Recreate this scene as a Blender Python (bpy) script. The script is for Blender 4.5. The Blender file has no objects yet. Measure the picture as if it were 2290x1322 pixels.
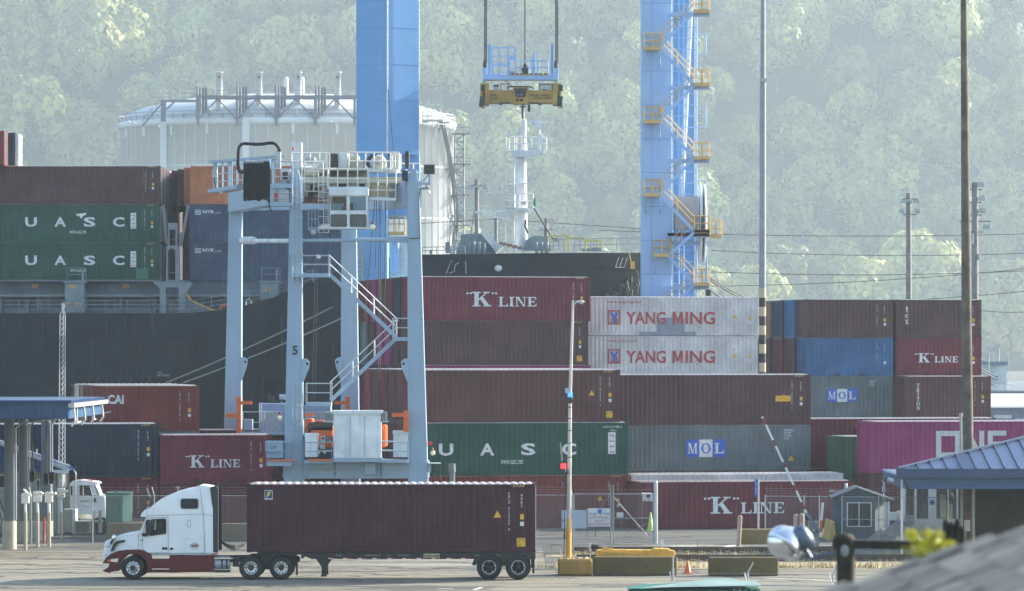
import bpy, bmesh, math, random
from mathutils import Vector, Matrix
from mathutils.geometry import tessellate_polygon
random.seed(7)
R = math.radians
F, CX, HY, HC = 9000.0, 1145.0, 794.0, 9.5      # focal in photo pixels, centre column, horizon row, eye height
SC = bpy.context.scene
COL = SC.collection

# ------------------------------------------------------------------ camera
cam_d = bpy.data.cameras.new('camera')
cam = bpy.data.objects.new('camera', cam_d); COL.objects.link(cam)
cam.location = (0, 0, HC); cam.rotation_euler = (R(90), 0, 0)
cam_d.sensor_width = 36; cam_d.lens = 36*F/2290
cam_d.shift_y = (HY-661)/2290
cam_d.clip_start = 0.5; cam_d.clip_end = 9000
cam_d.dof.use_dof = True; cam_d.dof.focus_distance = 215; cam_d.dof.aperture_fstop = 3.0
SC.camera = cam
# ------------------------------------------------------------------ sky and sun
SUN_AZ, SUN_EL = 61.0, 24.0        # degrees to the right of the view direction, above the horizon
w = bpy.data.worlds.new('World'); SC.world = w; w.use_nodes = True
nt = w.node_tree; bg = nt.nodes['Background']
sky = nt.nodes.new('ShaderNodeTexSky'); sky.sky_type = 'NISHITA'; sky.sun_disc = False
sky.sun_elevation = R(SUN_EL); sky.sun_rotation = R(SUN_AZ)
sky.air_density = 1.2; sky.dust_density = 1.5; sky.ozone_density = 2.0
nt.links.new(sky.outputs[0], bg.inputs[0]); bg.inputs[1].default_value = 0.14
sun_d = bpy.data.lights.new('sun', 'SUN'); sun = bpy.data.objects.new('sun', sun_d); COL.objects.link(sun)
sun_d.energy = 5.0; sun_d.angle = R(0.5); sun_d.color = (1.0, 0.93, 0.80)
sd = Vector((math.sin(R(SUN_AZ))*math.cos(R(SUN_EL)), math.cos(R(SUN_AZ))*math.cos(R(SUN_EL)), math.sin(R(SUN_EL))))
sun.rotation_euler = sd.to_track_quat('Z', 'Y').to_euler()
sun.location = (60, 60, 80)
SC.view_settings.view_transform = 'Standard'; SC.view_settings.look = 'None'
SC.view_settings.gamma = 1; SC.view_settings.exposure = 1.34
SC.view_settings.use_curve_mapping = False
SC.render.engine = 'CYCLES'
cy = SC.cycles
cy.use_denoising = True
cy.max_bounces = 6; cy.diffuse_bounces = 3; cy.glossy_bounces = 2; cy.transmission_bounces = 4
cy.volume_bounces = 1; cy.transparent_max_bounces = 12; cy.caustics_reflective = False; cy.caustics_refractive = False
try: cy.denoiser = 'OPENIMAGEDENOISE'
except Exception: pass

# ------------------------------------------------------------------ helpers
def W(px, py, Y):                 # photo pixel at a known distance -> metres
    return Vector(((px-CX)*Y/F, Y, HC-(py-HY)*Y/F))
def X_(px, Y): return (px-CX)*Y/F
def Z_(py, Y): return HC-(py-HY)*Y/F
def tag(o, label=None, cat=None, group=None, kind=None):
    if label: o['label'] = label
    if cat: o['category'] = cat
    if group: o['group'] = group
    if kind: o['kind'] = kind
    return o
def thing(name, label, cat, loc=(0,0,0), rz=0, group=None):
    o = bpy.data.objects.new(name, None); COL.objects.link(o)
    o.empty_display_size = 0.3
    o.location = loc; o.rotation_euler = (0, 0, rz)
    o['_m'] = 1
    del o['_m']
    return tag(o, label, cat, group)
def mw(o):
    m = Matrix.Translation(o.location) @ o.rotation_euler.to_matrix().to_4x4() @ Matrix.Diagonal((*o.scale, 1))
    return mw(o.parent) @ m if o.parent else m
def kids(o): return [c for c in bpy.data.objects if c.parent == o]
def copy_tree(o, parent=None, km=None):
    if km is None:
        km = {}
        for c in bpy.data.objects:
            if c.parent: km.setdefault(c.parent.name, []).append(c)
    c = o.copy(); COL.objects.link(c)
    if parent: c.parent = parent
    for ch in km.get(o.name, []): copy_tree(ch, c, km)
    return c
class MB:
    def __init__(s): s.v = []; s.f = []; s.sm = []
    def add(s, vs, fs, smooth=False):
        n = len(s.v); s.v += [tuple(v) for v in vs]; s.f += [tuple(i+n for i in f) for f in fs]; s.sm += [smooth]*len(fs); return s
    def box(s, x0, x1, y0, y1, z0, z1):
        return s.add([(x0,y0,z0),(x1,y0,z0),(x1,y1,z0),(x0,y1,z0),(x0,y0,z1),(x1,y0,z1),(x1,y1,z1),(x0,y1,z1)],
            [(0,3,2,1),(4,5,6,7),(0,1,5,4),(1,2,6,5),(2,3,7,6),(3,0,4,7)])
    def hexa(s, b, t):             # bottom quad, top quad (both counterclockwise from above)
        return s.add(list(b)+list(t), [(0,3,2,1),(4,5,6,7),(0,1,5,4),(1,2,6,5),(2,3,7,6),(3,0,4,7)])
    def bar(s, p, q, w=.05, h=None, up=(0,0,1)):
        h = h or w; p = Vector(p); q = Vector(q); d = (q-p)
        if d.length < 1e-6: return s
        d.normalize(); u = Vector(up)
        if abs(d.dot(u)) > .98: u = Vector((0,1,0))
        a = d.cross(u).normalized()*w/2; b = a.cross(d).normalized()*h/2
        return s.add([p-a-b,p+a-b,p+a+b,p-a+b,q-a-b,q+a-b,q+a+b,q-a+b],
            [(0,1,2,3),(7,6,5,4),(0,4,5,1),(1,5,6,2),(2,6,7,3),(3,7,4,0)])
    def tube(s, p, q, r, r2=None, n=8, cap=True):
        r2 = r if r2 is None else r2; p = Vector(p); q = Vector(q); d = q-p
        if d.length < 1e-6: return s
        d.normalize(); u = Vector((0,0,1)) if abs(d.z) < .9 else Vector((1,0,0))
        a = d.cross(u).normalized(); b = d.cross(a); vs = []
        for i in range(n):
            t = 2*math.pi*i/n; o = a*math.cos(t)+b*math.sin(t); vs += [p+o*r, q+o*r2]
        fs = [(2*i, 2*((i+1)%n), 2*((i+1)%n)+1, 2*i+1) for i in range(n)]
        s.add(vs, fs, True)
        if cap:
            s.add([vs[2*i] for i in range(n)], [tuple(reversed(range(n)))]); s.add([vs[2*i+1] for i in range(n)], [tuple(range(n))])
        return s
    def path(s, pts, r, n=6):
        for a, b in zip(pts[:-1], pts[1:]): s.tube(a, b, r, n=n)
        return s
    def prism(s, poly, y0, y1, holes=()):    # poly in (x,z), extruded along y
        loops = [list(poly)]+[list(h) for h in holes]
        tri = tessellate_polygon([[Vector((a, b, 0)) for a, b in l] for l in loops])
        flat = [p for l in loops for p in l]; n = len(flat)
        vs = [(a, y0, b) for a, b in flat]+[(a, y1, b) for a, b in flat]; fs = []
        for t in tri:
            a, b, c = [flat[i] for i in t]
            o = (b[0]-a[0])*(c[1]-a[1])-(b[1]-a[1])*(c[0]-a[0])
            t = tuple(t) if o > 0 else tuple(reversed(t))
            fs.append(t); fs.append(tuple(i+n for i in reversed(t)))
        k = 0
        for li, l in enumerate(loops):
            ar = sum(l[i][0]*l[(i+1)%len(l)][1]-l[(i+1)%len(l)][0]*l[i][1] for i in range(len(l)))
            m = len(l)
            for i in range(m):
                a, b = k+i, k+(i+1)%m
                q = (b, a, a+n, b+n) if (ar > 0) == (li == 0) else (a, b, b+n, a+n)
                fs.append(q)
            k += m
        return s.add(vs, fs)
    def prismx(s, poly, x0, x1, holes=()):   # poly in (y,z), extruded along x
        t = MB().prism(poly, x0, x1, holes)
        return s.add([(v[1], v[0], v[2]) for v in t.v], [tuple(reversed(f)) for f in t.f])
    def lathe(s, prof, c=(0,0,0), axis='Z', n=24, smooth=True):     # prof: (radius, along)
        c = Vector(c); vs = []
        for i in range(n):
            t = 2*math.pi*i/n; a, b = math.cos(t), math.sin(t)
            for r, h in prof:
                p = {'Z': (r*a, r*b, h), 'Y': (r*a, h, r*b), 'X': (h, r*a, r*b)}[axis]
                vs.append(c+Vector(p))
        m = len(prof); fs = []
        for i in range(n):
            j = (i+1) % n
            for k in range(m-1): fs.append((i*m+k, j*m+k, j*m+k+1, i*m+k+1))
        return s.add(vs, fs, smooth)
    def rail(s, pts, h=1.1, r=.025, step=1.5, mids=1, n=4):
        for a, b in zip(pts[:-1], pts[1:]):
            a = Vector(a); b = Vector(b); L = (b-a).length; k = max(1, round(L/step))
            for i in range(mids+1):
                hh = h*(i+1)/(mids+1); s.tube(a+Vector((0,0,hh)), b+Vector((0,0,hh)), r, n=n, cap=False)
            for i in range(k+1):
                p = a.lerp(b, i/k); s.tube(p, p+Vector((0,0,h)), r, n=n, cap=False)
        return s
    def blob(s, c, r, seg=10, rings=6, jit=0):
        c = Vector(c); rx, ry, rz = r if hasattr(r, '__len__') else (r, r, r); vs = []
        for i in range(rings+1):
            ph = math.pi*i/rings
            for j in range(seg):
                th = 2*math.pi*j/seg; k = 1+random.uniform(-jit, jit)
                vs.append(c+Vector((rx*math.sin(ph)*math.cos(th)*k, ry*math.sin(ph)*math.sin(th)*k, rz*math.cos(ph)*k)))
        fs = [(i*seg+j, (i+1)*seg+j, (i+1)*seg+(j+1)%seg, i*seg+(j+1)%seg) for i in range(rings) for j in range(seg)]
        return s.add(vs, fs, True)
    def mesh(s, name):
        me = bpy.data.meshes.new(name); me.from_pydata(s.v, [], s.f)
        me.polygons.foreach_set('use_smooth', s.sm); me.update(); return me
    def build(s, name, m, parent=None, world=True, bevel=0, **kw):
        me = s.mesh(name)
        if parent is not None and world: me.transform(mw(parent).inverted())
        if bevel:
            b = bmesh.new(); b.from_mesh(me); bmesh.ops.remove_doubles(b, verts=b.verts, dist=1e-4)
            bmesh.ops.bevel(b, geom=[e for e in b.edges if len(e.link_faces) == 2 and e.calc_face_angle(0) > .5], offset=bevel, segments=1, affect='EDGES')
            b.to_mesh(me); b.free()
        o = bpy.data.objects.new(name, me); COL.objects.link(o)
        if m: me.materials.append(m)
        if parent is not None: o.parent = parent
        return tag(o, **kw)
def own(name, mb, m, label, cat, group=None, bevel=0):     # a thing that is one mesh; origin moved to its base
    vs = mb.v; x = sum(v[0] for v in vs)/len(vs); y = sum(v[1] for v in vs)/len(vs); z = min(v[2] for v in vs)
    mb.v = [(a-x, b-y, c-z) for a, b, c in vs]
    o = mb.build(name, m, None, bevel=bevel, label=label, cat=cat, group=group); o.location = (x, y, z); return o
def struct(name, mb, m): return mb.build(name, m, kind='structure')

# ------------------------------------------------------------------ materials
MATS = {}
def _new(name):
    m = bpy.data.materials.new(name); m.use_nodes = True; nt = m.node_tree
    return m, nt, nt.nodes['Principled BSDF']
def _noise(nt, scale, detail=4, coord='Object', mapscale=None, rough=.55):
    tc = nt.nodes.new('ShaderNodeTexCoord'); mp = nt.nodes.new('ShaderNodeMapping'); n = nt.nodes.new('ShaderNodeTexNoise')
    if mapscale: mp.inputs['Scale'].default_value = mapscale
    n.inputs['Scale'].default_value = scale; n.inputs['Detail'].default_value = detail; n.inputs['Roughness'].default_value = rough
    nt.links.new(tc.outputs[coord], mp.inputs[0]); nt.links.new(mp.outputs[0], n.inputs[0]); return n.outputs[0]
def _ramp(nt, fac, stops):
    r = nt.nodes.new('ShaderNodeValToRGB'); nt.links.new(fac, r.inputs[0]); e = r.color_ramp.elements
    while len(e) < len(stops): e.new(.5)
    for i, (p, c) in enumerate(stops):
        e[i].position = p; e[i].color = (*c, 1) if hasattr(c, '__len__') else (c, c, c, 1)
    return r.outputs[0]
def _mix(nt, fac, a, b, mode='MIX'):
    m = nt.nodes.new('ShaderNodeMix'); m.data_type = 'RGBA'; m.blend_type = mode
    for s_, v in ((m.inputs[0], fac), (m.inputs[6], a), (m.inputs[7], b)):
        if hasattr(v, 'is_linked'): nt.links.new(v, s_)
        elif hasattr(v, '__len__'): s_.default_value = (*v, 1)
        else: s_.default_value = v
    return m.outputs[2]
def _bump(nt, p, h, strength=.2, dist=.02):
    b = nt.nodes.new('ShaderNodeBump'); b.inputs['Strength'].default_value = strength; b.inputs['Distance'].default_value = dist
    nt.links.new(h, b.inputs['Height']); nt.links.new(b.outputs[0], p.inputs['Normal'])
def flat(name, c, rough=.6, metal=0, var=.12, scale=2.0, bump=0, emit=0):
    if name in MATS: return MATS[name]
    m, nt, p = _new(name); p.inputs['Roughness'].default_value = rough; p.inputs['Metallic'].default_value = metal
    n = _noise(nt, scale, 5)
    lo = tuple(x*(1-var) for x in c); hi = tuple(min(1, x*(1+var)) for x in c)
    nt.links.new(_ramp(nt, n, [(.3, lo), (.7, hi)]), p.inputs['Base Color'])
    if bump: _bump(nt, p, _noise(nt, scale*8, 6), bump, .01)
    if emit: p.inputs['Emission Color'].default_value = (*c, 1); p.inputs['Emission Strength'].default_value = emit
    MATS[name] = m; return m
def steel(name, c, rust=.35, rough=.5, stain=(.10,.045,.02), even=False):      # painted steel: fading, vertical streaks, rust specks
    if name in MATS: return MATS[name]
    m, nt, p = _new(name); p.inputs['Roughness'].default_value = rough; p.inputs['Specular IOR Level'].default_value = .25
    big = _noise(nt, .6, 4); streak = _noise(nt, 1.0, 5, mapscale=(5, 5, .35)); speck = _noise(nt, 7, 8, rough=.7)
    lo = tuple(x*(.95 if even else .74) for x in c); hi = tuple(min(1, x*(1.04 if even else 1.18)+.006) for x in c)
    base = _ramp(nt, big, [(.3, lo), (.7, hi)])
    base = _mix(nt, _ramp(nt, streak, [(.52, 0.0), (.75, .15 if even else .5)]), base, tuple(x*.5+.03 for x in c))
    base = _mix(nt, _ramp(nt, speck, [(.66-rust*.12, 0.0), (.74, rust)]), base, stain)
    nt.links.new(base, p.inputs['Base Color']); _bump(nt, p, speck, .08, .01)
    MATS[name] = m; return m
def glassy(name, c=(.02,.03,.035), rough=.08, trans=0):
    if name in MATS: return MATS[name]
    m, nt, p = _new(name); p.inputs['Roughness'].default_value = rough
    n = _noise(nt, 1.5, 3)
    nt.links.new(_ramp(nt, n, [(.3, tuple(x*.8 for x in c)), (.7, tuple(x*1.2 for x in c))]), p.inputs['Base Color'])
    if trans:
        t = nt.nodes.new('ShaderNodeBsdfTransparent'); mx = nt.nodes.new('ShaderNodeMixShader'); mx.inputs[0].default_value = trans
        t.inputs[0].default_value = (.85, .93, .92, 1)
        nt.links.new(p.outputs[0], mx.inputs[1]); nt.links.new(t.outputs[0], mx.inputs[2]); nt.links.new(mx.outputs[0], nt.nodes['Material Output'].inputs[0])
    MATS[name] = m; return m

# ------------------------------------------------------------------ lettering
_tx = {}
def text_mesh(s, bold=0):
    k = (s, bold)
    if k in _tx: return _tx[k]
    c = bpy.data.curves.new('lettering', 'FONT'); c.body = s; c.size = 1; c.extrude = .0; c.offset = bold; c.resolution_u = 3
    c.space_line = .85
    o = bpy.data.objects.new('tmp_text', c); COL.objects.link(o)
    dg = bpy.context.evaluated_depsgraph_get(); me = bpy.data.meshes.new_from_object(o.evaluated_get(dg))
    bpy.data.objects.remove(o)
    vs = [v.co.copy() for v in me.vertices]; fs = [tuple(p.vertices) for p in me.polygons]
    x0 = min(v.x for v in vs); x1 = max(v.x for v in vs); y0 = min(v.y for v in vs); y1 = max(v.y for v in vs)
    _tx[k] = ([((v.x-x0)/(x1-x0 or 1), (v.y-y0)/(y1-y0 or 1)) for v in vs], fs); bpy.data.meshes.remove(me); return _tx[k]
def letters(root, s, x, z, wd, h, m, y=-.02, bold=0, name='lettering'):   # in the root's own frame, facing -y
    vs, fs = text_mesh(s, bold)
    return MB().add([(x+a*wd, y, z+b*h) for a, b in vs], fs).build(name, m, root, world=False)
def ring(rx, ry, tx, ty, cx=.5, cy=.5, a0=0, a1=360, n=20):
    out = []
    for i in range(n):
        t0 = R(a0+(a1-a0)*i/n); t1 = R(a0+(a1-a0)*(i+1)/n)
        out.append([(cx+rx*math.cos(t0), cy+ry*math.sin(t0)), (cx+rx*math.cos(t1), cy+ry*math.sin(t1)),
                    (cx+(rx-tx)*math.cos(t1), cy+(ry-ty)*math.sin(t1)), (cx+(rx-tx)*math.cos(t0), cy+(ry-ty)*math.sin(t0))])
    return out
def rc(x0, x1, z0, z1): return [(x0,z0),(x1,z0),(x1,z1),(x0,z1)]
SERIF = {
 'I': (.42, [rc(.1,.32,0,1), rc(0,.42,0,.09), rc(0,.42,.91,1)]),
 'L': (.82, [rc(.1,.32,0,1), rc(0,.42,.91,1), rc(0,.8,0,.1), [(.66,.1),(.8,.1),(.82,.34),(.78,.34)]]),
 'E': (.84, [rc(.1,.32,0,1), rc(0,.78,0,.1), rc(0,.76,.9,1), rc(.32,.58,.45,.55), rc(.55,.6,.36,.64), [(.64,.1),(.78,.1),(.84,.34),(.8,.34)], [(.64,.9),(.76,.9),(.78,.68),(.74,.68)]]),
 'N': (1.0, [rc(.12,.2,0,1), rc(.8,.88,0,1), [(.1,1),(.34,1),(.88,0),(.72,0)], rc(0,.34,0,.08), rc(.66,1,.92,1), rc(0,.2,.92,1)]),
 'K': (1.08, [rc(.12,.36,0,1), rc(0,.48,0,.08), rc(0,.48,.92,1), [(.36,.4),(.36,.52),(.78,.95),(.88,.95)], [(.42,.54),(.6,.66),(1.0,.05),(.72,.05)], rc(.62,1.08,0,.08), rc(.62,1.0,.92,1)]),
 'T': (.86, [rc(.32,.54,0,1), rc(.2,.66,0,.08), rc(0,.86,.9,1), [(0,.66),(.04,.66),(.14,.9),(0,.9)], [(.82,.66),(.86,.66),(.86,.9),(.72,.9)]]),
 'R': (.95, [rc(.1,.32,0,1), rc(0,.42,0,.08), rc(0,.42,.92,1)]+ring(.36,.27,.2,.09,.4,.73,-90,90,10)+[[(.4,.46),(.58,.46),(.92,.0),(.68,.0)], rc(.6,.95,0,.08)]),
 'O': (.95, ring(.475,.5,.2,.09,.475,.5,0,360,24)),
 'M': (1.2, [rc(.1,.2,0,1), rc(.9,1.12,0,1), [(.08,1),(.34,1),(.66,.1),(.54,.0)], [(.54,.0),(.64,.0),(.98,1),(.9,1)], rc(0,.3,0,.08), rc(.8,1.2,0,.08), rc(0,.3,.92,1), rc(.94,1.2,.92,1)]),
 't': (.6, [rc(.2,.38,.08,1), rc(.05,.55,.6,.68), rc(.3,.55,0,.08)]),
 'e': (.7, ring(.33,.36,.15,.08,.35,.36,30,330,16)+[rc(.12,.62,.33,.41)]),
 'x': (.75, [[(.04,.7),(.26,.7),(.7,0),(.48,0)], [(.5,.7),(.6,.7),(.2,0),(.1,0)], rc(0,.3,0,.07), rc(.4,.75,0,.07), rc(0,.34,.66,.72), rc(.42,.7,.66,.72)]),
 '"': (.34, ring(.07,.07,.07,.07,.08,.9,0,360,8)+ring(.07,.07,.07,.07,.27,.9,0,360,8)),
 ' ': (.4, []),
}
def serif(root, s, x, z, h, m, wd=None, y=-.02, gap=.12, vertical=False, name='lettering', k_scale=1):
    mb = MB(); items = []; u = 0
    if vertical:
        step = h
        for i, ch in enumerate(s):
            wg, ps = SERIF[ch]
            for j, p in enumerate(ps):
                items.append(([(x+(a-wg/2)*h*.8*(wd or 1), y-.0012*(j % 7), z-i*step*1.12+b*h*.95) for a, b in p]))
    else:
        for ch in s:
            wg, ps = SERIF[ch]
            for j, p in enumerate(ps): items.append([(u+a, -.0012*(j % 7), b) for a, b in p])
            u += wg+gap
        u -= gap; k = (wd/u) if wd else h
        items = [[(x+a*k, y+o, z+b*h) for a, o, b in p] for p in items]
    for p in items:
        mb.add(p, [tuple(range(len(p)))])
    return mb.build(name, m, root, world=False)
# ------------------------------------------------------------------ the setting
def asphalt_mat(name, a, b, crack=True):
    m, nt, p = _new(name); p.inputs['Roughness'].default_value = .85; p.inputs['Specular IOR Level'].default_value = .08
    big = _noise(nt, .06, 5, mapscale=(1, 2.2, 1)); mid = _noise(nt, .9, 6, rough=.7); fine = _noise(nt, 14, 6, rough=.8)
    base = _ramp(nt, big, [(.3, a), (.7, b)])
    base = _mix(nt, _ramp(nt, mid, [(.35, .0), (.72, .5)]), base, tuple(x*.62 for x in a))
    base = _mix(nt, _ramp(nt, fine, [(.4, 0.0), (.75, .35)]), base, tuple(min(1, x*1.7) for x in b))
    band = _noise(nt, .55, 5, mapscale=(.07, 1, 1), rough=.65); base = _mix(nt, _ramp(nt, band, [(.42, .0), (.62, .55)]), base, tuple(x*.72 for x in a)); band2 = _noise(nt, 1.3, 4, mapscale=(.05, 1, 1)); base = _mix(nt, _ramp(nt, band2, [(.55, .0), (.66, .5)]), base, tuple(min(1, x*1.35) for x in b))
    if crack:
        tc = nt.nodes.new('ShaderNodeTexCoord'); mp = nt.nodes.new('ShaderNodeMapping'); mp.inputs['Scale'].default_value = (.06, .33, 1)
        nz = nt.nodes.new('ShaderNodeTexNoise'); nz.inputs['Scale'].default_value = .35; nz.inputs['Detail'].default_value = 6
        ad = nt.nodes.new('ShaderNodeVectorMath'); ad.operation = 'MULTIPLY_ADD'; ad.inputs[1].default_value = (1.2, .35, 0)
        nt.links.new(tc.outputs['Object'], mp.inputs[0]); nt.links.new(tc.outputs['Object'], nz.inputs[0])
        nt.links.new(nz.outputs['Color'], ad.inputs[0]); nt.links.new(mp.outputs[0], ad.inputs[2])
        v = nt.nodes.new('ShaderNodeTexVoronoi'); v.feature = 'DISTANCE_TO_EDGE'; v.inputs['Scale'].default_value = 1
        nt.links.new(ad.outputs[0], v.inputs['Vector'])
        base = _mix(nt, _ramp(nt, v.outputs['Distance'], [(.0, .9), (.03, 0.0)]), base, (.025, .025, .024))
    nt.links.new(base, p.inputs['Base Color']); _bump(nt, p, _noise(nt, 30, 6, rough=.8), .5, .02)
    MATS[name] = m; return m
ASPH = asphalt_mat('asphalt', (.205,.19,.155), (.29,.27,.215))
ASPH2 = asphalt_mat('yard asphalt', (.135,.132,.12), (.19,.185,.17))
CONC = flat('concrete', (.34,.32,.27), .8, var=.25, scale=1.5, bump=.2)
DIRT = asphalt_mat('ballast gravel', (.085,.083,.078), (.16,.155,.14), False)
STRAW = flat('dry grass bed', (.30,.24,.13), .9, var=.35, scale=1.2, bump=.4)
WHITE = flat('white paint', (.78,.78,.76), .45, var=.05)
WLET = flat('white lettering', (.66,.68,.69), .65, var=.22, scale=5)
BLACK = flat('black paint', (.015,.015,.017), .5)
RUBBER = flat('rubber', (.010,.011,.014), .75, var=.3, scale=5)
YEL = flat('yellow paint', (.75,.42,.05), .5, var=.12, scale=3)
ORG = flat('orange paint', (.72,.13,.02), .5, var=.12)
RED = flat('red paint', (.55,.03,.03), .5)
GALV = flat('galvanised steel', (.40,.43,.45), .45, .55, var=.15, scale=3)
CHROME = flat('polished metal', (.75,.76,.78), .18, .95, var=.08)
WOOD = flat('weathered wood', (.13,.10,.075), .85, var=.45, scale=2, bump=.4)
DARK = flat('dark machinery', (.03,.032,.036), .6, var=.3)

g = MB(); g.add([(-900,-30,0),(900,-30,0),(900,294,0),(-900,294,0)], [(0,1,2,3)])
g.add([(-900,294,0),(900,294,0),(900,294,-4),(-900,294,-4)], [(3,2,1,0)])
g.add([(-2600,-260,-.05),(2600,-260,-.05),(2600,-30,-.05),(-2600,-30,-.05)], [(0,1,2,3)])
g.add([(-3200,520,0),(3200,520,0),(3200,3700,0),(-3200,3700,0)], [(0,1,2,3)])
struct('ground', g, ASPH2)
def sheet(name, px0, px1, py0, py1, z, m):     # strip of ground between two image rows
    Y0, Y1 = HC*F/(py1-HY), HC*F/(py0-HY); k0, k1 = Y0/F, Y1/F
    return struct(name, MB().add([((px0-CX)*k0, Y0, z), ((px1-CX)*k0, Y0, z), ((px1-CX)*k1, Y1, z), ((px0-CX)*k1, Y1, z)], [(0,1,2,3)]), m)
struct('road', MB().add([(-200,128,.004),(200,128,.004),(200,195,.004),(-200,195,.004)], [(0,1,2,3)]), ASPH)
# rail corridor on the right: ballast bed, dry grass strips, two tracks
struct('ballast_bed', MB().add([(1.5,178,.008),(90,181,.008),(90,200.5,.008),(1.5,200.5,.008)], [(0,1,2,3)]), DIRT)
for i, (a, b, c, d) in enumerate(((2.0, 60, 178.6, 184.4), (1.6, 60, 189.4, 191.2))):
    struct('dry_grass_bed', MB().add([(a,c,.012),(b,c+.6,.012),(b,d+.6,.012),(a,d,.012)], [(0,1,2,3)]), STRAW)
def ao(x, yy): return yy+ (x-2)*.03
for (y0,) in ((186.0,), (193.5,)):
    t = thing('railway_track', 'rusty railway track crossing in front of the container stacks, %s rails' % ('nearer pair of' if y0 < 190 else 'farther pair of'), 'railway track', (2, y0, 0), 0, 'railway tracks')
    for off in (0, 1.435):
        m = MB()
        for k in range(0, 60, 2):
            x0 = 3+k; m.hexa([(x0,y0+off,.03),(x0+2.0,y0+off,.03),(x0+2.0,y0+off+.07,.03),(x0,y0+off+.07,.03)], [(x0,y0+off,.2),(x0+2.0,y0+off,.2),(x0+2.0,y0+off+.07,.2),(x0,y0+off+.07,.2)])
        m.build('rail', flat('rail steel', (.10,.07,.055), .45, .5), t)
    m = MB()
    for k in range(0, 90): x0 = 3+k*.66; m.box(x0, x0+.24, y0-.5, y0+1.95, .01, .07)
    m.build('sleepers', WOOD, t, kind='stuff')
# tufts of dry grass along the bed
m = MB()
for i in range(5200):
    x = random.uniform(2, 24)*1.0 if i % 5 else random.uniform(-1, 6); y = random.choice((random.uniform(178.6, 184.6), random.uniform(189.4, 191.4), random.uniform(191,200) if i%7==0 else 179.5))
    if math.sin(x*1.7+y*.6)+math.sin(x*.45-y*.9) < random.uniform(-1.6, .6): continue
    h = random.uniform(.08, .34)*(1.3 if random.random() < .1 else 1); a = random.uniform(0, 6.28); dx, dy = .02*math.cos(a), .02*math.sin(a)
    lx, ly = random.uniform(-.12,.12), random.uniform(-.12,.12)
    m.add([(x-dx,y-dy,.01),(x+dx,y+dy,.01),(x+lx,y+ly,h)], [(0,1,2)])
m.build('dry_grass', flat('straw', (.42,.34,.17), .8, var=.3, scale=3), kind='stuff')
# painted marks
LINE = flat('worn road paint', (.55,.54,.50), .7, var=.35, scale=8)
def mark(px0, py0, px1, py1, wd, m=LINE, name='road_marking', z=.012):
    Y0, Y1 = HC*F/(py0-HY), HC*F/(py1-HY); a = Vector(((px0-CX)*Y0/F, Y0, z)); b = Vector(((px1-CX)*Y1/F, Y1, z)); d = (b-a).normalized(); n = Vector((-d.y, d.x, 0))*wd/2
    struct(name, MB().add([a-n, b-n, b+n, a+n], [(0,1,2,3)] if (b-a).cross(n).z > 0 else [(3,2,1,0)]), m)
mark(-30, 1306, 22, 1299, .35); mark(978, 1317.5, 1014, 1317.5, .25); mark(1060, 1320, 1078, 1314, .2)
mark(1360, 1226, 1440, 1225, .5); mark(1500, 1222, 1560, 1222, .5); mark(1625, 1225, 1642, 1219, .5); mark(1675, 1292, 1900, 1300, .3)
YLINE = flat('worn yellow road paint', (.42,.30,.12), .7, var=.4, scale=6)
mark(1180, 1301.5, 1520, 1300, .14, YLINE)
TAR = flat('tar seam', (.03,.03,.03), .6)
for (a, b, c, d, e) in ((-40,1226,640,1229,.2),(-60,1241,330,1240,.14),(100,1252,1250,1258,.16),(-60,1264,700,1262,.22),(-60,1282,560,1279,.2),(640,1271,1260,1274,.2),(1180,1292,1290,1293,.3),(1190,1246,1250,1245,.2),(-60,1312,900,1311,.06),(540,1284,1250,1288,.12),(-60,1235,230,1237,.1),(690,1240,1240,1236,.12)):
    m = MB(); n = 60; pv = None; rr1 = random.Random(int(a+b))
    for i in range(n+1):
        t = i/n; py = b+(d-b)*t; Y = HC*F/(py-HY); x = ((a+(c-a)*t)-CX)*Y/F; Y += .5*math.sin(t*37+a)+rr1.uniform(-.12,.12); wd = e*1.5*rr1.uniform(.3, 1.5)
        q = (Vector((x, Y-wd/2, .009)), Vector((x, Y+wd/2, .009)))
        if pv: m.add([pv[0], q[0], q[1], pv[1]], [(0,1,2,3)])
        pv = q
    struct('tar_seam', m, TAR)
ro_ = random.Random(31); OIL = flat('oil stain', (.10,.094,.083), .7, var=.3, scale=2); PATCH = asphalt_mat('patched asphalt', (.12,.114,.10), (.17,.16,.138), False); PALEP = asphalt_mat('pale worn asphalt', (.25,.235,.19), (.33,.31,.26), False)
for i in range(24):
    px = ro_.uniform(-20, 1700); py = ro_.choice((1223, 1236, 1250, 1262, 1275, 1288, 1303, 1314))+ro_.uniform(-5, 5); Y = HC*F/(py-HY); x = (px-CX)*Y/F; k = i % 3
    rx, ry = ((.5, 1.1), (2.2, 1.2), (3.4, .9))[k]; rx *= ro_.uniform(.5, 1.6); ry *= ro_.uniform(.5, 1.5); m = MB(); n = 18
    m.add([(x+rx*math.cos(6.283*j/n)*(1+.35*math.sin(j*2.3+i)), Y+ry*math.sin(6.283*j/n)*(1+.3*math.cos(j*1.7+i)), .0065+.0001*i) for j in range(n)], [tuple(range(n))])
    struct(('oil_stain', 'asphalt_patch', 'worn_patch')[k], m, (OIL, PATCH, PALEP)[k])
for i, (a, b, c, d) in enumerate(((-60,1244,560,1258),(-60,1247,560,1262),(640,1279,1250,1262),(640,1283,1250,1266),(-60,1309,1100,1313),(-60,1317,1100,1319),(300,1231,1200,1234))):
    mark(a, b, c, d, .28, OIL, 'tyre_mark', .0112+.0001*i)
struct('water', MB().add([(-3200,294.2,-2.2),(3200,294.2,-2.2),(3200,520,-2.2),(-3200,520,-2.2)], [(0,1,2,3)]), glassy('harbour water', (.02,.04,.045), .12))
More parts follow.
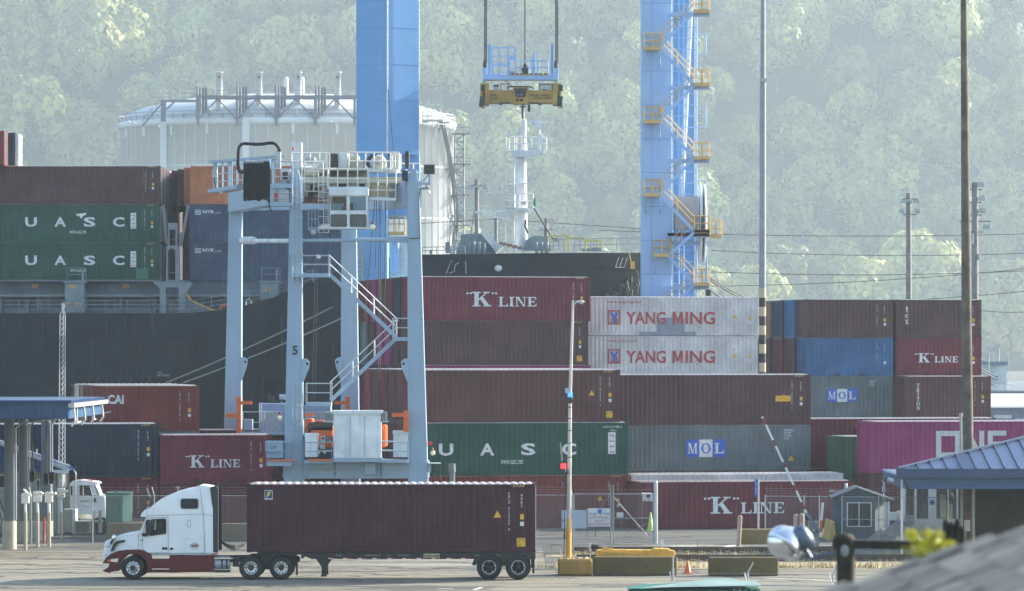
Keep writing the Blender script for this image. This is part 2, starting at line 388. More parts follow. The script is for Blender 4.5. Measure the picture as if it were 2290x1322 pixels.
# gravel heaps
def heap(px, Y, rx, ry, h, label):
    m = MB(); n = 34; vs = []; fs = []
    for i in range(n+1):
        for j in range(n+1):
            u = i/n*2-1; v = j/n*2-1; d = math.hypot(u, v); z = max(0, 1-d**1.25)*h*(1+.25*math.sin(u*5+v*3))+random.uniform(0, .05)*h*(d < 1)
            vs.append((u*rx, v*ry, z if d < 1 else -.02))
    for i in range(n):
        for j in range(n): a = i*(n+1)+j; fs.append((a, a+n+1, a+n+2, a+1))
    m.add(vs, fs, True); st = random.Random(3)
    for _ in range(900):
        u = st.uniform(-1, 1); v = st.uniform(-1, .4); d = math.hypot(u, v)
        if d > .98: continue
        z = (1-d**1.25)*h*(1+.25*math.sin(u*5+v*3)); r = st.uniform(.02, .06)
        m.blob((u*rx, v*ry, z), r, 4, 2, .3)
    o = m.build('gravel_heap', flat('heap gravel', (.24,.23,.20), .9, var=.5, scale=12, bump=.7)); tag(o, label, 'gravel heap', 'gravel heaps beside the grey booth'); o.location = (X_(px, Y), Y, 0)
heap(2003, 206, 1.5, 1.6, .92, 'tall grey gravel heap against the grey booth wall')
heap(1985, 193.5, 2.4, 1.4, .42, 'low wide gravel heap in front of the taller heap, beside the tracks')

# ------------------------------------------------------------------ hillside wood
def leaf_mat(name, c1, c2):
    m, nt, p = _new(name); p.inputs['Roughness'].default_value = .6
    oi = nt.nodes.new('ShaderNodeObjectInfo'); n = _noise(nt, .14, 4)
    col = _ramp(nt, n, [(.35, c1), (.65, c2)])
    hv = nt.nodes.new('ShaderNodeHueSaturation'); mr = nt.nodes.new('ShaderNodeMapRange'); mr.inputs[3].default_value = .45; mr.inputs[4].default_value = 1.4
    nt.links.new(oi.outputs['Random'], mr.inputs[0]); nt.links.new(mr.outputs[0], hv.inputs['Value']); nt.links.new(col, hv.inputs['Color'])
    nt.links.new(hv.outputs[0], p.inputs['Base Color'])
    t = nt.nodes.new('ShaderNodeBsdfTranslucent'); mx = nt.nodes.new('ShaderNodeMixShader'); mx.inputs[0].default_value = .24
    nt.links.new(hv.outputs[0], t.inputs[0]); nt.links.new(p.outputs[0], mx.inputs[1]); nt.links.new(t.outputs[0], mx.inputs[2])
    nt.links.new(mx.outputs[0], nt.nodes['Material Output'].inputs[0]); return m
LEAF = [leaf_mat('maple leaves', (.16,.19,.035), (.44,.46,.11)), leaf_mat('alder leaves', (.19,.215,.04), (.50,.48,.13))]
BARK = flat('bark', (.10,.085,.07), .9, var=.3)
def crown_mesh(seed, leaf=.62, nb=54):
    r = random.Random(seed); m = MB(); blobs = []
    for i in range(nb):
        th = r.uniform(0, 6.283); cz = r.uniform(-.35, 1); rr = math.sqrt(max(0, 1-cz*cz))*r.uniform(.5, 1.0)
        br = r.choice((1.5, 2.0, 2.6, 3.4, 4.4))*r.uniform(.85, 1.15); blobs.append((Vector((rr*math.cos(th)*8.5, rr*math.sin(th)*8.5, cz*8)), br))
    vs = []; fs = []
    for c, br in blobs:
        for k in range(int(17*br*br)):
            d = Vector((r.gauss(0,1), r.gauss(0,1), r.gauss(0,1)+.35)).normalized()
            p = c+d*br*r.uniform(.72, 1.06)*Vector((1,1,.8)).length/1.62
            if any((p-c2).length < b2*.7 for c2, b2 in blobs if c2 is not c): continue
            a = Vector((r.gauss(0,1), r.gauss(0,1), r.gauss(0,1))).normalized(); nn = (d+a*.42).normalized()
            u = nn.orthogonal().normalized(); v = nn.cross(u); t = r.uniform(0, 6.28); u, v = u*math.cos(t)+v*math.sin(t), v*math.cos(t)-u*math.sin(t)
            s_ = leaf*r.uniform(.5, 1.15); i0 = len(vs)
            vs += [p-u*s_-v*s_*.5, p+u*s_*.2-v*s_*.9, p+u*s_+v*s_*.2, p-u*s_*.1+v*s_*.9]; fs.append((i0, i0+1, i0+2, i0+3))
    m.add(vs, fs); return m.mesh('crown')
def trunk_mesh():
    m = MB(); m.tube((0,0,-12),(0,0,0), .55, .35, 7); r = random.Random(5)
    for i in range(7): a = r.uniform(0,6.28); m.tube((0,0,-5+i*.7), (math.cos(a)*5, math.sin(a)*5, 1+i*.6), .22, .07, 5)
    return m.mesh('trunk')
CROWNS = [crown_mesh(s) for s in (11, 12, 13, 14, 15, 16)]; TRUNK = trunk_mesh(); TRUNK.materials.append(BARK)
for i, c in enumerate(CROWNS): c.materials.append(LEAF[i % 2])
def hill_z(x, y):
    t = (y-2324)/462.0
    z = 0 if t < 0 else 329*(t*t*(3-2*t) if t < 1 else 1)
    if t > 0: z += 13*math.sin(x*.015+1)*min(1, t*2)+8*math.sin(x*.034+y*.014)*min(1, t*2)
    return z
m = MB(); n1, n2 = 60, 40; vs = []; fs = []
for j in range(n2+1):
    y = 2300+j*34
    for i in range(n1+1): x = -2100+i*70; vs.append((x, y, hill_z(x, y)-1))
for j in range(n2):
    for i in range(n1): a = j*(n1+1)+i; fs.append((a, a+1, a+n1+2, a+n1+1))
m.add(vs, fs, True); struct('hill', m, flat('undergrowth', (.035,.045,.018), .9, var=.4, scale=.05))
rt = random.Random(21); row = 0; y = 2335; ntree = 0
def tree_label(px, py):
    v = 'near the top of the frame' if py < 90 else 'high up' if py < 200 else 'halfway up' if py < 330 else 'low down' if py < 500 else 'at the foot of the hill'
    h = 'at the far left edge' if px < 120 else 'left of the white tank' if px < 300 else 'above the left of the tank' if px < 560 else 'above the right of the tank' if px < 800 else 'behind the broad blue leg' if px < 940 else \
        'left of the hanging spreader' if px < 1080 else 'behind the spreader and ship mast' if px < 1270 else 'right of the spreader' if px < 1435 else 'behind the yellow crane stairs' if px < 1600 else 'left of the striped mast' if px < 1705 else \
        'just right of the striped mast' if px < 1850 else 'behind the ringed floodlight pole' if px < 2040 else 'left of the wooden pole' if px < 2160 else 'right of the wooden pole'
    return 'leafy hillside tree %s, %s' % (v, h)
while row < 15:
    dz = None; x = -.155*y+rt.uniform(0, 20)
    while x < .155*y:
        yy = y+rt.uniform(-8, 8); z = hill_z(x, yy); sc = rt.uniform(1.3, 1.9) if rt.random() < .4 else rt.uniform(1.9, 3.1); px = CX+x*F/yy; py = HY-(z+9*sc-HC)*F/yy
        if -70 < px < 2360 and -110 < py < 790:
            t = thing('hillside_tree', tree_label(px, py), 'tree', (x, yy, z), rt.uniform(0, 6.28), tree_label(px, py).replace('tree', 'trees', 1)); ci = rt.randrange(6)
            c = bpy.data.objects.new('crown', CROWNS[ci]); COL.objects.link(c); c.parent = t; c.location = (0, 0, 10*sc); c.scale = (sc, sc, sc*rt.uniform(.95, 1.25))
            k = bpy.data.objects.new('trunk', TRUNK); COL.objects.link(k); k.parent = t; k.location = (0, 0, 10*sc); k.scale = (sc, sc, sc)
            ntree += 1
        x += rt.uniform(14, 24)*1.9
    row += 1; y += 30
print('TREES', ntree)
# the same wood going on beyond the frame, for the light and for side steps
vs = []; r2 = random.Random(9); mw_ = MB()
for i in range(420):
    side = r2.choice((-1, 1)); yy = r2.uniform(2340, 2800); x = side*(yy*.165+r2.uniform(0, 600)); z = hill_z(x, yy); mw_.blob((x, yy, z+6), (17, 17, 14), 7, 5, .25)
mw_.build('far_wood', LEAF[0], kind='stuff')
# ------------------------------------------------------------------ shipping containers
YAW = R(12)
DOORG = GALV
_cm = {}
def corr(L, z0, z1, y, depth, out, pitch=.278):       # corrugated wall along x, out = direction of the outer face (-1 towards viewer)
    n = int(L/pitch); p = L/n; xs = []
    for i in range(n):
        a = i*p; xs += [(a, 0), (a+p*.26, 0), (a+p*.5, 1), (a+p*.76, 1)]
    xs.append((L, 0)); m = MB(); vs = []; fs = []
    for x, d in xs: vs += [(x, y-out*depth*d, z0), (x, y-out*depth*d, z1)]
    for i in range(len(xs)-1): q = (2*i, 2*i+2, 2*i+3, 2*i+1); fs.append(q if out < 0 else tuple(reversed(q)))
    return m.add(vs, fs)
def cont_meshes(L, H):
    k = (L, H)
    if k in _cm: return _cm[k]
    Wd = 2.438; d = {}
    f = MB()
    for x0, x1 in ((0, .17), (L-.17, L)):
        for y0, y1 in ((0, .16), (Wd-.16, Wd)): f.box(x0, x1, y0, y1, .12, H-.12)
    for y0, y1 in ((.012, .09), (Wd-.09, Wd-.012)):
        f.box(.17, L-.17, y0, y1, .02, .17); f.box(.17, L-.17, y0, y1, H-.09, H-.03)
    for x0, x1 in ((.02, .12), (L-.12, L-.02)): f.box(x0, x1, .16, Wd-.16, .0, .15); f.box(x0, x1, .16, Wd-.16, H-.12, H-.01)
    d['frame'] = f.mesh('frame')
    c = MB()
    for x0, x1 in ((-.004, .174), (L-.174, L+.004)):
        for y0, y1 in ((-.004, .162), (Wd-.162, Wd+.004)): c.box(x0, x1, y0, y1, 0, .12); c.box(x0, x1, y0, y1, H-.12, H)
    d['corner_castings'] = c.mesh('corner_castings')
    if L < 7:      # fork pockets
        c2 = MB()
        for x in (L/2-1.05, L/2+.7): c2.box(x, x+.36, .004, .02, .03, .15)
        d['fork_pocket'] = c2.mesh('fork_pocket')
    d['side_wall'] = corr(L-.34, .17, H-.09, 0, .036, -1).mesh('side_wall')
    d['end_wall'] = corr(Wd-.32, .15, H-.12, 0, .045, -1, .25).mesh('end_wall')
    dr = MB(); dr.box(0, .05, .0, 1.05, .15, H-.12)
    for z in (.15+(H-.3)*t for t in (.2, .42, .64, .86)): dr.box(.05, .062, .06, .99, z-.14, z+.1)
    d['door'] = dr.mesh('door')
    b = MB()
    for y in (.25, .75): b.tube((.09, y, .1), (.09, y, H-.1), .02, n=6); b.box(.07, .12, y-.12, y+.02, 1.0, 1.05)
    d['locking_bars'] = b.mesh('locking_bars')
    rf = MB(); n = int((L-.3)/.33); p = (L-.3)/n; vs = []; fs = []     # roof: pressed ribs across, bevelled towards the rails
    prof = [(.04, -.045), (.11, .0), (Wd/2, .02), (Wd-.11, 0), (Wd-.04, -.045)]
    xs = []
    for i in range(n): a = .15+i*p; xs += [(a, 0), (a+p*.3, 0), (a+p*.45, 1), (a+p*.85, 1)]
    xs.append((L-.15, 0))
    for x, h in xs:
        for y, z in prof: vs.append((x, y, H+z-.012+(.035*h if .05 < y < Wd-.05 else 0)))
    for i in range(len(xs)-1):
        for j in range(4): a = i*5+j; fs.append((a, a+5, a+6, a+1))
    rf.add(vs, fs); d['roof'] = rf.mesh('roof')
    for me in d.values(): me.materials.append(None)
    _cm[k] = d; return d
def faded(name, c):      # faded dusty roof of the same paint, lightened further as painted sunlight
    return steel(name, tuple(.3*x+.7*y for x, y in zip(c, (.60,.56,.52))), .5, .38)
PAL = {'maroon': (.15,.018,.036), 'wine': (.13,.018,.030), 'brown': (.10,.037,.036), 'dark brown': (.082,.036,.037), 'rust red': (.18,.030,.026), 'red': (.30,.03,.03),
  'green': (.010,.070,.048), 'navy': (.018,.037,.07), 'blue': (.035,.12,.27), 'grey': (.13,.16,.175), 'white': (.62,.60,.60), 'magenta': (.26,.030,.125),
  'orange': (.50,.17,.07), 'cream': (.55,.52,.42), 'deep navy': (.010,.024,.045), 'steel blue': (.045,.075,.13), 'bottle green': (.03,.10,.05), 'tan': (.30,.17,.12)}
ALLC = []
def container(xr=None, Y=220, z=0, L=12.192, H=2.896, c='brown', label=None, xl=None, yaw=YAW, roof=True, wx=None, group='shipping containers in stacks', rust=.3):
    cs, sn = math.cos(yaw), math.sin(yaw)
    if wx is not None: loc = (wx, Y, z)
    elif xl is not None: loc = (X_(xl, Y), Y, z)
    else: loc = (X_(xr, Y)-L*cs, Y-L*sn, z)
    d = cont_meshes(L, H); t = thing('shipping_container', label, 'container', loc, yaw, group)
    mat = steel(c+' container paint', PAL[c], rust); rmat = faded(c+' container roof', PAL[c])
    def put(k, mt, loc=(0,0,0), rz=0, sc=(1,1,1), par=None):
        o = bpy.data.objects.new(k, d[k]); COL.objects.link(o); o.parent = par or t; o.location = loc; o.rotation_euler = (0,0,rz); o.scale = sc
        o.material_slots[0].link = 'OBJECT'; o.material_slots[0].material = mt; return o
    put('frame', mat); put('corner_castings', mat); put('side_wall', mat, (.17, .006, 0)); put('side_wall', mat, (L-.17, 2.438-.006, 0), math.pi)
    put('end_wall', mat, (.05, 2.438-.16, 0), -math.pi/2)
    if L < 7: put('fork_pocket', BLACK)
    for y in (.165, 1.222):
        dd = put('door', mat, (L-.09, y, 0)); put('locking_bars', GALV, (0,0,0), par=dd)
    put('roof', rmat)
    t['H'] = H; t['L'] = L; t['kk'] = c; ALLC.append(t); return t
HAZ = flat('hazard yellow', (.55,.36,.06), .6)
STK = flat('yellow sticker', (.70,.40,.03), .6, var=.2, scale=20)
def ids(t, code='TRLU 801734 6', size='45G1', yellow=True, tri=False, caution=False, top=True):      # owner code and size code, vertical at the right end
    L, H = t['L'], t['H']; x = L-1.15; n = len(code)
    letters(t, '\n'.join(code), x, H-.35-n*.125, .085, n*.125, WLET, -.004, name='owner_code')
    letters(t, '\n'.join(size), x+.52, H-.36-.62, .085, .56, WLET, -.004, name='size_code')
    m = MB()
    if top:
        for k in range(4): a = L-.95+k*.13; m.add([(a,-.002,H-.13),(a+.06,-.002,H-.13),(a+.11,-.002,H-.05),(a+.05,-.002,H-.05)], [(0,1,2,3)])
        m.build('height_stripes', HAZ, t, world=False)
    if yellow: MB().add([(x+.5,-.003,H-1.5),(x+.66,-.003,H-1.5),(x+.66,-.003,H-1.28),(x+.5,-.003,H-1.28)], [(0,1,2,3)]).build('sticker', STK, t, world=False)
    MB().add([(x+.5,-.003,H-1.78),(x+.66,-.003,H-1.78),(x+.66,-.003,H-1.6),(x+.5,-.003,H-1.6)], [(0,1,2,3)]).build('sticker', WLET, t, world=False)
    if tri: MB().add([(x-.62,-.003,H-1.42),(x-.3,-.003,H-1.42),(x-.46,-.003,H-1.12)], [(0,1,2)]).build('warning_triangle', STK, t, world=False)
    if caution:
        MB().add([(x+.36,-.003,H-2.65),(x+.72,-.003,H-2.65),(x+.72,-.003,H-2.28),(x+.36,-.003,H-2.28)], [(0,1,2,3)]).build('caution_sticker', STK, t, world=False)
        letters(t, 'CAUTION\n9\'6"\nHIGH', x+.40, H-2.62, .28, .31, BLACK, -.006, name='caution_text')
def kline(t, x, z, wd, h, m=WLET):
    k = serif(t, '"K"', x, z, h, m, wd*.44, -.006, .02); serif(t, 'LINE', x+wd*.46, z, h*.66, m, wd*.54, -.006, .10)
    return k
def uasc(t, x0, x1, z, h, arabic=True):
    wd = h*1.22
    for i, ch in enumerate('UASC'): letters(t, ch, x0+(x1-x0-wd)*i/3, z, wd, h, WLET, -.006, .03)
    letters(t, 'www.uasc.net', x0+(x1-x0)*.45, z-h*.72, 1.25, .26, WLET, -.006, name='web_address')
LOGO_B = flat('logo blue', (.05,.12,.50), .6); LOGO_R = flat('logo red', (.42,.05,.04), .6, var=.2, scale=5)
def arabic_plate(t, x, z0, z1):
    MB().add([(x,-.004,z0),(x+.42,-.004,z0),(x+.42,-.004,z1),(x,-.004,z1)], [(0,1,2,3)]).build('name_plate', WLET, t, world=False)
    m = MB(); r = random.Random(4)
    for k in range(4):
        zz = z1-(k+.75)*(z1-z0)/4
        for _ in range(3):
            a = x+.08+_*.09; m.add([(a,-.008-.001*_,zz),(a+.1,-.008-.001*_,zz+r.uniform(0,.02)),(a+.1,-.008-.001*_,zz+.05),(a,-.008-.001*_,zz+.04)], [(0,1,2,3)])
            m.add([(a+.03,-.012-.001*_,zz),(a+.05,-.012-.001*_,zz),(a+.05,-.012-.001*_,zz+r.uniform(.1,.17)),(a+.03,-.012-.001*_,zz+.1)], [(0,1,2,3)])
    m.build('arabic_lettering', LOGO_R, t, world=False)
def mol(t, x, z, wd, h):
    for i, (m, l) in enumerate(((LOGO_B, WLET), (WLET, LOGO_B), (LOGO_B, WLET))):
        a = x+i*wd/3; MB().add([(a,-.004,z),(a+wd/3,-.004,z),(a+wd/3,-.004,z+h),(a,-.004,z+h)], [(0,1,2,3)]).build('logo_panel', m, t, world=False)
        serif(t, 'MOL'[i], a+wd*.05, z+h*.2, h*.6, l, wd*.235, -.007)
def yangming(t, site):
    L, H = t['L'], t['H']; x = 1.85
    letters(t, site, x, H-.50, 2.3 if 'yang' in site else 2.0, .27, LOGO_R, -.006, .0, 'web_address')
    z = H-1.85; h = .95
    for a, b, c, d in ((x, x+.85, z, z+.09), (x, x+.85, z+h-.09, z+h), (x, x+.09, z+.09, z+h-.09), (x+.76, x+.85, z+.09, z+h-.09)):
        MB().add([(a,-.006,c),(b,-.006,c),(b,-.006,d),(a,-.006,d)], [(0,1,2,3)]).build('logo_frame', LOGO_R, t, world=False)
    m = MB(); cx_ = x+.425
    for p in ([(cx_-.3,z+.8),(cx_-.1,z+.8),(cx_+.1,z+.42),(cx_-.1,z+.42)], [(cx_+.1,z+.8),(cx_+.3,z+.8),(cx_+.1,z+.42),(cx_-.02,z+.42)], [(cx_-.1,z+.1),(cx_+.1,z+.1),(cx_+.1,z+.42),(cx_-.1,z+.42)]):
        m.add([(a,-.007-.001*len(m.f),b) for a, b in p], [(0,1,2,3)])
    m.build('logo_mark', LOGO_B, t, world=False)
    for dx in (-.26, .14): MB().add([(cx_+dx,-.006,z+.1),(cx_+dx+.1,-.006,z+.1),(cx_+dx+.1,-.006,z+.4),(cx_+dx+.1 if dx<0 else cx_+dx,-.006,z+.5)], [(0,1,2,3)]).build('logo_mark', LOGO_R, t, world=False)
    letters(t, 'YANG', x+1.25, z+.02, 2.72, .84, LOGO_R, -.012, .018); letters(t, 'ING', x+5.33, z+.02, 2.05, .84, LOGO_R, -.012, .018)
    m = MB(); a0 = x+4.44
    for i, p in enumerate(([(0,0),(.14,0),(.14,1),(0,1)], [(.56,0),(.70,0),(.70,1),(.56,1)], [(.02,1),(.17,1),(.41,.12),(.29,.12)], [(.53,1),(.68,1),(.41,.12),(.29,.12)])): m.add([(a0+u, -.012-.0015*i, z+.02+v*.84) for u, v in p], [(0,1,2,3)])
    m.build('lettering', LOGO_R, t, world=False)
S20, S40, STD, HQ = 6.058, 12.192, 2.591, 2.896
CB, CM = 'brown', 'maroon'
# --- front left
c = container(355, 218, HQ, c='deep navy', label='dark navy forty-foot container on the left, behind the blue canopy columns'); ids(c, 'NYKU 571515 0', caution=False)
c = container(355, 218.1, 0, c='wine', label='dark red ground-level container under the navy one, behind the small white truck'); ids(c)
c = container(607, 218.6, STD, S20, STD, CM, 'maroon twenty-foot K LINE container left of the gantry crane number 5'); kline(c, 1.35, .82, 3.0, .66); ids(c, 'KKTU 792521 0', '22G1', top=False)
c = container(607, 218.7, 0, S20, STD, 'wine', 'dark red container under the left K LINE box, with a white letter T'); serif(c, 'TRITON', .95, 2.05, .34, WLET, vertical=True); ids(c, top=False)
# --- CAI stack behind
for i, cc in enumerate(('rust red', 'brown', 'tan', 'cream', 'dark brown')):
    lv = [('grey', STD)] if i == 0 else [(cc, STD)]
    for k in range(3):
        z = k*STD; col = ('brown', 'grey', cc)[k] if i == 0 else cc
        xs = X_(446, 228)-S20*math.cos(YAW)-i*2.55*math.sin(YAW); yb = 228-S20*math.sin(YAW)+i*2.55*math.cos(YAW)
        lab = ('brick red twenty-foot container with white CAI letters, top of its stack' if i == 0 and k == 2 else 'grey container just under the red CAI box' if i == 0 and k == 1 else
               '%s container end %s behind the red CAI box' % (cc, ('in the row' if k == 2 else 'low in the row')))
        if i and k < 2: lab = '%s container, %s tier of the row behind the CAI stack' % (cc, ('lowest','middle')[k])
        c = container(wx=xs, Y=yb, z=z, L=S20, H=STD, c=col, label=lab)
        if i == 0 and k == 2: letters(c, 'CAI', .85, 1.55, .92, .52, WLET, -.006, .04); ids(c, 'CAIU 288758 5', '22G1', top=False)
c = container(640, 233, STD, S40, STD, 'brown', 'brown container top edge left of the far left gantry leg, behind the K LINE box')
container(640, 233.1, 0, S40, STD, 'dark brown', 'dark container low behind the maroon K LINE box on the left')
# --- stack A (centre)
for i in range(6):
    a = (X_(1405, 222)-S40*math.cos(YAW)-i*2.56*math.sin(YAW), 222-S40*math.sin(YAW)+i*2.56*math.cos(YAW))
    for k in range(3):
        cc = (('rust red', 'green', 'brown'), ('brown', 'wine', 'dark brown'), ('wine', 'brown', 'brown'), ('brown', 'brown', 'wine'), ('wine', 'brown', 'brown'), ('brown', 'rust red', 'rust red'))[i][k]
        if i == 0:
            lab = ('dull red ground-level container under the green UASC box at centre', 'green UASC container at centre, nearest row beside the gantry leg', 'plain brown container on top of the green UASC box at centre')[k]
        else: lab = '%s container, %s row behind the green UASC box, %s tier' % (cc, ('', 'second', 'third', 'fourth', 'fifth', 'last')[i], ('bottom', 'middle', 'top')[k])
        dx = -.45 if (i == 0 and k == 2) else 0
        c = container(wx=a[0]+dx, Y=a[1]+(.03*k), z=k*HQ, c=cc, label=lab)
        if i == 0:
            if k == 0: ids(c, 'TGHU 947350 1', tri=True)
            if k == 1: uasc(c, 1.55, 9.25, 1.1, .66); arabic_plate(c, 11.05, 1.15, 2.35); letters(c, 'UACU 537900 2', 10.75, 2.58, 1.1, .12, WLET, -.004, name='owner_code'); letters(c, '45G1', 11.15, 2.4, .35, .1, WLET, -.004, name='size_code')
            if k == 2: ids(c, 'FCIU 875256 5', tri=True, caution=True)
# --- stack B (right of centre)
container(1813, 231, 0, c='brown', label='brown container hidden low behind the white roofed one, under the grey MOL box')
c = container(1813, 231, HQ, S40, STD, 'grey', 'large grey MOL container right of centre, under the plain brown one'); mol(c, 4.8, .78, 2.35, 1.0)
letters(c, 'MOFU\n0797\n5706\n4 8', 10.6, 1.75, .6, .6, WLET, -.004, name='owner_code'); MB().add([(10.85,-.003,.55),(11.2,-.003,.55),(11.02,-.003,.85)], [(0,1,2)]).build('warning_triangle', STK, c, world=False)
c = container(1813, 231.04, HQ+STD, c='dark brown', label='long dark brown container on top of the grey MOL box right of centre'); ids(c, 'TRHU 202266 0', tri=True)
MB().add([(10.1,-.003,1.35),(11.0,-.003,1.35),(11.0,-.003,1.68),(10.1,-.003,1.68)], [(0,1,2,3)]).build('caution_sticker', STK, c, world=False)
c = container(1886, 225.1, 0, c='white', label='rust-streaked white container whose roof shows above the ground-level K LINE box', rust=.9)
c = container(1905, 221.7, 0, S40, STD, 'wine', 'dark maroon K LINE container standing on the ground behind the wire fence'); kline(c, 3.75, .82, 4.6, .92); letters(c, 'KKFU 715972 1', 10.9, 1.95, 1.1, .12, WLET, -.004, name='owner_code'); letters(c, '4200', 11.3, 1.72, .4, .11, WLET, -.004, name='size_code')
# --- right front: ONE and neighbours
container(2226, 237, 0, c='rust red', label='dull red container low behind the magenta ONE box')
container(2226, 237, HQ, c='wine', label='dark red container with a bright roof edge, behind the green and magenta boxes')
container(xl=1936, Y=232, z=HQ, L=S40, H=STD-.2, c='brown', label='brown container low behind the magenta ONE box on the right')
c = container(xl=1877, Y=228.5, z=STD-.3, L=S20, H=STD, c='bottle green', label='green container left of the magenta ONE box')
c = container(xl=1880, Y=228.6, z=0, L=S20, H=STD-.32, c='red', label='bright red container under the green one, beside the grey booth roof')
c = container(xl=1945, Y=224.6, z=HQ, c='magenta', label='magenta ONE container at the right edge')
OW = flat('pale lettering', (.52,.53,.52), .6, var=.1, scale=3)
MB().prism([(3.87,.86),(5.28,.86),(5.28,2.35),(3.87,2.35)], -.016, -.004, [[(4.17,1.14),(4.98,1.14),(4.98,2.06),(4.17,2.06)]]).build('lettering', OW, c, world=False)
m = MB()
for i, p in enumerate(([(5.45,.86),(5.75,.86),(5.75,2.35),(5.45,2.35)], [(5.5,2.35),(6.35,.86),(6.68,.86),(5.83,2.35)], [(6.4,.86),(6.7,.86),(6.7,2.35),(6.4,2.35)], [(6.9,.86),(7.2,.86),(7.2,2.35),(6.9,2.35)], [(7.2,2.07),(8.0,2.07),(8.0,2.35),(7.2,2.35)], [(7.2,1.47),(8.0,1.47),(8.0,1.74),(7.2,1.74)], [(7.2,.86),(8.0,.86),(8.0,1.13),(7.2,1.13)])):
    m.add([(a,-.006-.003*i,b) for a, b in p], [(0,1,2,3)])
m.build('lettering', OW, c, world=False); ids(c)
c = container(xl=1945, Y=224.7, z=0, c='brown', label='brown container with white vertical TRITON letters under the magenta ONE box'); serif(c, 'TRITON', .82, 2.2, .3, WLET, vertical=True, wd=1.2)
# --- back centre: K LINE stack
cols = [('dark brown', 'wine', 'magenta', 'dark brown', 'maroon'), ('brown', 'navy', 'brown', 'dark brown', 'deep navy'), ('wine', 'brown', 'grey', 'magenta', 'maroon'), ('brown', 'maroon', 'brown', 'magenta', 'brown'),
        ('wine', 'brown', 'navy', 'dark brown', 'magenta'), ('brown', 'wine', 'maroon', 'grey', 'rust red'), ('wine', 'brown', 'brown', 'navy', 'brown')]
for i in range(7):
    a = (X_(1320, 265)-S40*math.cos(YAW)-i*2.62*math.sin(R(13.5)), 265-S40*math.sin(YAW)+i*2.6*math.cos(YAW))
    for k in range(5):
        cc = cols[i][k]
        if i == 0: lab = ('dark container at the foot of the tall K LINE stack, hidden', 'wine container low in the tall K LINE stack, hidden', 'magenta container showing only a thin strip under the plain brown one', 'plain dull brown container directly under the upper K LINE box', 'maroon K LINE container topping the stack in front of the black ship bow')[k]
        else: lab = '%s container, %s row behind the upper K LINE box, %s tier' % (cc, ('', 'second', 'third', 'fourth', 'fifth', 'sixth', 'last')[i], ('lowest', 'second', 'third', 'fourth', 'top')[k])
        c = container(wx=a[0]+(-.12 if k == 3 else 0), Y=a[1]+.02*k, z=k*HQ+.15, c=cc, label=lab)
        if i == 0 and k == 4: kline(c, 3.85, .95, 4.75, .95); ids(c, 'KKFU 778522 0')
        if i == 0 and k == 3: ids(c, 'TCNU 890345 2', caution=True)
# --- Yang Ming stack
for k in range(5):
    H = HQ if k == 0 else STD; z = 0 if k == 0 else HQ+(k-1)*STD
    lab = ('brown container at the foot of the white stack, hidden', 'grey container low in the white stack, hidden', 'dark container under the white boxes, hidden', 'lower white YANG MING container with rust runs and a ymlcom address', 'upper white YANG MING container with grey overpainted patch')[k]
    c = container(1695, 270, z+.12, S40, H, ('brown', 'grey', 'wine', 'white', 'white')[k], lab, rust=.8 if k > 2 else .3)
    if k > 2: yangming(c, 'www.yml.com.tw' if k == 3 else 'www.yangming.com'); ids(c, 'YMLU 496302 0', '42G1', tri=True, top=False)
    if k == 4:
        PT = flat('grey overpaint', (.24,.27,.33), .7, var=.15)
        for i, (a, b, c0, d) in enumerate(((4.0,7.9,.02,.27), (5.2,7.1,.27,1.2))): MB().add([(a,-.003-.001*i,c0),(b,-.003-.001*i,c0),(b,-.003-.001*i,d),(a,-.003-.001*i,d)], [(0,1,2,3)]).build('overpaint_patch', PT, c, world=False)
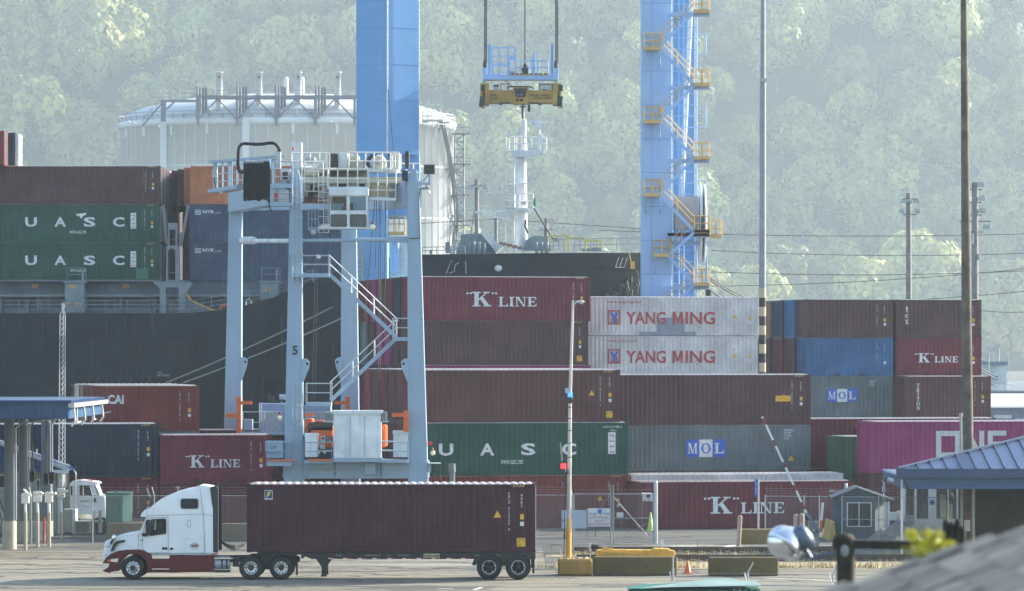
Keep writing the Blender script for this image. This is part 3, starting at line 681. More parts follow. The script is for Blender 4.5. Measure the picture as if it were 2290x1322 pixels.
# --- right back stack of twenty-footers
for i in range(5):
    for col in range(2):
        if col == 1 and i > 1: continue
        for k in range(5):
            H = HQ if k == 2 else STD; z = (0, STD, 2*STD, 2*STD+HQ, 3*STD+HQ)[k]
            if i == 4 and k > 3: continue
            X0 = X_((1997, 2195)[col], 272.5+col*1.3)-S20*math.cos(YAW)-i*2.6*math.sin(R(15)); Y0 = 272.5+col*1.3-S20*math.sin(YAW)+i*2.6
            cc = [[('wine','brown','grey','blue','dark brown'), ('brown','wine','brown','dark brown','blue'), ('brown','wine','brown','maroon','navy'), ('wine','brown','brown','brown','tan'), ('wine','brown','brown','tan','tan')],
                  [('brown','wine','brown','maroon','dark brown'), ('wine','brown','wine','brown','wine')]][col][i][k]
            if col == 1 and k == 2 and i == 0: X0 = X_(2216, 270.5)-S20*math.cos(YAW); Y0 = 270.5-S20*math.sin(YAW)
            if i == 0 and col == 0: lab = ('low hidden wine container under the grey MOL twenty-footer', 'low hidden brown container under the grey MOL twenty-footer', 'small grey-green MOL container behind the dark brown container end', 'bright blue twenty-foot container with a darker overpainted patch', 'dark brown twenty-foot container left of the tex one, top tier')[k]
            elif i == 0: lab = ('low hidden brown container behind the wooden pole', 'low hidden wine container behind the wooden pole', 'brown TRITON container behind the tall wooden pole', 'maroon twenty-foot K LINE container behind the tall wooden pole', 'dark brown container with white tex letters, top tier on the right')[k]
            else: lab = '%s container end, %s row behind the %s column of twenty-footers, %s tier' % (cc, ('', 'second', 'third', 'fourth', 'last')[i], ('left', 'right')[col], ('lowest', 'second', 'third', 'fourth', 'top')[k])
            c = container(wx=X0, Y=Y0+.01*k, z=z, L=S20, H=H, c=cc, label=lab)
            if i == 0:
                if col == 0 and k == 2: mol(c, 1.4, 1.15, 2.15, .88); letters(c, 'MOAU\n0727\n0732', 4.4, 2.2, .5, .4, WLET, -.004, name='owner_code')
                elif k > 1: ids(c, ('SEGU 168404 5','TTNU 352980 4')[col], '22G1', yellow=(k==4 or col==1), top=False)
                if col == 0 and k == 3:
                    for q, (a, b, c0, d) in enumerate(((.9,5.0,.7,1.6), (1.4,4.6,.5,1.75), (.3,2.0,2.1,2.35))): MB().add([(a,-.005-.002*q,c0),(b,-.005-.002*q,c0),(b-.2,-.005-.002*q,d),(a+.3,-.005-.002*q,d)], [(0,1,2,3)]).build('overpaint_patch', steel('dark blue overpaint', (.04,.11,.27), .5), c, world=False)
                if col == 1 and k == 4:
                    for q, ch in enumerate('tex'): serif(c, ch, .62, 1.72-q*.40, .42, WLET, .27)
                if col == 1 and k == 3: kline(c, 1.3, .92, 3.1, .62)
                if col == 1 and k == 2: serif(c, 'TRITON', .95, 2.15, .27, WLET, vertical=True, wd=1.1)
# ------------------------------------------------------------------ rubber-tyred gantry crane "5"
RTG = steel('gantry crane paint', (.30,.41,.52), .14, even=True); RTGW = steel('pale crane paint', (.70,.76,.78), .12); CREAM = steel('cream crane paint', (.62,.58,.46), .25)
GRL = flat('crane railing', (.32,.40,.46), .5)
YN, YF = 214.0, 237.0
g = thing('gantry_crane', 'pale blue rubber-tyred gantry crane with a black 5 on its leg, white cab on top', 'gantry crane', (X_(790, YN), YN, 0))
def leg(pb, pt, Y, yb, yt, m=RTG):      # pb, pt: (left px, right px) at rows yb (bottom) and yt (top)
    a0, a1 = X_(pb[0], Y), X_(pb[1], Y); b0, b1 = X_(pt[0], Y), X_(pt[1], Y); z0, z1 = max(Z_(yb, Y), .6), Z_(yt, Y); d = .55
    return MB().hexa([(a0,Y-d,z0),(a1,Y-d,z0),(a1,Y+d,z0),(a0,Y+d,z0)], [(b0,Y-d*.8,z1),(b1,Y-d*.8,z1),(b1,Y+d*.8,z1),(b0,Y+d*.8,z1)]).build('leg', m, g, bevel=.03)
leg((636,680), (650,674), YN, 1078, 400); leg((913,958), (911,938), YN, 1078, 408)
leg((499,540), (513,542), YF, 1150, 470); leg((762,806), (764,797), YF, 1150, 470)
def wb(px0, px1, py0, py1, Y, d=.5, dy=0):       # box from a pixel rectangle at distance Y
    return (X_(px0, Y), X_(px1, Y), Y-d+dy, Y+d+dy, Z_(py1, Y), Z_(py0, Y))
def B(name, px0, px1, py0, py1, Y, m, par=g, d=.5, dy=0, bevel=0): return MB().box(*wb(px0, px1, py0, py1, Y, d, dy)).build(name, m, par, bevel=bevel)
# leg tips
for p in ((652,672,378,402), (914,936,378,410)):
    x0, x1, y0, y1 = p; a, b = X_(x0-1, YN), X_(x1+1, YN); q = (b-a)*.28; z0, z1 = Z_(y1, YN), Z_(y0, YN)
    MB().hexa([(a,YN-.45,z0),(b,YN-.45,z0),(b,YN+.45,z0),(a,YN+.45,z0)], [(a+q,YN-.3,z1),(b-q,YN-.3,z1),(b-q,YN+.3,z1),(a+q,YN+.3,z1)]).build('leg_cap', RTG, g)
# sills, girders (from near leg top to far leg top), bogies
B('sill_beam', 634, 960, 1030, 1070, YN, RTG, bevel=.04); B('sill_beam', 497, 810, 1090, 1130, YF, RTG)
def girder(pn, pf, yn, yf, wd=.9):      # near px,(y0,y1); far px
    a, b = X_(pn, YN), X_(pf, YF); m = MB()
    m.hexa([(a-wd/2,YN,Z_(yn[1],YN)),(a+wd/2,YN,Z_(yn[1],YN)),(b+wd/2,YF,Z_(yf[1],YF)),(b-wd/2,YF,Z_(yf[1],YF))],
           [(a-wd/2,YN,Z_(yn[0],YN)),(a+wd/2,YN,Z_(yn[0],YN)),(b+wd/2,YF,Z_(yf[0],YF)),(b-wd/2,YF,Z_(yf[0],YF))]); return m.build('girder', RTG, g)
girder(660, 527, (404,452), (432,474)); girder(924, 780, (404,464), (432,474))
B('end_beam', 513, 797, 436, 470, YF+.2, RTG)
for (px0, px1, Y) in ((625,700,YN), (905,990,YN), (490,560,YF), (750,830,YF)):
    x0, x1 = X_(px0, Y), X_(px1, Y); MB().box(x0, x1, Y-.4, Y+.4, .5, .95).build('bogie', RTG, g)
    for x in (x0+.45, x1-.45):
        w_ = MB().lathe([(.1,-.3),(.5,-.3),(.6,-.22),(.6,.22),(.5,.3),(.1,.3)], (x, Y-.1, .6), 'Y', 18).build('wheel', RUBBER, g)
# lugs with a hole
for (px, py, Y, s) in ((540,799,YF,1), (677,802,YN,1), (765,799,YF,-1), (914,802,YN,-1)):
    X0 = X_(px, Y); z1 = Z_(py, Y); z0 = Z_(py+52, Y); hx = X0+s*.26; hz = z1-.28
    hole = [(hx+.08*math.cos(t*.785), hz+.08*math.sin(t*.785)) for t in range(8)]
    MB().prism([(X0-s*.05,z0),(X0+s*.06,z0),(X0+s*.36,z1-.5),(X0+s*.40,z1-.15),(X0+s*.22,z1),(X0-s*.05,z1)][::s], Y-.57, Y-.47, [hole]).build('lug', RTG, g)
letters(g, '5', X_(655.5,YN)-g.location.x, Z_(794,YN), .27, .50, BLACK, -.56, .03, 'crane_number')
# tie rods
MB().tube(W(645,538,YN-.1), W(905,536,YN-.1), .09, n=8).box(X_(868,YN), X_(915,YN), YN-.2, YN+.05, Z_(543,YN), Z_(529,YN)).build('tie_rod', RTG, g)
MB().tube(W(540,539,YF), W(656,539,YN), .12, n=8).tube(W(540,538,YF), W(568,538,231), .22, n=8).build('tie_rod', RTGW, g)
MB().tube(W(785,536,YF), W(926,538,YN), .12, n=8).build('tie_rod', RTG, g)
# ladder with cage up the near left leg
m = MB(); yl = YN-.75; x0, x1 = X_(655,yl), X_(675,yl); z0, z1 = Z_(1075,yl), Z_(372,yl)
for x in (x0, x1): m.tube((x,yl,z0), (x,yl,Z_(855,yl)), .022, n=4).tube((x,yl,Z_(635,yl)), (x,yl,z1), .022, n=4)
gap0, gap1 = Z_(855,yl), Z_(635,yl); k = z0
while k < z1:
    if not gap0 < k < gap1: m.tube((x0,yl,k), (x1,yl,k), .014, n=4, cap=False)
    k += .3
k = z0+2
while k < z1:
    cxx = (x0+x1)/2; pts = [(cxx+.34*math.cos(t), yl-.05-.5*math.sin(t), k) for t in (0,.6,1.2,1.57,1.95,2.55,3.14)]; m.path(pts, .014, 4) if not gap0 < k < gap1 else None; k += 1.0
for a in (-.24, 0, .24): m.tube((cxx+a, yl-.5, z0+2), (cxx+a, yl-.5, gap0), .012, n=4).tube((cxx+a, yl-.5, gap1), (cxx+a, yl-.5, z1), .012, n=4)
m.build('caged_ladder', GRL, g)
# stairs: two flights and three landings between the near legs
def stairs(p0, p1, Y, par, ms, mr, wd=.75, name='stair_flight', hr=1.0):
    a = W(*p0, Y); b = W(*p1, Y); m = MB()
    for dy in (0, wd): m.bar(a+Vector((0,dy,0)), b+Vector((0,dy,0)), .05, .19)
    n = max(3, int(abs(b.z-a.z)/.22))
    for i in range(n): p = a.lerp(b, (i+.5)/n); m.box(p.x-.13, p.x+.13, Y, Y+wd, p.z-.02, p.z+.015)
    m.build(name, ms, par); r = MB()
    for dy in (0, wd):
        o = Vector((0,dy,0)); n = max(2, int((b-a).length/1.3))
        for h in (.55*hr, 1.0*hr): r.tube(a+o+Vector((0,0,h)), b+o+Vector((0,0,h)), .024, n=4)
        for i in range(n+1): p = a.lerp(b, i/n)+o; r.tube(p, p+Vector((0,0,hr)), .026, n=4)
    r.build('handrail', mr, par)
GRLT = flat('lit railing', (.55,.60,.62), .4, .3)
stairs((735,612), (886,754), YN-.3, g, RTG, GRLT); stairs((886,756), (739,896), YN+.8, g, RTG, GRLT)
def platform(px0, px1, py, Y, depth, par, m, mr, h=1.1, th=.2, sides='lrfb', name='platform', dy=0):
    x0, x1, z = X_(px0, Y), X_(px1, Y), Z_(py, Y); y0 = Y+dy; MB().box(x0, x1, y0, y0+depth, z-th, z).build(name, m, par)
    r = MB(); r.rail([(x0,y0,z),(x1,y0,z)], h); r.rail([(x0,y0+depth,z),(x1,y0+depth,z)], h)
    if 'l' in sides: r.rail([(x0,y0,z),(x0,y0+depth,z)], h)
    if 'r' in sides: r.rail([(x1,y0,z),(x1,y0+depth,z)], h)
    r.build('railing', mr, par)
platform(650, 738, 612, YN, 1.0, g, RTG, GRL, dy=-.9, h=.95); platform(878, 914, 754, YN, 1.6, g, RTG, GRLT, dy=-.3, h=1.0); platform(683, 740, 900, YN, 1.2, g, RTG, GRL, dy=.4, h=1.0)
MB().box(*wb(708, 717, 570, 578, YN-.95, .02)).build('notice_plate', WLET, g); MB().box(*wb(884, 890, 714, 720, YN-.35, .02)).build('notice_plate', WLET, g)
# lower deck with machinery
platform(600, 655, 1028, YN, 2.0, g, RTG, GRL, dy=-1.6, h=.95, th=.3); platform(683, 745, 1028, YN, 2.0, g, RTG, GRL, dy=-1.6, h=.95, th=.15); platform(852, 914, 1027, YN, 2.0, g, RTG, GRL, dy=-1.6, h=.95, th=.15)
MB().box(*wb(598, 660, 1028, 1031, YN-1.7, .05)).box(*wb(690, 746, 1027, 1030.5, YN-1.7, .05)).build('kick_strip', ORG, g)
hs = B('electrical_house', 748, 852, 922, 1024, YN-.6, RTGW, d=1.1, bevel=.03)
for px in (783, 815): MB().box(*wb(px, px+1, 930, 1021, YN-1.72, .012)).build('panel_joint', GALV, hs)
B('house_roof', 744, 855, 918, 925, YN-.6, RTGW, d=1.2); B('house_base', 744, 854, 1024, 1032, YN-.6, RTG, d=1.15)
for (a, b) in ((727,746), (853,866)):
    ac = B('air_conditioner', a, b, 921, 942, YN-.7, GALV, d=.4, bevel=.02)
    m = MB()
    for k in range(7): zz = Z_(924+k*2.4, YN); m.box(X_(a,YN)+.05, X_(b,YN)-.03, YN-1.13, YN-1.10, zz-.02, zz)
    m.build('grille', DARK, ac); B('bracket', a-2, b+2, 942, 944, YN-.7, RTGW, d=.45)
for (a, b, c, dd) in ((683,711,972,1022), (880,913,966,1022)):
    cb = B('cabinet', a, b, c, dd, YN-.4, RTGW, d=.5, bevel=.02); B('cabinet_lid', a-1, b+1, c-3, c+4, YN-.4, RTGW, par=cb, d=.55)
# diesel generator and drums (orange)
for (a, b, c, dd, Y) in ((683,702,936,968,YN+1.6), (697,748,952,1000,YN+1.4), (852,866,950,1000,YN+1.4), (707,745,940,950,YN+1.7)):
    B('generator_housing', a, b, c, dd, Y, ORG, d=.8, bevel=.08)
MB().tube(W(690,958,YN+1), W(742,958,YN+1), .35, n=12).build('exhaust_muffler', DARK, g); B('control_box', 683, 700, 924, 931, YN-.8, ORG, d=.1)
B('louvred_hood', 697, 745, 944, 962, YN+1.1, DARK, d=.5)
sg = B('notice_board', 717, 727, 975, 992, YN-.1, WLET, d=.03); B('notice_patch', 719, 725, 978, 983, YN-.14, RED, par=sg, d=.01); nb = B('notice_board', 728, 745, 975, 990, YN-.1, DARK, d=.02)
letters(g, 'PACECO\nCRANES', X_(729,YN)-g.location.x, Z_(989,YN), .36, .3, WLET, -.13, name='board_text')
B('base_unit', 716, 727, 994, 1004, YN-.1, WLET, d=.03)
for (px, py) in ((713,1012), (726,1011)): MB().blob(W(px,py,YN-.6), .09, 8, 5).build('work_lamp', flat('lamp glass', (.9,.9,.8), .2), g)
# side cabinet left of the leg, hoses
B('side_cabinet', 594, 634, 986, 1009, YN-.6, RTG, d=.5, bevel=.03); B('side_cabinet', 598, 634, 1010, 1024, YN-.6, RTG, d=.3)
letters(g, 'OF', X_(608,YN)-g.location.x, Z_(1003,YN), .3, .16, BLACK, -1.12, name='cabinet_text')
MB().path([W(691,1072,YN-.56), W(691,1052,YN-.56), W(785,1052,YN-.56), W(790,1055,YN-.56), W(790,1068,YN-.56)], .03).build('conduit', GALV, g)
MB().tube(W(749,1033,YN-.55), W(749,1066,YN-.55), .02).tube(W(852,1033,YN-.55), W(852,1066,YN-.55), .02).build('panel_seams', DARK, g)
B('junction_box', 816, 840, 1035, 1061, YN-.7, RTG, d=.2, bevel=.02)
for (px, py) in ((957,1042),(636,1050)): MB().box(*wb(px, px+6, py-5, py+12, YN-.5, .1)).build('hinge_plate', RTG, g)
# orange tyre guards / anchors
for (px, py, Y, s, pz) in ((534,887,YF-9,1,970), (777,887,YF-6,-1,925), (908,918,YN-.9,-1,966)):
    m = MB(); x = X_(px, Y); m.box(x-.13, x+.13, Y-.13, Y+.13, Z_(pz,Y), Z_(py,Y)); zz = Z_(py+14, Y) if s*px != -908 else Z_(py+10,Y)
    m.box(x+min(0, s*.75), x+max(0, s*.75), Y-.11, Y+.11, zz-.1, zz+.1)
    if s == 1: m.box(x-.72, x+.1, Y-.12, Y+.12, zz-.85, zz-.6)
    m.build('wheel_guard', ORG, g)
# far deck: container-like power pack with louvres and railings
pk = B('power_pack', 582, 648, 902, 968, YF-3, steel('power pack paint', (.30,.38,.52), .15), d=1.3, bevel=.03); B('power_pack', 683, 740, 906, 968, YF-3, MATS['power pack paint'], d=1.3)
m = MB()
for k in range(22): zz = Z_(918+k*2.1, YF); m.box(X_(597,YF), X_(641,YF), YF-4.42, YF-4.36, zz-.018, zz+.01); m.box(X_(690,YF), X_(735,YF), YF-4.42, YF-4.36, zz-.018, zz+.01)
m.build('louvres', WLET, g); m = MB(); m.rail([W(543,968,YF-6), W(640,968,YF-6)], 1.2); m.rail([W(580,968,YF-6.2), W(584,968,YF-6.2)], 1.7, step=.4); m.build('railing', GRL, g)
B('far_platform', 541, 660, 966, 972, YF-5, RTG, d=1.2); B('battery_box', 546, 565, 938, 962, YF-6, RTG, d=.5)
for (px, py) in ((605,886),(612,892),(628,887)): MB().tube(W(px,902,YF-3), W(px-3,py-6,YF-3), .07).build('exhaust_pipe', DARK, g)
MB().tube(W(625,888,YF-3), W(648,888,YF-3), .16, n=10).build('exhaust_pipe', GALV, g)
# lamps on the gantry
def bulb(px, py, Y, par=g, arm=True, r=.13):
    o = MB().blob(W(px,py,Y), r, 8, 6).build('flood_lamp', flat('warm lamp glass', (.9,.85,.6), .2), par)
    MB().tube(W(px+1,py-4,Y), W(px-2,py-12,Y), .06).build('lamp_bracket', flat('dark red bracket', (.25,.03,.03)), par); return o
bulb(626,934,YN-1); bulb(968,1013,YN-.6); bulb(833,508,YN-.8, r=.16); bulb(957,430,YN-.2); MB().blob(W(700,520,YN-.5), .16, 8, 5).build('flood_lamp', GALV, g)
MB().box(*wb(957,966,988,996,YN-.6,.15)).build('warning_beacon', RED, g); B('lamp_shelf', 957, 985, 1035, 1037, YN-.6, WLET, d=.3)
MB().path([W(970,1037,YN-.6), W(983,1050,YN-.6), W(986,1072,YN-.6), W(998,1080,YN-.6)], .03).build('hanging_cable', BLACK, g)
# light / antenna bracket on the right leg
m = MB(); m.bar(W(916,411,YN-.4), W(962,411,YN-.4), .12).bar(W(945,407,YN-.4), W(960,388,YN-.4), .08).bar(W(960,411,YN-.4), W(960,385,YN-.4), .1).bar(W(934,422,YN-.4), W(960,422,YN-.4), .12, .1); m.build('lamp_bracket', RTG, g)
B('flood_light', 949, 972, 369, 389, YN-.4, DARK, d=.15, bevel=.02); B('flood_light_frame', 947.5, 973.5, 367.5, 390, YN-.2, GALV, d=.1)
MB().path([W(956,412,YN-.55), W(952,420,YN-.55), W(940,424,YN-.55), W(937,440,YN-.55), W(938,520,YN-.55), W(940,530,YN-.55), W(938,533,YN-.55), W(914,533,YN-.55)], .022).build('hanging_cable', BLACK, g)
# ------------------------------------------------------------------ trolley on the gantry (moves by itself: own thing)
YT = YN+2.0
t = thing('crane_trolley', 'cream machinery trolley with winch drums and white railings on top of the gantry crane', 'crane trolley', (X_(780, YT), YT, Z_(470, YT)))
tb = lambda n, a, b, c, dd, m, dy=0, dep=.4, bev=0, par=None: B(n, a, b, c, dd, YT+dy, m, par=par or t, d=dep, bevel=bev)
tb('trolley_frame', 674, 910, 398, 412, CREAM, .8, 1.2); tb('trolley_frame', 676, 825, 372, 398, RTGW, 2.4, .6); tb('machine_deck', 676, 890, 378, 384, CREAM, 1.4, 1.6)
tb('switch_cabinet', 653, 676, 319, 378, RTGW, 1.5, .5, .02); tb('winch_motor', 683, 707, 352, 366, GALV, .6, .4, .08); tb('winch_motor', 760, 790, 346, 376, RTGW, 1.8, .5, .05)
tb('control_cabinet', 735, 755, 344, 376, DARK, .4, .3, .02); tb('control_cabinet', 756, 778, 342, 376, RTGW, .6, .3, .02); tb('hydraulic_unit', 784, 804, 348, 384, CREAM, .9, .4, .05)
tb('gear_box', 684, 712, 378, 394, CREAM, .2, .5, .06); tb('gear_box', 712, 740, 366, 392, RTGW, 1.0, .5, .06); tb('motor', 797, 815, 358, 378, GALV, .3, .35, .05)
MB().lathe([(.0,-.5),(.36,-.5),(.42,-.42),(.3,-.4),(.3,.6),(.42,.62),(.0,.65)], W(847,365,YT+.2), 'Y', 20).build('winch_drum', CREAM, t)
MB().lathe([(.3,-.35),(.46,-.35),(.46,.5),(.3,.5)], W(838,364,YT+.5), 'Y', 20).build('winch_drum_cover', DARK, t)
MB().tube(W(843,362,YT-.35), W(853,366,YT-.35), .1).blob(W(848,362,YT-.33), .16, 8, 4).build('drum_hub', GALV, t)
for (a, b, c, dd) in ((704,722,404,420), (724,742,400,430), (758,774,408,422), (784,800,404,424), (806,815,402,420), (690,700,425,450), (712,724,432,445)):
    tb('drive_unit', a, b, c, dd, DARK if (a//2) % 2 else GALV, .5, .5, .03)
tb('copper_pipework', 694, 712, 414, 436, flat('primer red steel', (.34,.16,.12), .6), 1.4, .3); tb('lower_beam', 660, 780, 438, 455, flat('primer red steel', (.34,.16,.12), .6), 3.4, .3)
tb('girder_wall', 676, 905, 402, 440, CREAM, 3.0, .15)
# railings in white around and in front
WR = flat('white railing', (.74,.73,.66), .4, var=.05); m = MB()
def grid(x0, x1, y0, y1, nx, ny, dy=-.6, r=.035):
    Y = YT+dy
    for i in range(nx+1): px = x0+(x1-x0)*i/nx; m.tube(W(px,y0,Y), W(px,y1,Y), r, n=4)
    for i in range(ny+1): py = y0+(y1-y0)*i/ny; m.tube(W(x0,py,Y), W(x1,py,Y), r, n=4)
grid(652, 735, 342, 361, 4, 1, .2); grid(780, 892, 341, 380, 6, 2, -.5); grid(733, 822, 378, 421, 4, 2, -.8); grid(825, 885, 384, 446, 3, 3, -.9); grid(878, 896, 345, 378, 3, 1, .2)
grid(681, 722, 362, 428, 2, 3, -.4); grid(712, 735, 378, 520, 2, 8, -.7, .025); grid(893, 940, 366, 386, 3, 1, 0)
for a in (727, 731, 735): m.path([W(a,345,YT-.5), W(a+2,343,YT-.5), W(a+2,375,YT-.5), W(a-3,378,YT-.5)], .035)
m.build('railing', WR, t); m = MB(); grid(690, 712, 468, 512, 3, 2, -.7, .03); m.build('railing', GRL, t)
m = MB(); grid(724, 733, 425, 500, 1, 14, -.5, .018); m.build('ladder', WR, t)
tb('cab_step', 690, 714, 509, 516, RTG, -.6, .5); tb('cage_floor', 825, 886, 444, 449, RTGW, -.3, .7); tb('cage_roof', 824, 888, 380, 386, RTGW, -.3, .7); tb('cage_floor', 733, 824, 419, 424, RTGW, -.2, .7)
# operator cab (own thing? it hangs rigidly from the trolley: a part with glass sub-parts)
cab = None
x0, x1, y0, y1 = X_(740,YT-1), X_(824,YT-1), YT-2.2, YT-.4; z0, z1 = Z_(513,YT-1), Z_(425,YT-1); zc = lambda py: Z_(py, YT-1); xc = lambda px: X_(px, YT-1)
def rr(a, b, c, dd, r=.08, n=3):
    p = []
    for cx_, cz_, s in ((b-r, c+r, 270), (b-r, dd-r, 0), (a+r, dd-r, 90), (a+r, c+r, 180)):
        for i in range(n+1): th = R(s+90*i/n); p.append((cx_+r*math.cos(th), cz_+r*math.sin(th)))
    return p
H1 = rr(xc(741.5), xc(777), zc(472.5), zc(441), .02); H2 = rr(xc(784), xc(820), zc(472.5), zc(441), .02); H3 = rr(xc(741), xc(778), zc(509.5), zc(481)); H4 = rr(xc(784), xc(821.5), zc(509.5), zc(481))
cab = MB().prism([(x0,z0),(x1,z0),(x1,z1),(x0,z1)], y0, y0+.08, [H1,H2,H3,H4]).build('cab', RTGW, t)
c2 = MB().box(x0, x1, y0-.02, y1, z1-.03, z1+.05).box(x0, x1, y0+.08, y1, z0, z0+.08).box(x0, x0+.06, y1-.5, y1, z0, z1).box(x1-.06, x1, y1-.3, y1, z0, z1).box(x0, x1, y1-.06, y1, z0, zc(478)).build('cab_shell', RTGW, cab)
B('cab_header', 738, 825, 423, 438, YT-1.3, RTGW, par=cab, d=1.0)
for h, gm in ((H1,1),(H2,1),(H3,0),(H4,0)):
    MB().prism(h, y0+.05, y0+.06).build('window_pane', glassy('clear cab glass', (.03,.05,.05), .06, .7) if gm else glassy('dark cab glass', (.035,.06,.075), .1), cab)
for px in (768, 798): MB().tube((xc(px), y0+.03, zc(471)), (xc(px-3), y0+.03, zc(455)), .012, n=4).build('wiper', BLACK, cab)
MB().prism([(xc(714),z0),(x0,z0),(x0,zc(502)),(xc(730),zc(503)),(xc(714),zc(508))], y0+.2, y1).build('cab_floor_extension', RTGW, cab)
MB().box(xc(770), xc(790), YT-1.2, YT-.9, zc(478), zc(455)).build('seat', DARK, cab)
# festoon cable curtain and arch hose on the left girder
f = thing('festoon_cable', 'black curtain of looped festoon cables hanging on the left of the gantry top', 'cable festoon', (X_(575,YN+3), YN+3, Z_(445,YN+3)))
m = MB(); yf = YN+3; rf = random.Random(2)
for i in range(26):
    px = 546+i*2.05; yb = 445+rf.uniform(-3, 2); m.path([W(px+1,362,yf+.1*(i%3)), W(px,372,yf+.1*(i%3)), W(px,yb,yf+.1*(i%3)), W(px+1.5,yb+2,yf+.1*(i%3)+.1), W(px+2,372,yf+.25)], .05, 5)
m.box(*wb(547, 598, 372, 444, yf+.35, .06)); m.build('cable_loops', RUBBER, f)
m = MB()
for i in range(8): m.path([W(590+i*1.6,362,yf-.2), W(598+i*.8,375,yf-.2), W(600+i*.6,410,yf-.3), W(598+i*.6,440,yf-.3), W(604,468,yf-.3), W(606+i*.4,472,yf-.2)], .03, 4)
m.build('cable_loops', RUBBER, f)
m = MB(); 
for i in range(9): p = W(550+i*6, 362, yf); m.blob(p, .1, 7, 5)
m.build('cable_clamps', GALV, f)
m = MB(); m.path([W(*p, yf-.2) for p in ((548,384),(538,386),(533,380),(532,370),(533,350),(534,332),(537,325),(544,321),(560,322),(575,323),(590,322),(600,320),(612,320),(619,325),(624,333),(625,350))], .09, 7); m.build('arch_hose', RUBBER, f)
# cable trolley walkway at the left (part of gantry)
m = MB(); yw = YN+6
m.bar(W(476,362,yw+6), W(625,350,yw-4), .5, .12).bar(W(480,428,yw+6), W(545,418,yw-2), .8, .2)
for i in range(9): q = i/8; a = W(482+q*130, 364-q*8, yw+6-q*9); b = W(482+q*130, 426-q*2, yw+6-q*9); m.bar(a, b, .1 if i % 2 else .24)
m.rail([W(482,424,yw+6), W(545,420,yw)], 1.3, mids=2); m.build('cable_walkway', RTG, g)
B('walkway_box', 475, 486, 380, 397, yw+5, GALV, d=.3); MB().path([W(480,397,yw+4.6), W(482,420,yw+4.6), W(490,428,yw+4.6)], .05).build('hanging_cable', BLACK, g)
for (px, py) in ((495,428), (543,424)): MB().blob(W(px,py,yw+3), .14, 8, 4).build('flood_lamp', flat('warm lamp glass', (.9,.85,.6), .2), g)
B('walkway_panel', 538, 620, 352, 378, yw+1, RTGW, d=.04); B('service_platform', 605, 653, 453, 462, YN-.5, RTG, d=.6); B('service_platform', 606, 654, 412, 420, YN-.5, RTG, d=.6); B('hoist_box', 617, 628, 340, 378, YN, GALV, d=.4)
m = MB(); m.rail([W(607,456,YN-1.1), W(654,456,YN-1.1)], .85, mids=2); m.rail([W(610,412,YN-1.1), W(653,412,YN-1.1)], 1.2, mids=2); m.build('railing', GRL, g)
B('switch_panel', 624, 646, 425, 452, YN-.6, GALV, d=.2); B('red_fitting', 613, 621, 430, 450, YN-.7, RED, d=.05); B('brake_unit', 632, 644, 385, 401, YN-.3, BLACK, d=.3); B('brake_housing', 628, 650, 378, 404, YN, WLET, d=.3)
MB().tube(W(911,378,YN), W(911,338,YN), .13, n=10).build('resistor_stack', DARK, g); B('drive_head', 899, 912, 382, 404, YN-.3, BLACK, d=.3)
MB().tube(W(656,336,YN+1), W(656,330,YN+1), .07).build('beacon', ORG, t)
# hoist ropes
m = MB()
for a, b, yb in ((838,812,760), (842,840,600), (848,846,850), (852,850,850), (862,860,760)): m.tube(W(a,448,YT), W(b,yb,YT+.5), .02, n=4)
for a, b in ((706,697), (712,704)): m.tube(W(a,540,YT), W(b,905,YT+1), .014, n=4)
m.build('hoist_ropes', DARK, t)

# ------------------------------------------------------------------ blue ship-to-shore crane legs
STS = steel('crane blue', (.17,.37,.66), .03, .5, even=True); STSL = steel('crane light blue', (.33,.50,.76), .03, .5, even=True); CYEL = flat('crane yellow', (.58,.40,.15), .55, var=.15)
def ccol(name, label, Y, pts_front, py0, py1, m=STS, depth=3.2, group=None):      # prism column from plan offsets
    o = thing(name, label, 'ship crane leg', (X_(sum(pts_front)/2, Y), Y, 0), 0, group); return o
YC = 287.0; zt = 36.0
lc = thing('ship_crane_leg', 'broad bright blue ship crane leg rising behind the gantry, left of the hanging spreader', 'ship crane leg', (X_(866,YC), YC, 0), 0, 'blue ship-to-shore crane legs')
a, b, c_ = X_(796,YC), X_(866,YC), X_(937,YC); zs = Z_(345,YC)
for (xa, xb, xc2, z0, z1) in ((a, b, c_, zs, zt),):
    MB().hexa([(xa,YC+.5,z0),(xb,YC-.55,z0),(xc2,YC+.95,z0),(xb,YC+3.4,z0)], [(xa,YC+.5,z1),(xb,YC-.55,z1),(xc2,YC+.95,z1),(xb,YC+3.4,z1)]).build('column', STS, lc)
MB().hexa([(a-.1,YC+.5,0),(b,YC-.55,0),(b+.1,YC+.7,0),(a+.4,YC+3,0)], [(a-.1,YC+.5,zs),(b,YC-.55,zs),(b+.1,YC+.7,zs),(a+.4,YC+3,zs)]).build('column_base', STS, lc)
MB().box(b+.1, c_, YC+.9, YC+3, Z_(487,YC), zs).build('cross_beam', STS, lc); MB().box(b+.1, c_, YC+2.6, YC+3, 0, Z_(533,YC)).build('lit_column_panel', RTGW, lc); MB().tube(W(885,610,YC+2), W(885,533,YC+2), .25).build('pipe', STSL, lc)  # pale panel paints in the sunlit inside of the leg
MB().tube(W(866,345,YC-.6), W(866,-70,YC-.6), .06).build('conduit', WLET, lc); MB().tube(W(937,345,YC+.7), W(937,-70,YC+.7), .04).build('edge_highlight', WLET, lc); MB().path([W(868,200,YC-.6), W(880,345,YC-.6), W(884,520,YC-.6)], .02).build('hanging_cable', BLACK, lc)  # white conduit and edge tube carry the painted edge highlights
m = MB()
for k in range(9):
    zq_ = zs+1.2+k*2.6; m.bar((a,YC+.49,zq_), (b,YC-.56,zq_), .012, .03).bar((b,YC-.56,zq_), (c_,YC+.94,zq_), .012, .03)
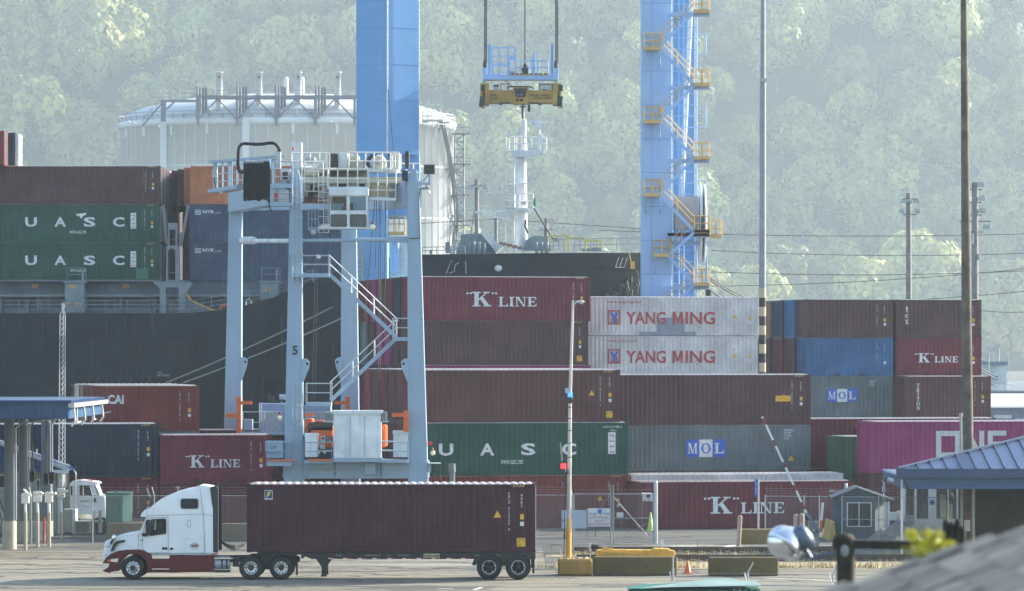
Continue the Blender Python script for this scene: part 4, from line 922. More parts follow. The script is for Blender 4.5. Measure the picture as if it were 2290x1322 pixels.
m.build('plate_seams', steel('crane seam', (.10,.27,.55), .1, even=True), lc, kind='stuff')
m = MB(); z = Z_(518,YC); m.rail([(X_(868,YC),YC+.3,z), (X_(905,YC),YC+.3,z)], 1.1, step=.35, r=.04); m.box(X_(868,YC), X_(905,YC), YC, YC+2, z-.2, z); m.build('landing', CYEL, lc)
m = MB(); x0 = X_(797,YC); 
for dx in (0, .45): m.tube((x0+dx,YC-.4,0), (x0+dx,YC-.4,Z_(545,YC)), .05, n=4)
for k in range(60): m.tube((x0,YC-.4,.3+k*.3), (x0+.45,YC-.4,.3+k*.3), .025, n=4) if .3+k*.3 < Z_(545,YC) else None
m.build('ladder', CYEL, lc)
YR = 285.0
rc_ = thing('ship_crane_leg', 'light blue ship crane leg with zigzag yellow stairs, right of the hanging spreader', 'ship crane leg', (X_(1470,YR), YR, 0), 0, 'blue ship-to-shore crane legs')
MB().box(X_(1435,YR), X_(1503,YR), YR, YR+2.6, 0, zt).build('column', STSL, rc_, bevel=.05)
MB().box(X_(1457,YR), X_(1458,YR), YR-.02, YR, 6, zt).build('seam', STS, rc_)
m = MB()
for k in range(12): zq_ = 8+k*2.4; m.box(X_(1435,YR), X_(1503,YR), YR-.012, YR, zq_, zq_+.03)
m.build('plate_seams', MATS['crane seam'], rc_, kind='stuff')
yb = YR+5; MB().box(X_(1504,yb), X_(1557,yb), yb+1, yb+3, 0, zt).build('rear_column', STS, rc_); MB().box(X_(1503.5,yb), X_(1507,yb), yb+.8, yb+1, 0, zt).box(X_(1553.5,yb), X_(1556.5,yb), yb+.8, yb+1, 0, zt).build('lit_edge_strip', WLET, rc_)  # white strips paint in the sunlit edges of the rear column
MB().tube(W(1524,445,yb-.5), W(1549,-70,yb-.5), .18, n=10).build('rope_pipe', WLET, rc_)
m = MB()
for px in (1518, 1529, 1558): m.tube(W(px,664,yb-.8), W(px,-70,yb-.8), .045, n=4)
for k in range(36): py = 660-k*25; m.tube(W(1504,py,yb-.8), W(1558,py,yb-.8), .03, n=4)
for k in range(5): py = 612-k*164; m.path([W(1558,py,yb-.8), W(1579,py,yb-.8), W(1579,py-44,yb-.8), W(1558,py-44,yb-.8)], .035, 4)
m.build('lift_frame', STSL, rc_)
def landing(px0, px1, py, par=rc_, Y=None, th=.14, brace=False):
    Y = Y or YR-1.6; x0, x1, z = X_(px0,Y), X_(px1,Y), Z_(py,Y); o = MB().box(x0, x1, Y, Y+1.4, z-th, z+.1).build('landing', CYEL, par)
    m = MB().rail([(x0,Y,z),(x1,Y,z)], 1.05, .028, .55); m.rail([(x0,Y+1.4,z),(x1,Y+1.4,z)], 1.05, .028, .55); m.box((x0+x1)/2-.05, (x0+x1)/2+.06, Y-.02, Y+.02, z, z+1.0); m.build('railing', CYEL, o)
    if brace:
        m = MB()
        for x in (x0+.1, x1-.1): m.tube((x,Y+.1,z-.2), (x+(.06 if x < (x0+x1)/2 else .1),Y+1.5,z-1.3), .05, n=4)
        m.build('brace', STSL, o)
for k in range(-1, 3):
    pyL = 106+k*164; pyR = 189+k*164
    if k >= 0: landing(1440, 1478, pyL+1, brace=True)
    landing(1552, 1587, pyR-1 if k >= 0 else 24); yr = 24 if k < 0 else pyR-1
    MB().box(*wb(1492, 1586, yr+4, yr+13, YR-.6, .3)).build('support_beam', STSL, rc_)
    stairs((1553, yr+2), (1474, pyL+164 if k < 2 else 434+0), YR-1.5, rc_, STSL, CYEL) if k < 2 else None
    if k >= 0: stairs((1476, pyL+2), (1553, pyR+0), YR-1.5, rc_, STSL, CYEL)
# lower part of the stair
landing(1462, 1498, 570, brace=True); landing(1552, 1587, 517); landing(1588, 1614, 527, Y=YR-1.0); landing(1552, 1587, 635); MB().box(*wb(1490, 1586, 521, 531, YR-.6, .3)).box(*wb(1480, 1586, 640, 648, YR-.6, .3)).build('support_beam', STSL, rc_)
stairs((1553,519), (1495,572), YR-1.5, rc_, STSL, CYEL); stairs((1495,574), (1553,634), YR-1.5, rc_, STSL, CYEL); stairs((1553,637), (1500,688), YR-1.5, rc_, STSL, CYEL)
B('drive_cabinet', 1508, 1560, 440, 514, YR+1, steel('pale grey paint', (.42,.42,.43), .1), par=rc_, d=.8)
MB().lathe([(.1,-.22),(2.7,-.25),(2.85,-.15),(2.85,-.08),(.3,-.05),(.3,.05),(2.85,.08),(2.85,.15),(2.7,.22),(.1,.22)], W(1570,500,YR+2), 'X', 32).build('cable_reel', WLET, rc_)
MB().tube(W(1580,664,YR+1), W(1580,520,YR+1), .06).build('guide_pipe', STS, rc_); B('rope_clamp', 1578, 1589, 648, 662, YR-.5, DARK, par=rc_, d=.3)
B('service_platform', 1500, 1590, 540, 548, YR+1, STSL, par=rc_, d=.6)
# sill joining the two blue legs behind the container stacks
MB().box(X_(866,YC+3), X_(1470,YC+3), YC+1, YC+2.6, 1.0, 3.0).build('sill_beam', STS, lc)

# ------------------------------------------------------------------ spreader hanging on ropes
YS = 291.0; SPY = steel('spreader yellow', (.42,.27,.07), .4, .5)
s = thing('container_spreader', 'yellow container spreader with blue headblock cage hanging on wire ropes', 'crane spreader', (X_(1165,YS), YS, Z_(240,YS)))
sb = lambda n, a, b, c, dd, m, dy=0, dep=.5, bev=0, par=None: B(n, a, b, c, dd, YS+dy, m, par=par or s, d=dep, bevel=bev)
sb('main_beam', 1084, 1246, 203, 232, SPY, 0, .7, .04); sb('end_frame', 1074, 1094, 188, 236, SPY, 0, 1.0, .05); sb('end_frame', 1236, 1256, 188, 236, SPY, 0, 1.0, .05)
sb('centre_housing', 1147, 1182, 196, 234, SPY, -.35, .5, .04)
MB().prism([(X_(1150,YS),Z_(200,YS)),(X_(1178,YS),Z_(200,YS)),(X_(1174,YS),Z_(219,YS)),(X_(1154,YS),Z_(219,YS))][::-1], YS-.95, YS-.86).build('recess', DARK, s)
for px in (1157.5, 1166.5): MB().blob(W(px,224,YS-.88), (.11,.05,.09), 8, 5).build('lifting_eye', BLACK, s)
for px in (1159, 1166): MB().blob(W(px,212,YS-.97), .04, 6, 4).build('indicator_lamp', WLET, s)
sb('slot_plate', 1121, 1141, 229, 232, BLACK, -.71, .02); sb('slot_plate', 1184, 1205, 229, 232, BLACK, -.71, .02)
for px in (1075, 1249):
    sb('flipper_arm', px, px+10, 190, 204, DARK, -.8, .25, .03); MB().box(*wb(px+(5 if px < 1100 else -2), px+(9 if px < 1100 else 2), 204, 222, YS-.9, .1)).build('green_guard', flat('green paint', (.04,.22,.09)), s)
    m = MB(); mm = wb(px-4, px+10, 216, 238, YS-.8, .3); m.hexa([(mm[0],mm[2],mm[4]),(mm[1]-.1,mm[2],mm[4]),(mm[1]-.1,mm[3],mm[4]),(mm[0],mm[3],mm[4])], [(mm[0]+.08,mm[2],mm[5]),(mm[1],mm[2],mm[5]),(mm[1],mm[3],mm[5]),(mm[0]+.08,mm[3],mm[5])]); m.build('corner_guide', DARK, s)
    sb('guide_tip', px, px+9, 232, 242, SPY, -.8, .2)
letters(s, '2262', X_(1097,YS)-s.location.x, Z_(217,YS)-s.location.z, .42, .16, BLACK, -.72, .02); letters(s, 'BROMMA', X_(1098,YS)-s.location.x, Z_(223.5,YS)-s.location.z, .5, .09, BLACK, -.72, .01)
letters(s, 'SWL50LTSINGLE', X_(1185,YS)-s.location.x, Z_(217,YS)-s.location.z, 1.5, .15, BLACK, -.72, .02); letters(s, 'SWL65LTTWIN', X_(1192,YS)-s.location.x, Z_(223.5,YS)-s.location.z, 1.28, .15, BLACK, -.72, .02)
h = sb('headblock', 1080, 1248, 168, 180, STSL, 0, .6, .03)
for px in (1079, 1240): sb('headblock_post', px, px+9, 153, 184, STSL, 0, .5, .02, h)
for px in (1092, 1232): sb('guide_mast', px, px+5, 99, 168, STS, .2, .12, 0, h)
m = MB(); mm = flat('hazard black', (.03,.03,.03)); sb('toe_board', 1140, 1226, 165, 168.5, flat('hazard yellow paint', (.45,.30,.06)), -.6, .03, 0, h)
for k in range(8): a = X_(1142+k*10.5,YS); m.add([(a,YS-.64,Z_(168.5,YS)),(a+.14,YS-.64,Z_(168.5,YS)),(a+.24,YS-.64,Z_(165,YS)),(a+.1,YS-.64,Z_(165,YS))], [(0,1,2,3)])
m.build('hazard_stripes', mm, h)
m = MB()
for px in (1140, 1164, 1182, 1205, 1225): m.tube(W(px,167,YS-.5), W(px,136,YS-.5), .045, n=4)
for py in (136, 151): m.tube(W(1140,py,YS-.5), W(1225,py,YS-.5), .045, n=4)
m.build('railing', STSL, h)
holes = [rr(X_(a,YS), X_(b,YS), Z_(dd,YS), Z_(c,YS), .1) for a, b, c, dd in ((1102,1115,108,126), (1119,1134,108,126), (1138,1150,108,126), (1102,1115,128,143), (1119,1134,128,143), (1103,1115,148,166), (1119,1134,148,162))]
MB().prism([(X_(1099,YS),Z_(168,YS)),(X_(1154,YS),Z_(168,YS)),(X_(1154,YS),Z_(106,YS)),(X_(1099,YS),Z_(106,YS))], YS-.5, YS-.42, holes).build('access_cage', STSL, h)
MB().box(*wb(1099, 1103, 106, 168, YS+.6, .1)).box(*wb(1150, 1154, 106, 168, YS+.6, .1)).box(*wb(1099, 1154, 106, 108, YS+.6, .1)).build('access_cage', STSL, h)
sb('sign_plate', 1140, 1152, 135, 160, WLET, -.62, .02, 0, h); sb('sign_plate', 1119, 1134, 163, 168, WLET, -.62, .02, 0, h); sb('cylinder_post', 1190, 1198, 120, 167, STSL, 0, .2, .03, h)
MB().blob(W(1174,156,YS-.4), (.26,.2,.3), 8, 6).blob(W(1174,147,YS-.4), (.12,.12,.14), 8, 5).box(*wb(1169,1180,153,166,YS-.4,.2)).build('hook_block', DARK, h)
sb('valve_block', 1104, 1116, 192, 203, GALV, 0, .2); sb('valve_top', 1103, 1116, 190, 194, DARK, 0, .25); m = MB()
for a, b in ((1120,1137), (1206,1235)): m.path([W(a,202,YS-.3), W(a,188,YS-.3), W(b,188,YS-.3), W(b,202,YS-.3)], .03, 4)
m.path([W(1130,180,YS), W(1140,188,YS), W(1146,194,YS)], .03).path([W(1133,199,YS), W(1136,194,YS), W(1160,194,YS), W(1185,194,YS), W(1194,198,YS)], .05)
m.build('hoses_and_guards', DARK, s)
MB().box(*wb(1207, 1234, 189, 202, YS, .2)).build('control_box', WLET, s); sb('terminal_strip', 1210, 1223, 200, 203, DARK, -.25, .05)
sb('twistlock_bar', 1162, 1176, 238, 240, DARK, 0, .2); MB().tube(W(1169,266,YS+.1), W(1169,234,YS+.1), .08).tube(W(1183,250,YS), W(1183,234,YS), .1).build('sensor_rod', DARK, s)
for px in (1120, 1208): sb('foot', px-3, px+3, 232, 235, DARK, 0, .3)
m = MB()
for a in (1083, 1085.5, 1088, 1243, 1245.5, 1248): m.tube(W(a,142,YS), W(a+(1 if a < 1165 else -1),-75,YS), .035, n=5)
m.tube(W(1174,150,YS), W(1174,-75,YS), .05, n=5).build('wire_ropes', DARK, s)
for px in (1084, 1243): MB().blob(W(px,146,YS), (.14,.14,.4), 8, 6).build('rope_socket', DARK, s)
# ------------------------------------------------------------------ container ship
HULL = steel('black hull paint', (.005,.013,.022), .3, .6, (.05,.035,.025)); SHG = steel('ship grey', (.23,.27,.29), .5, .6); SHW = steel('ship white', (.70,.72,.72), .12)
sh = thing('container_ship', 'large black-hulled container ship moored behind the stacks, grey deck gear and white foremast', 'ship', (X_(700,304), 312, 0))
YH = 299.0
def top_z(px):
    pts = [(-2500,12.6),(430,12.6),(520,12.9),(600,13.5),(700,14.9),(780,16.0),(860,16.7),(940,17.0),(1433,17.35),(1560,17.6)]
    for (a, za), (b, zb) in zip(pts[:-1], pts[1:]):
        if px <= b: return za+(zb-za)*(px-a)/(b-a)
    return 17.6
m = MB(); vs = []; fs = []; xs = list(range(-2500, 900, 60))+list(range(900, 1561, 20)); NZ = 12
bow = X_(1560, YH+12)
def hull_y(x, tz):       # near side; tz 0 at waterline .. 1 at deck edge
    end = bow-9*(1-tz)**1.3; s0 = end-48; u = (x-s0)/(end-s0)
    if u <= 0: return YH
    return YH+15*min(1, u)**(2.0+1.8*tz)
for px in xs:
    for k in range(NZ+1):
        tz = k/NZ; x = X_(px, 304); e = bow-9*(1-tz)**1.3; xx = min(x, e); vs.append((xx, hull_y(xx, tz), -2.4+(top_z(px)+2.4)*tz))
n = NZ+1
for i in range(len(xs)-1):
    for k in range(NZ): a = i*n+k; fs.append((a, a+n, a+n+1, a+1))
m.add(vs, fs, True); m.add([(v[0], 2*(YH+15)-v[1], v[2]) for v in vs], [tuple(reversed(f)) for f in fs], True)
m.build('hull', HULL, sh)
m = MB()
for i in range(len(xs)-1):
    a, b = vs[i*n+NZ], vs[(i+1)*n+NZ]; z0 = 1.1 if xs[i] > 800 else .02; a2 = (a[0], 2*(YH+15)-a[1], a[2]); b2 = (b[0], 2*(YH+15)-b[1], b[2]); m.add([(a[0],a[1]+.2,a[2]-z0),(b[0],b[1]+.2,b[2]-z0),(b2[0],b2[1]-.2,b2[2]-z0),(a2[0],a2[1]-.2,a2[2]-z0)], [(0,1,2,3)])
m.build('deck', SHG, sh)
m = MB()
for z_ in (2.5, 5.2, 7.9, 10.6): m.box(X_(-200,YH), X_(900,YH), YH-.02, YH-.004, z_, z_+.035)
for k in range(22): xq = X_(-200+k*52,YH); m.box(xq, xq+.04, YH-.02, YH-.004, 0, 12.4)
m.build('plate_seams', steel('hull seam', (.014,.028,.038), .2), sh)
m = MB(); rst = random.Random(17)
for k in range(60): xq = X_(rst.uniform(-60,780),YH); zq0 = rst.choice((12.4, 10.6, 7.9, 5.2)); L_ = rst.uniform(.5, 3.2); m.add([(xq-.04,YH-.012,zq0),(xq+.04,YH-.012,zq0),(xq+.015,YH-.012,zq0-L_),(xq-.015,YH-.012,zq0-L_)], [(0,3,2,1)])
m.build('rust_runs', flat('rust run', (.07,.045,.035), .9), sh, kind='stuff')
YD = 303.0      # coaming and lashing structures
def sbx(name, a, b, c, d, m, Y=YD, dep=.4, par=None, bev=0): return B(name, a, b, c, d, Y, m, par=par or sh, d=dep, bevel=bev)
SHD = steel('ship dark grey', (.13,.16,.19), .4, .6)
sbx('hatch_coaming', -400, 790, 627, 662, SHD, YD+1.5, .6); sbx('coaming_wall', -400, 790, 662, 702, SHG, YD+2.2, .3); sbx('coaming_ledge', -400, 790, 659, 664, SHG, YD+1.2, .7); sbx('hatch_edge', -400, 364, 626, 630, SHD, YD+.2, .5)
for (a, b) in ((8,55),(64,80),(115,143),(196,255),(262,338),(460,500),(505,545),(640,700)): sbx('bay_opening', a, b, 668, 690, SHD, YD+1.85, .1)
for px in (0, 60, 84, 192, 268, 345, 420): sbx('stiffener', px, px+5, 660, 702, SHG, YD+1.6, .3)
for px, py, tx in ((76,640,'07'),(280,640,'05'),(166,641,'06'),(152,682,'07'),(178,682,'05'),(601,649,'02'),(588,683,'03')):
    letters(sh, tx, X_(px-7,YD)-sh.location.x, Z_(py+4,YD), .5, .28, YEL, YD-sh.location.y-1.2 if px not in (76,280) else YD-sh.location.y+.7, .02, 'bay_number')
for (a, b, c, d) in ((147,190,632,700), (583,624,632,695)):
    p = sbx('ventilation_post', a, b, c, d, SHG, YD-.4, .7, None, .04); sbx('post_cap', a-3, b+4, c-4, c+1, RUBBER if 0 else SHG, YD-.4, .8, p)
    m = MB(); m.rail([W(a+2,c-3,YD-.8), W(b+2,c-3,YD-.8)], 1.0, mids=1, r=.03); m.tube(W(b-5,c-2,YD-.8), W(b-5,c-30,YD-.8), .1, n=6); m.build('railing', SHG, p)
# lashing bridge tower with arch between the two bays
Yl = 301.5; zz = lambda py: Z_(py, Yl); xx = lambda px: X_(px, Yl)
arch = [(xx(377),zz(628)),(xx(393),zz(628)),(xx(393),zz(568))]+[(xx(385)+(xx(393)-xx(385))*math.cos(R(a)), zz(566)+(xx(393)-xx(385))*math.sin(R(a))) for a in range(15, 180, 25)]+[(xx(377),zz(568))]
lb = MB().prism([(xx(372),zz(630)),(xx(402),zz(630)),(xx(401),zz(551)),(xx(373),zz(551))], Yl-.4, Yl+.3, [[(a, b+.05) for a, b in arch]]).build('lashing_bridge', SHG, sh)
MB().prism([(xx(377),zz(551)),(xx(397),zz(551)),(xx(397),zz(499)),(xx(377),zz(499))], Yl-.3, Yl+.2, [[(xx(380),zz(549)),(xx(393),zz(549)),(xx(393),zz(514)),(xx(380),zz(514))]]).build('lashing_tower', SHG, lb)
MB().tube(W(381,535,Yl), W(393,535,Yl), .04).tube(W(378,610,Yl), W(393,610,Yl), .04).box(*wb(402,408,520,551,Yl+.4,.1)).build('rungs', SHG, lb)
MB().prism([(xx(345),zz(634)),(xx(359),zz(645)),(xx(359),zz(702)),(xx(372),zz(702)),(xx(372),zz(648)),(xx(376),zz(643)),(xx(398),zz(643)),(xx(401),zz(648)),(xx(401),zz(702)),(xx(415),zz(702)),(xx(415),zz(660)),(xx(432),zz(632)),(xx(345),zz(630))], Yl-.5, Yl+.4).build('bridge_bracket', SHG, lb)
MB().path([W(415,655,Yl-.3), W(428,672,Yl-.5), W(470,692,Yl-.8), W(498,699,Yl-1)], .06).build('chute_rail', YEL, lb)
MB().prism([(X_(415,YD),Z_(702,YD)),(X_(500,YD),Z_(702,YD)),(X_(430,YD),Z_(672,YD)),(X_(415,YD),Z_(655,YD))], YD-.3, YD-.1).build('gusset_plate', SHG, sh)
for i in range(4): MB().tube(W(362+i*2,458,YD-1), W(372+i,548,YD-1), .02, n=4).tube(W(418+i*2,458,YD-1), W(404+i,548,YD-1), .02, n=4).build('lashing_rod', GALV, sh)
m = MB(); zr = 12.6
for i in range(42): a = -60+i*17; z = top_z(a)
m.rail([(X_(-200,YH+.3),YH+.3,12.6), (X_(430,YH+.3),YH+.3,12.6)], .95, .03, 1.6, 2); m.rail([(X_(430,YH+.3),YH+.3,12.6),(X_(600,YH+.3),YH+.3,13.5),(X_(700,YH+.3),YH+.3,14.9)], .95, .03, 1.6, 2)
m.build('deck_railing', SHG, sh)
MB().lathe([(.28,-.08),(.42,-.08),(.42,.08),(.28,.08),(.28,-.08)], W(503,692,YD-2), 'Y', 18).build('lifebuoy', ORG, sh)
MB().path([W(550,700,YH+.4), W(550,672,YH+.4), W(556,670,YH+.4), W(562,672,YH+.4), W(562,700,YH+.4)], .06).path([W(550,685,YH+.4), W(562,685,YH+.4)], .05).build('gangway_gate', WLET, sh)
letters(sh, '190\nARTEMIS', X_(350,YH)-sh.location.x, Z_(842,YH), .95, .36, GALV, YH-sh.location.y-.03, name='hull_marking')
# fore deck: windlass, chain, mast, railings
YF2 = 308.0; fz = 17.0
f2 = lambda name, a, b, c, d, mt, dy=0, dep=1, bev=0, par=None: sbx(name, a, b, c, d, mt, YF2+dy, dep, par, bev)
MB().prism([(X_(1020,YF2),Z_(566,YF2)),(X_(1106,YF2),Z_(566,YF2)),(X_(1118,YF2),Z_(548,YF2)),(X_(1075,YF2),Z_(522,YF2)),(X_(1034,YF2),Z_(524,YF2))], YF2, YF2+3).build('windlass_housing', SHG, sh)
MB().prism([(X_(1110,YF2),Z_(566,YF2)),(X_(1124,YF2),Z_(552,YF2)),(X_(1085,YF2),Z_(523,YF2)),(X_(1076,YF2),Z_(523,YF2))], YF2-.5, YF2+3).build('housing_face', SHW, sh)
for px, r in ((1050,.55),(1060,.62),(1072,.58),(1083,.5)): MB().lathe([(.15,-.12),(r*1.1,-.12),(r*1.1,.12),(.15,.12)], W(px,560,YF2-1), 'X', 20).build('windlass_drum', SHG, sh)
MB().prism([(X_(1168,YF2),Z_(560,YF2)),(X_(1232,YF2),Z_(560,YF2)),(X_(1228,YF2),Z_(530,YF2)),(X_(1196,YF2),Z_(527,YF2)),(X_(1180,YF2),Z_(534,YF2))], YF2, YF2+2.5).build('windlass_housing', SHG, sh)
for px in (1200, 1212, 1224): MB().lathe([(.15,-.1),(.5,-.1),(.5,.1),(.15,.1)], W(px,556,YF2-1), 'X', 18).build('windlass_drum', SHG, sh)
for i in range(9):
    c0 = W(1120+i*5.6, 544+i*1.3+(1 if i%2 else -1), YF2-1); MB().tube(c0+Vector((-.1,0,.06)), c0+Vector((.1,0,.04)), .05).tube(c0+Vector((-.1,0,-.06)), c0+Vector((.1,0,-.08)), .05).build('chain_link', flat('rusty chain', (.20,.05,.03)), sh)
fm = MB().tube(W(1167,562,YF2+2), W(1165,345,YF2+2), .48, .42, n=14).build('foremast', SHW, sh)
MB().tube(W(1172,345,YF2+2), W(1171,268,YF2+2), .26, .2, n=10).tube(W(1171,268,YF2+2), W(1170,232,YF2+2), .05, n=5).build('topmast', SHW, fm)
MB().prism([(X_(1152,YF2),Z_(350,YF2)),(X_(1178,YF2),Z_(350,YF2)),(X_(1216,YF2),Z_(340,YF2)),(X_(1219,YF2),Z_(335,YF2)),(X_(1140,YF2),Z_(335,YF2)),(X_(1146,YF2),Z_(341,YF2))], YF2+1, YF2+3).build('crows_nest', SHW, fm)
m = MB(); m.rail([W(1138,335,YF2+1), W(1222,337,YF2+1)], 1.0, .045, .55); m.rail([W(1138,335,YF2+3), W(1222,337,YF2+3)], 1.0, .045, .55)
m.bar(W(1144,304,YF2+1), W(1134,297,YF2+1), .2).tube(W(1206,335,YF2+1), W(1206,290,YF2+1), .09).bar(W(1190,335,YF2+1), W(1207,300,YF2+1), .1).bar(W(1218,335,YF2+1), W(1208,300,YF2+1), .12)
m.build('nest_railing', SHW, fm); MB().box(*wb(1198,1211,276,286,YF2+1,.3)).bar(W(1182,271,YF2+1), W(1225,274,YF2+1), .14).build('radar', SHW, fm)
m = MB(); m.rail([W(1131,467,YF2+1), W(1192,467,YF2+1)], 1.15, .045, .5); m.rail([W(1131,467,YF2+3), W(1192,467,YF2+3)], 1.15, .045, .8); m.box(X_(1131,YF2), X_(1192,YF2), YF2+1, YF2+3, Z_(469,YF2), Z_(464,YF2))
m.bar(W(1150,410,YF2+1.5), W(1183,410,YF2+1.5), .3, .1); m.build('mast_platform', SHW, fm)
MB().box(*wb(1165,1177,452,458,YF2+.8,.15)).box(*wb(1129,1139,450,458,YF2+.8,.15)).build('mast_lamp', GALV, fm); MB().add([W(1192,460,YF2),W(1198,462,YF2),W(1197,439,YF2),W(1193,444,YF2)], [(0,1,2,3)]).build('signal_flag', flat('green flag', (.05,.30,.15)), fm)
m = MB()
for px in (1131, 1150): m.tube(W(px,560,YF2+1), W(px,305,YF2+1), .05, n=4)
for py in (338, 360, 412, 465, 473, 495, 540): m.tube(W(1131,py,YF2+1), W(1152,py,YF2+1), .05, n=4)
for k in range(48): m.tube(W(1146,558-k*4.6,YF2+1), W(1150,558-k*4.6,YF2+1), .025, n=3)
m.tube(W(1063,474,YF2+1), W(1150,472,YF2+1), .06).bar(W(1063,476,YF2+1), W(1150,495,YF2+1), .12)
for q in range(5): m.tube(W(1063+q*18,474,YF2+1), W(1063+q*18,477+q*4,YF2+1), .04)
m.build('mast_ladder', SHW, fm); MB().tube(W(1060,476,YF2+1), W(1050,540,YF2+1), .025).tube(W(1194,465,YF2+1), W(1240,540,YF2+1), .06).path([W(1176,492,YF2+.5), W(1174,505,YF2+.5), W(1181,522,YF2+.5)], .09).build('stays', DARK, fm)
m = MB()
for a, b, c in ((1226,1273,527),(1263,1309,532),(1310,1346,538)): m.path([W(a,560,YF2), W(a,c+2,YF2), W(a+3,c,YF2), W(b-3,c,YF2), W(b,c+2,YF2), W(b,560,YF2)], .07)
m.build('yellow_guard_rail', flat('pale yellow paint', (.55,.48,.12), .5), sh); m = MB()
for a in range(1226, 1350, 12): m.tube(W(a,560,YF2), W(a,538,YF2), .04)
m.rail([W(1226,562,YF2+3), W(1430,558,YF2+3)], .9, .03, 2.0); m.rail([W(945,568,YF2-6), W(1040,566,YF2-6)], .5, .03, 1.0); m.build('bulwark_railing', SHG, sh)
for (a, b, c, d) in ((1030,1044,524,540),(996,1006,542,566),(961,966,560,568),(1236,1248,532,540)): f2('deck_fitting', a, b, c, d, SHG, 1, .4)
MB().tube(W(1340,562,YF2+1), W(1340,554,YF2+1), .8, .5, n=14).tube(W(1315,562,YF2+1), W(1315,556,YF2+1), .5, .5, n=14).build('mooring_winch', SHG, sh)
# marks on the bow
YB = YH-.12
def hy(px, py): return hull_y(X_(px,YH), (Z_(py,YH)+2.4)/(top_z(px)+2.4))-.1
for px, py, rr_ in ((1114,600,.24),): MB().blob(W(px,py,hy(px,py)), (rr_*1.2,.12,rr_), 10, 6).build('thruster_mark', SHW, sh)
m = MB(); rsc = random.Random(3)
for k in range(46):
    px_ = rsc.uniform(1355, 1434); py_ = 664-(px_-1350)*rsc.uniform(.1, .8)+rsc.uniform(-6, 6); L_ = rsc.uniform(3, 16)
    if py_ < 600 or py_ > 666: continue
    m.path([W(px_,py_,hy(px_,py_)), W(px_+rsc.uniform(-3,3),py_+L_,hy(px_,py_+L_))], rsc.uniform(.03,.11), 4)
m.build('scuff_marks', steel('scuffed hull', (.09,.11,.10), .4), sh, kind='stuff')
m = MB()
for q in ([(998,612),(1008,585),(1012,584)], [(1005,611),(1016,607),(1018,592),(1026,588)], [(1042,612),(1041,584)], [(1376,598),(1384,576)], [(1385,598),(1393,577)], [(1396,598),(1402,577)], [(1376,598),(1396,598)]):
    m.path([W(a,b,hy(a,b)) for a, b in q], .035, 4)
m.build('hull_steps', GALV, sh); MB().box(*wb(1410,1420,585,602,hy(1415,593)-.1,.1)).tube(W(1411,585,hy(1410,590)-.1), W(1406,562,hy(1410,590)), .03).build('fender_block', YEL, sh)
# ship containers
SZ = 15.08
for i in range(13):
    for k in range(3):
        cc = [('green','green','dark brown'), ('navy','brown','rust red'), ('brown','wine','brown'), ('wine','navy','cream'), ('brown','brown','bottle green'), ('wine','brown','orange'), ('navy','brown','rust red'), ('navy','wine','tan'), ('brown','navy','green'), ('steel blue','brown','wine'), ('navy','dark brown','grey'), ('brown','navy','navy'), ('wine','brown','brown')][i][k]
        if i == 0: lab = ('lower green UASC container on the ship deck at far left', 'upper green UASC container on the ship deck at far left, behind the gull', 'dark brown container topping the left ship bay')[k]
        else: lab = '%s container end on the ship, %s row behind the UASC boxes, %s tier' % (cc, ('', 'second', 'third', 'fourth', 'fifth', 'sixth', 'seventh', 'eighth', 'ninth', 'tenth', 'eleventh', 'twelfth', 'last')[i], ('bottom', 'middle', 'top')[k])
        c = container(wx=X_(358 if k < 2 else 360,304)-S40-(k == 2)*.0, Y=303.6+i*2.62, z=SZ+k*HQ, yaw=0, c=cc, label=lab, group='containers on the ship')
        if i == 0 and k < 2:
            uasc(c, 2.05, 9.55, 1.2, .72); arabic_plate(c, 10.0, 1.05, 2.25); ids(c, 'UACU 805371 9')
            if k == 0: MB().add([(10.4,-.003,.15),(11.35,-.003,.15),(11.35,-.003,.95),(10.4,-.003,.95)], [(0,1,2,3)]).build('repaint_patch', flat('lighter green', (.04,.15,.10)), c, world=False)
        if i == 0 and k == 2: ids(c, 'TCLU 455718 4', tri=False)
for i in range(7):
    for k in range(3):
        cc = ('navy','navy','orange')[k] if i == 0 else ('brown','steel blue','rust red','wine','green','orange','dark brown','navy')[(i*3+k*5)%8]; 
        lab = ('lower navy NYK LINE container behind the far gantry leg', 'upper navy NYK LINE container under the orange one', 'orange container at the top of the second ship bay')[k] if i == 0 else '%s container in the second ship bay, %s row behind the NYK boxes, %s tier' % (cc, ('', 'second', 'third', 'fourth', 'fifth', 'sixth', 'last')[i], ('lower', 'middle', 'upper')[k])
        c = container(wx=X_((425 if k < 2 else 427),304)-i*.3-(.0 if k < 2 else .4*i), Y=303.6+i*2.62, z=SZ+k*HQ, yaw=0, c=('steel blue' if cc == 'navy' else cc), label=lab, group='containers on the ship')
        if i == 0 and k < 2:
            letters(c, 'NYK', .98, 2.2, .92, .26, WLET, -.006, .03); letters(c, 'LINE', 1.95, 2.2, .42, .1, WLET, -.006, .01); m = MB()
            for q in range(4): z = 2.12+q*.105; m.add([(.4+.02*q,-.004,z),(.86,-.004,z-.02),(.88,-.004,z+.035),(.36,-.004,z+.055)], [(0,1,2,3)])
            m.build('logo_flag', WLET, c, world=False)
for k, (cc, xr_) in enumerate((('navy',3),('navy',3),('orange',4))):
    container(wx=X_(xr_,304)-S40-(.35), Y=303.7, z=SZ+k*HQ, yaw=0, c=cc, label=('low navy container at the left frame edge beside the UASC box', 'navy container at the left frame edge', 'sliver of an orange container at the left frame edge')[k], group='containers on the ship')
c = container(wx=X_(29,304)-13.7, Y=305, z=SZ+3*HQ, L=13.716, H=HQ-.3, yaw=0, c='navy', label='dark container end marked 45, highest at the top left', group='containers on the ship')
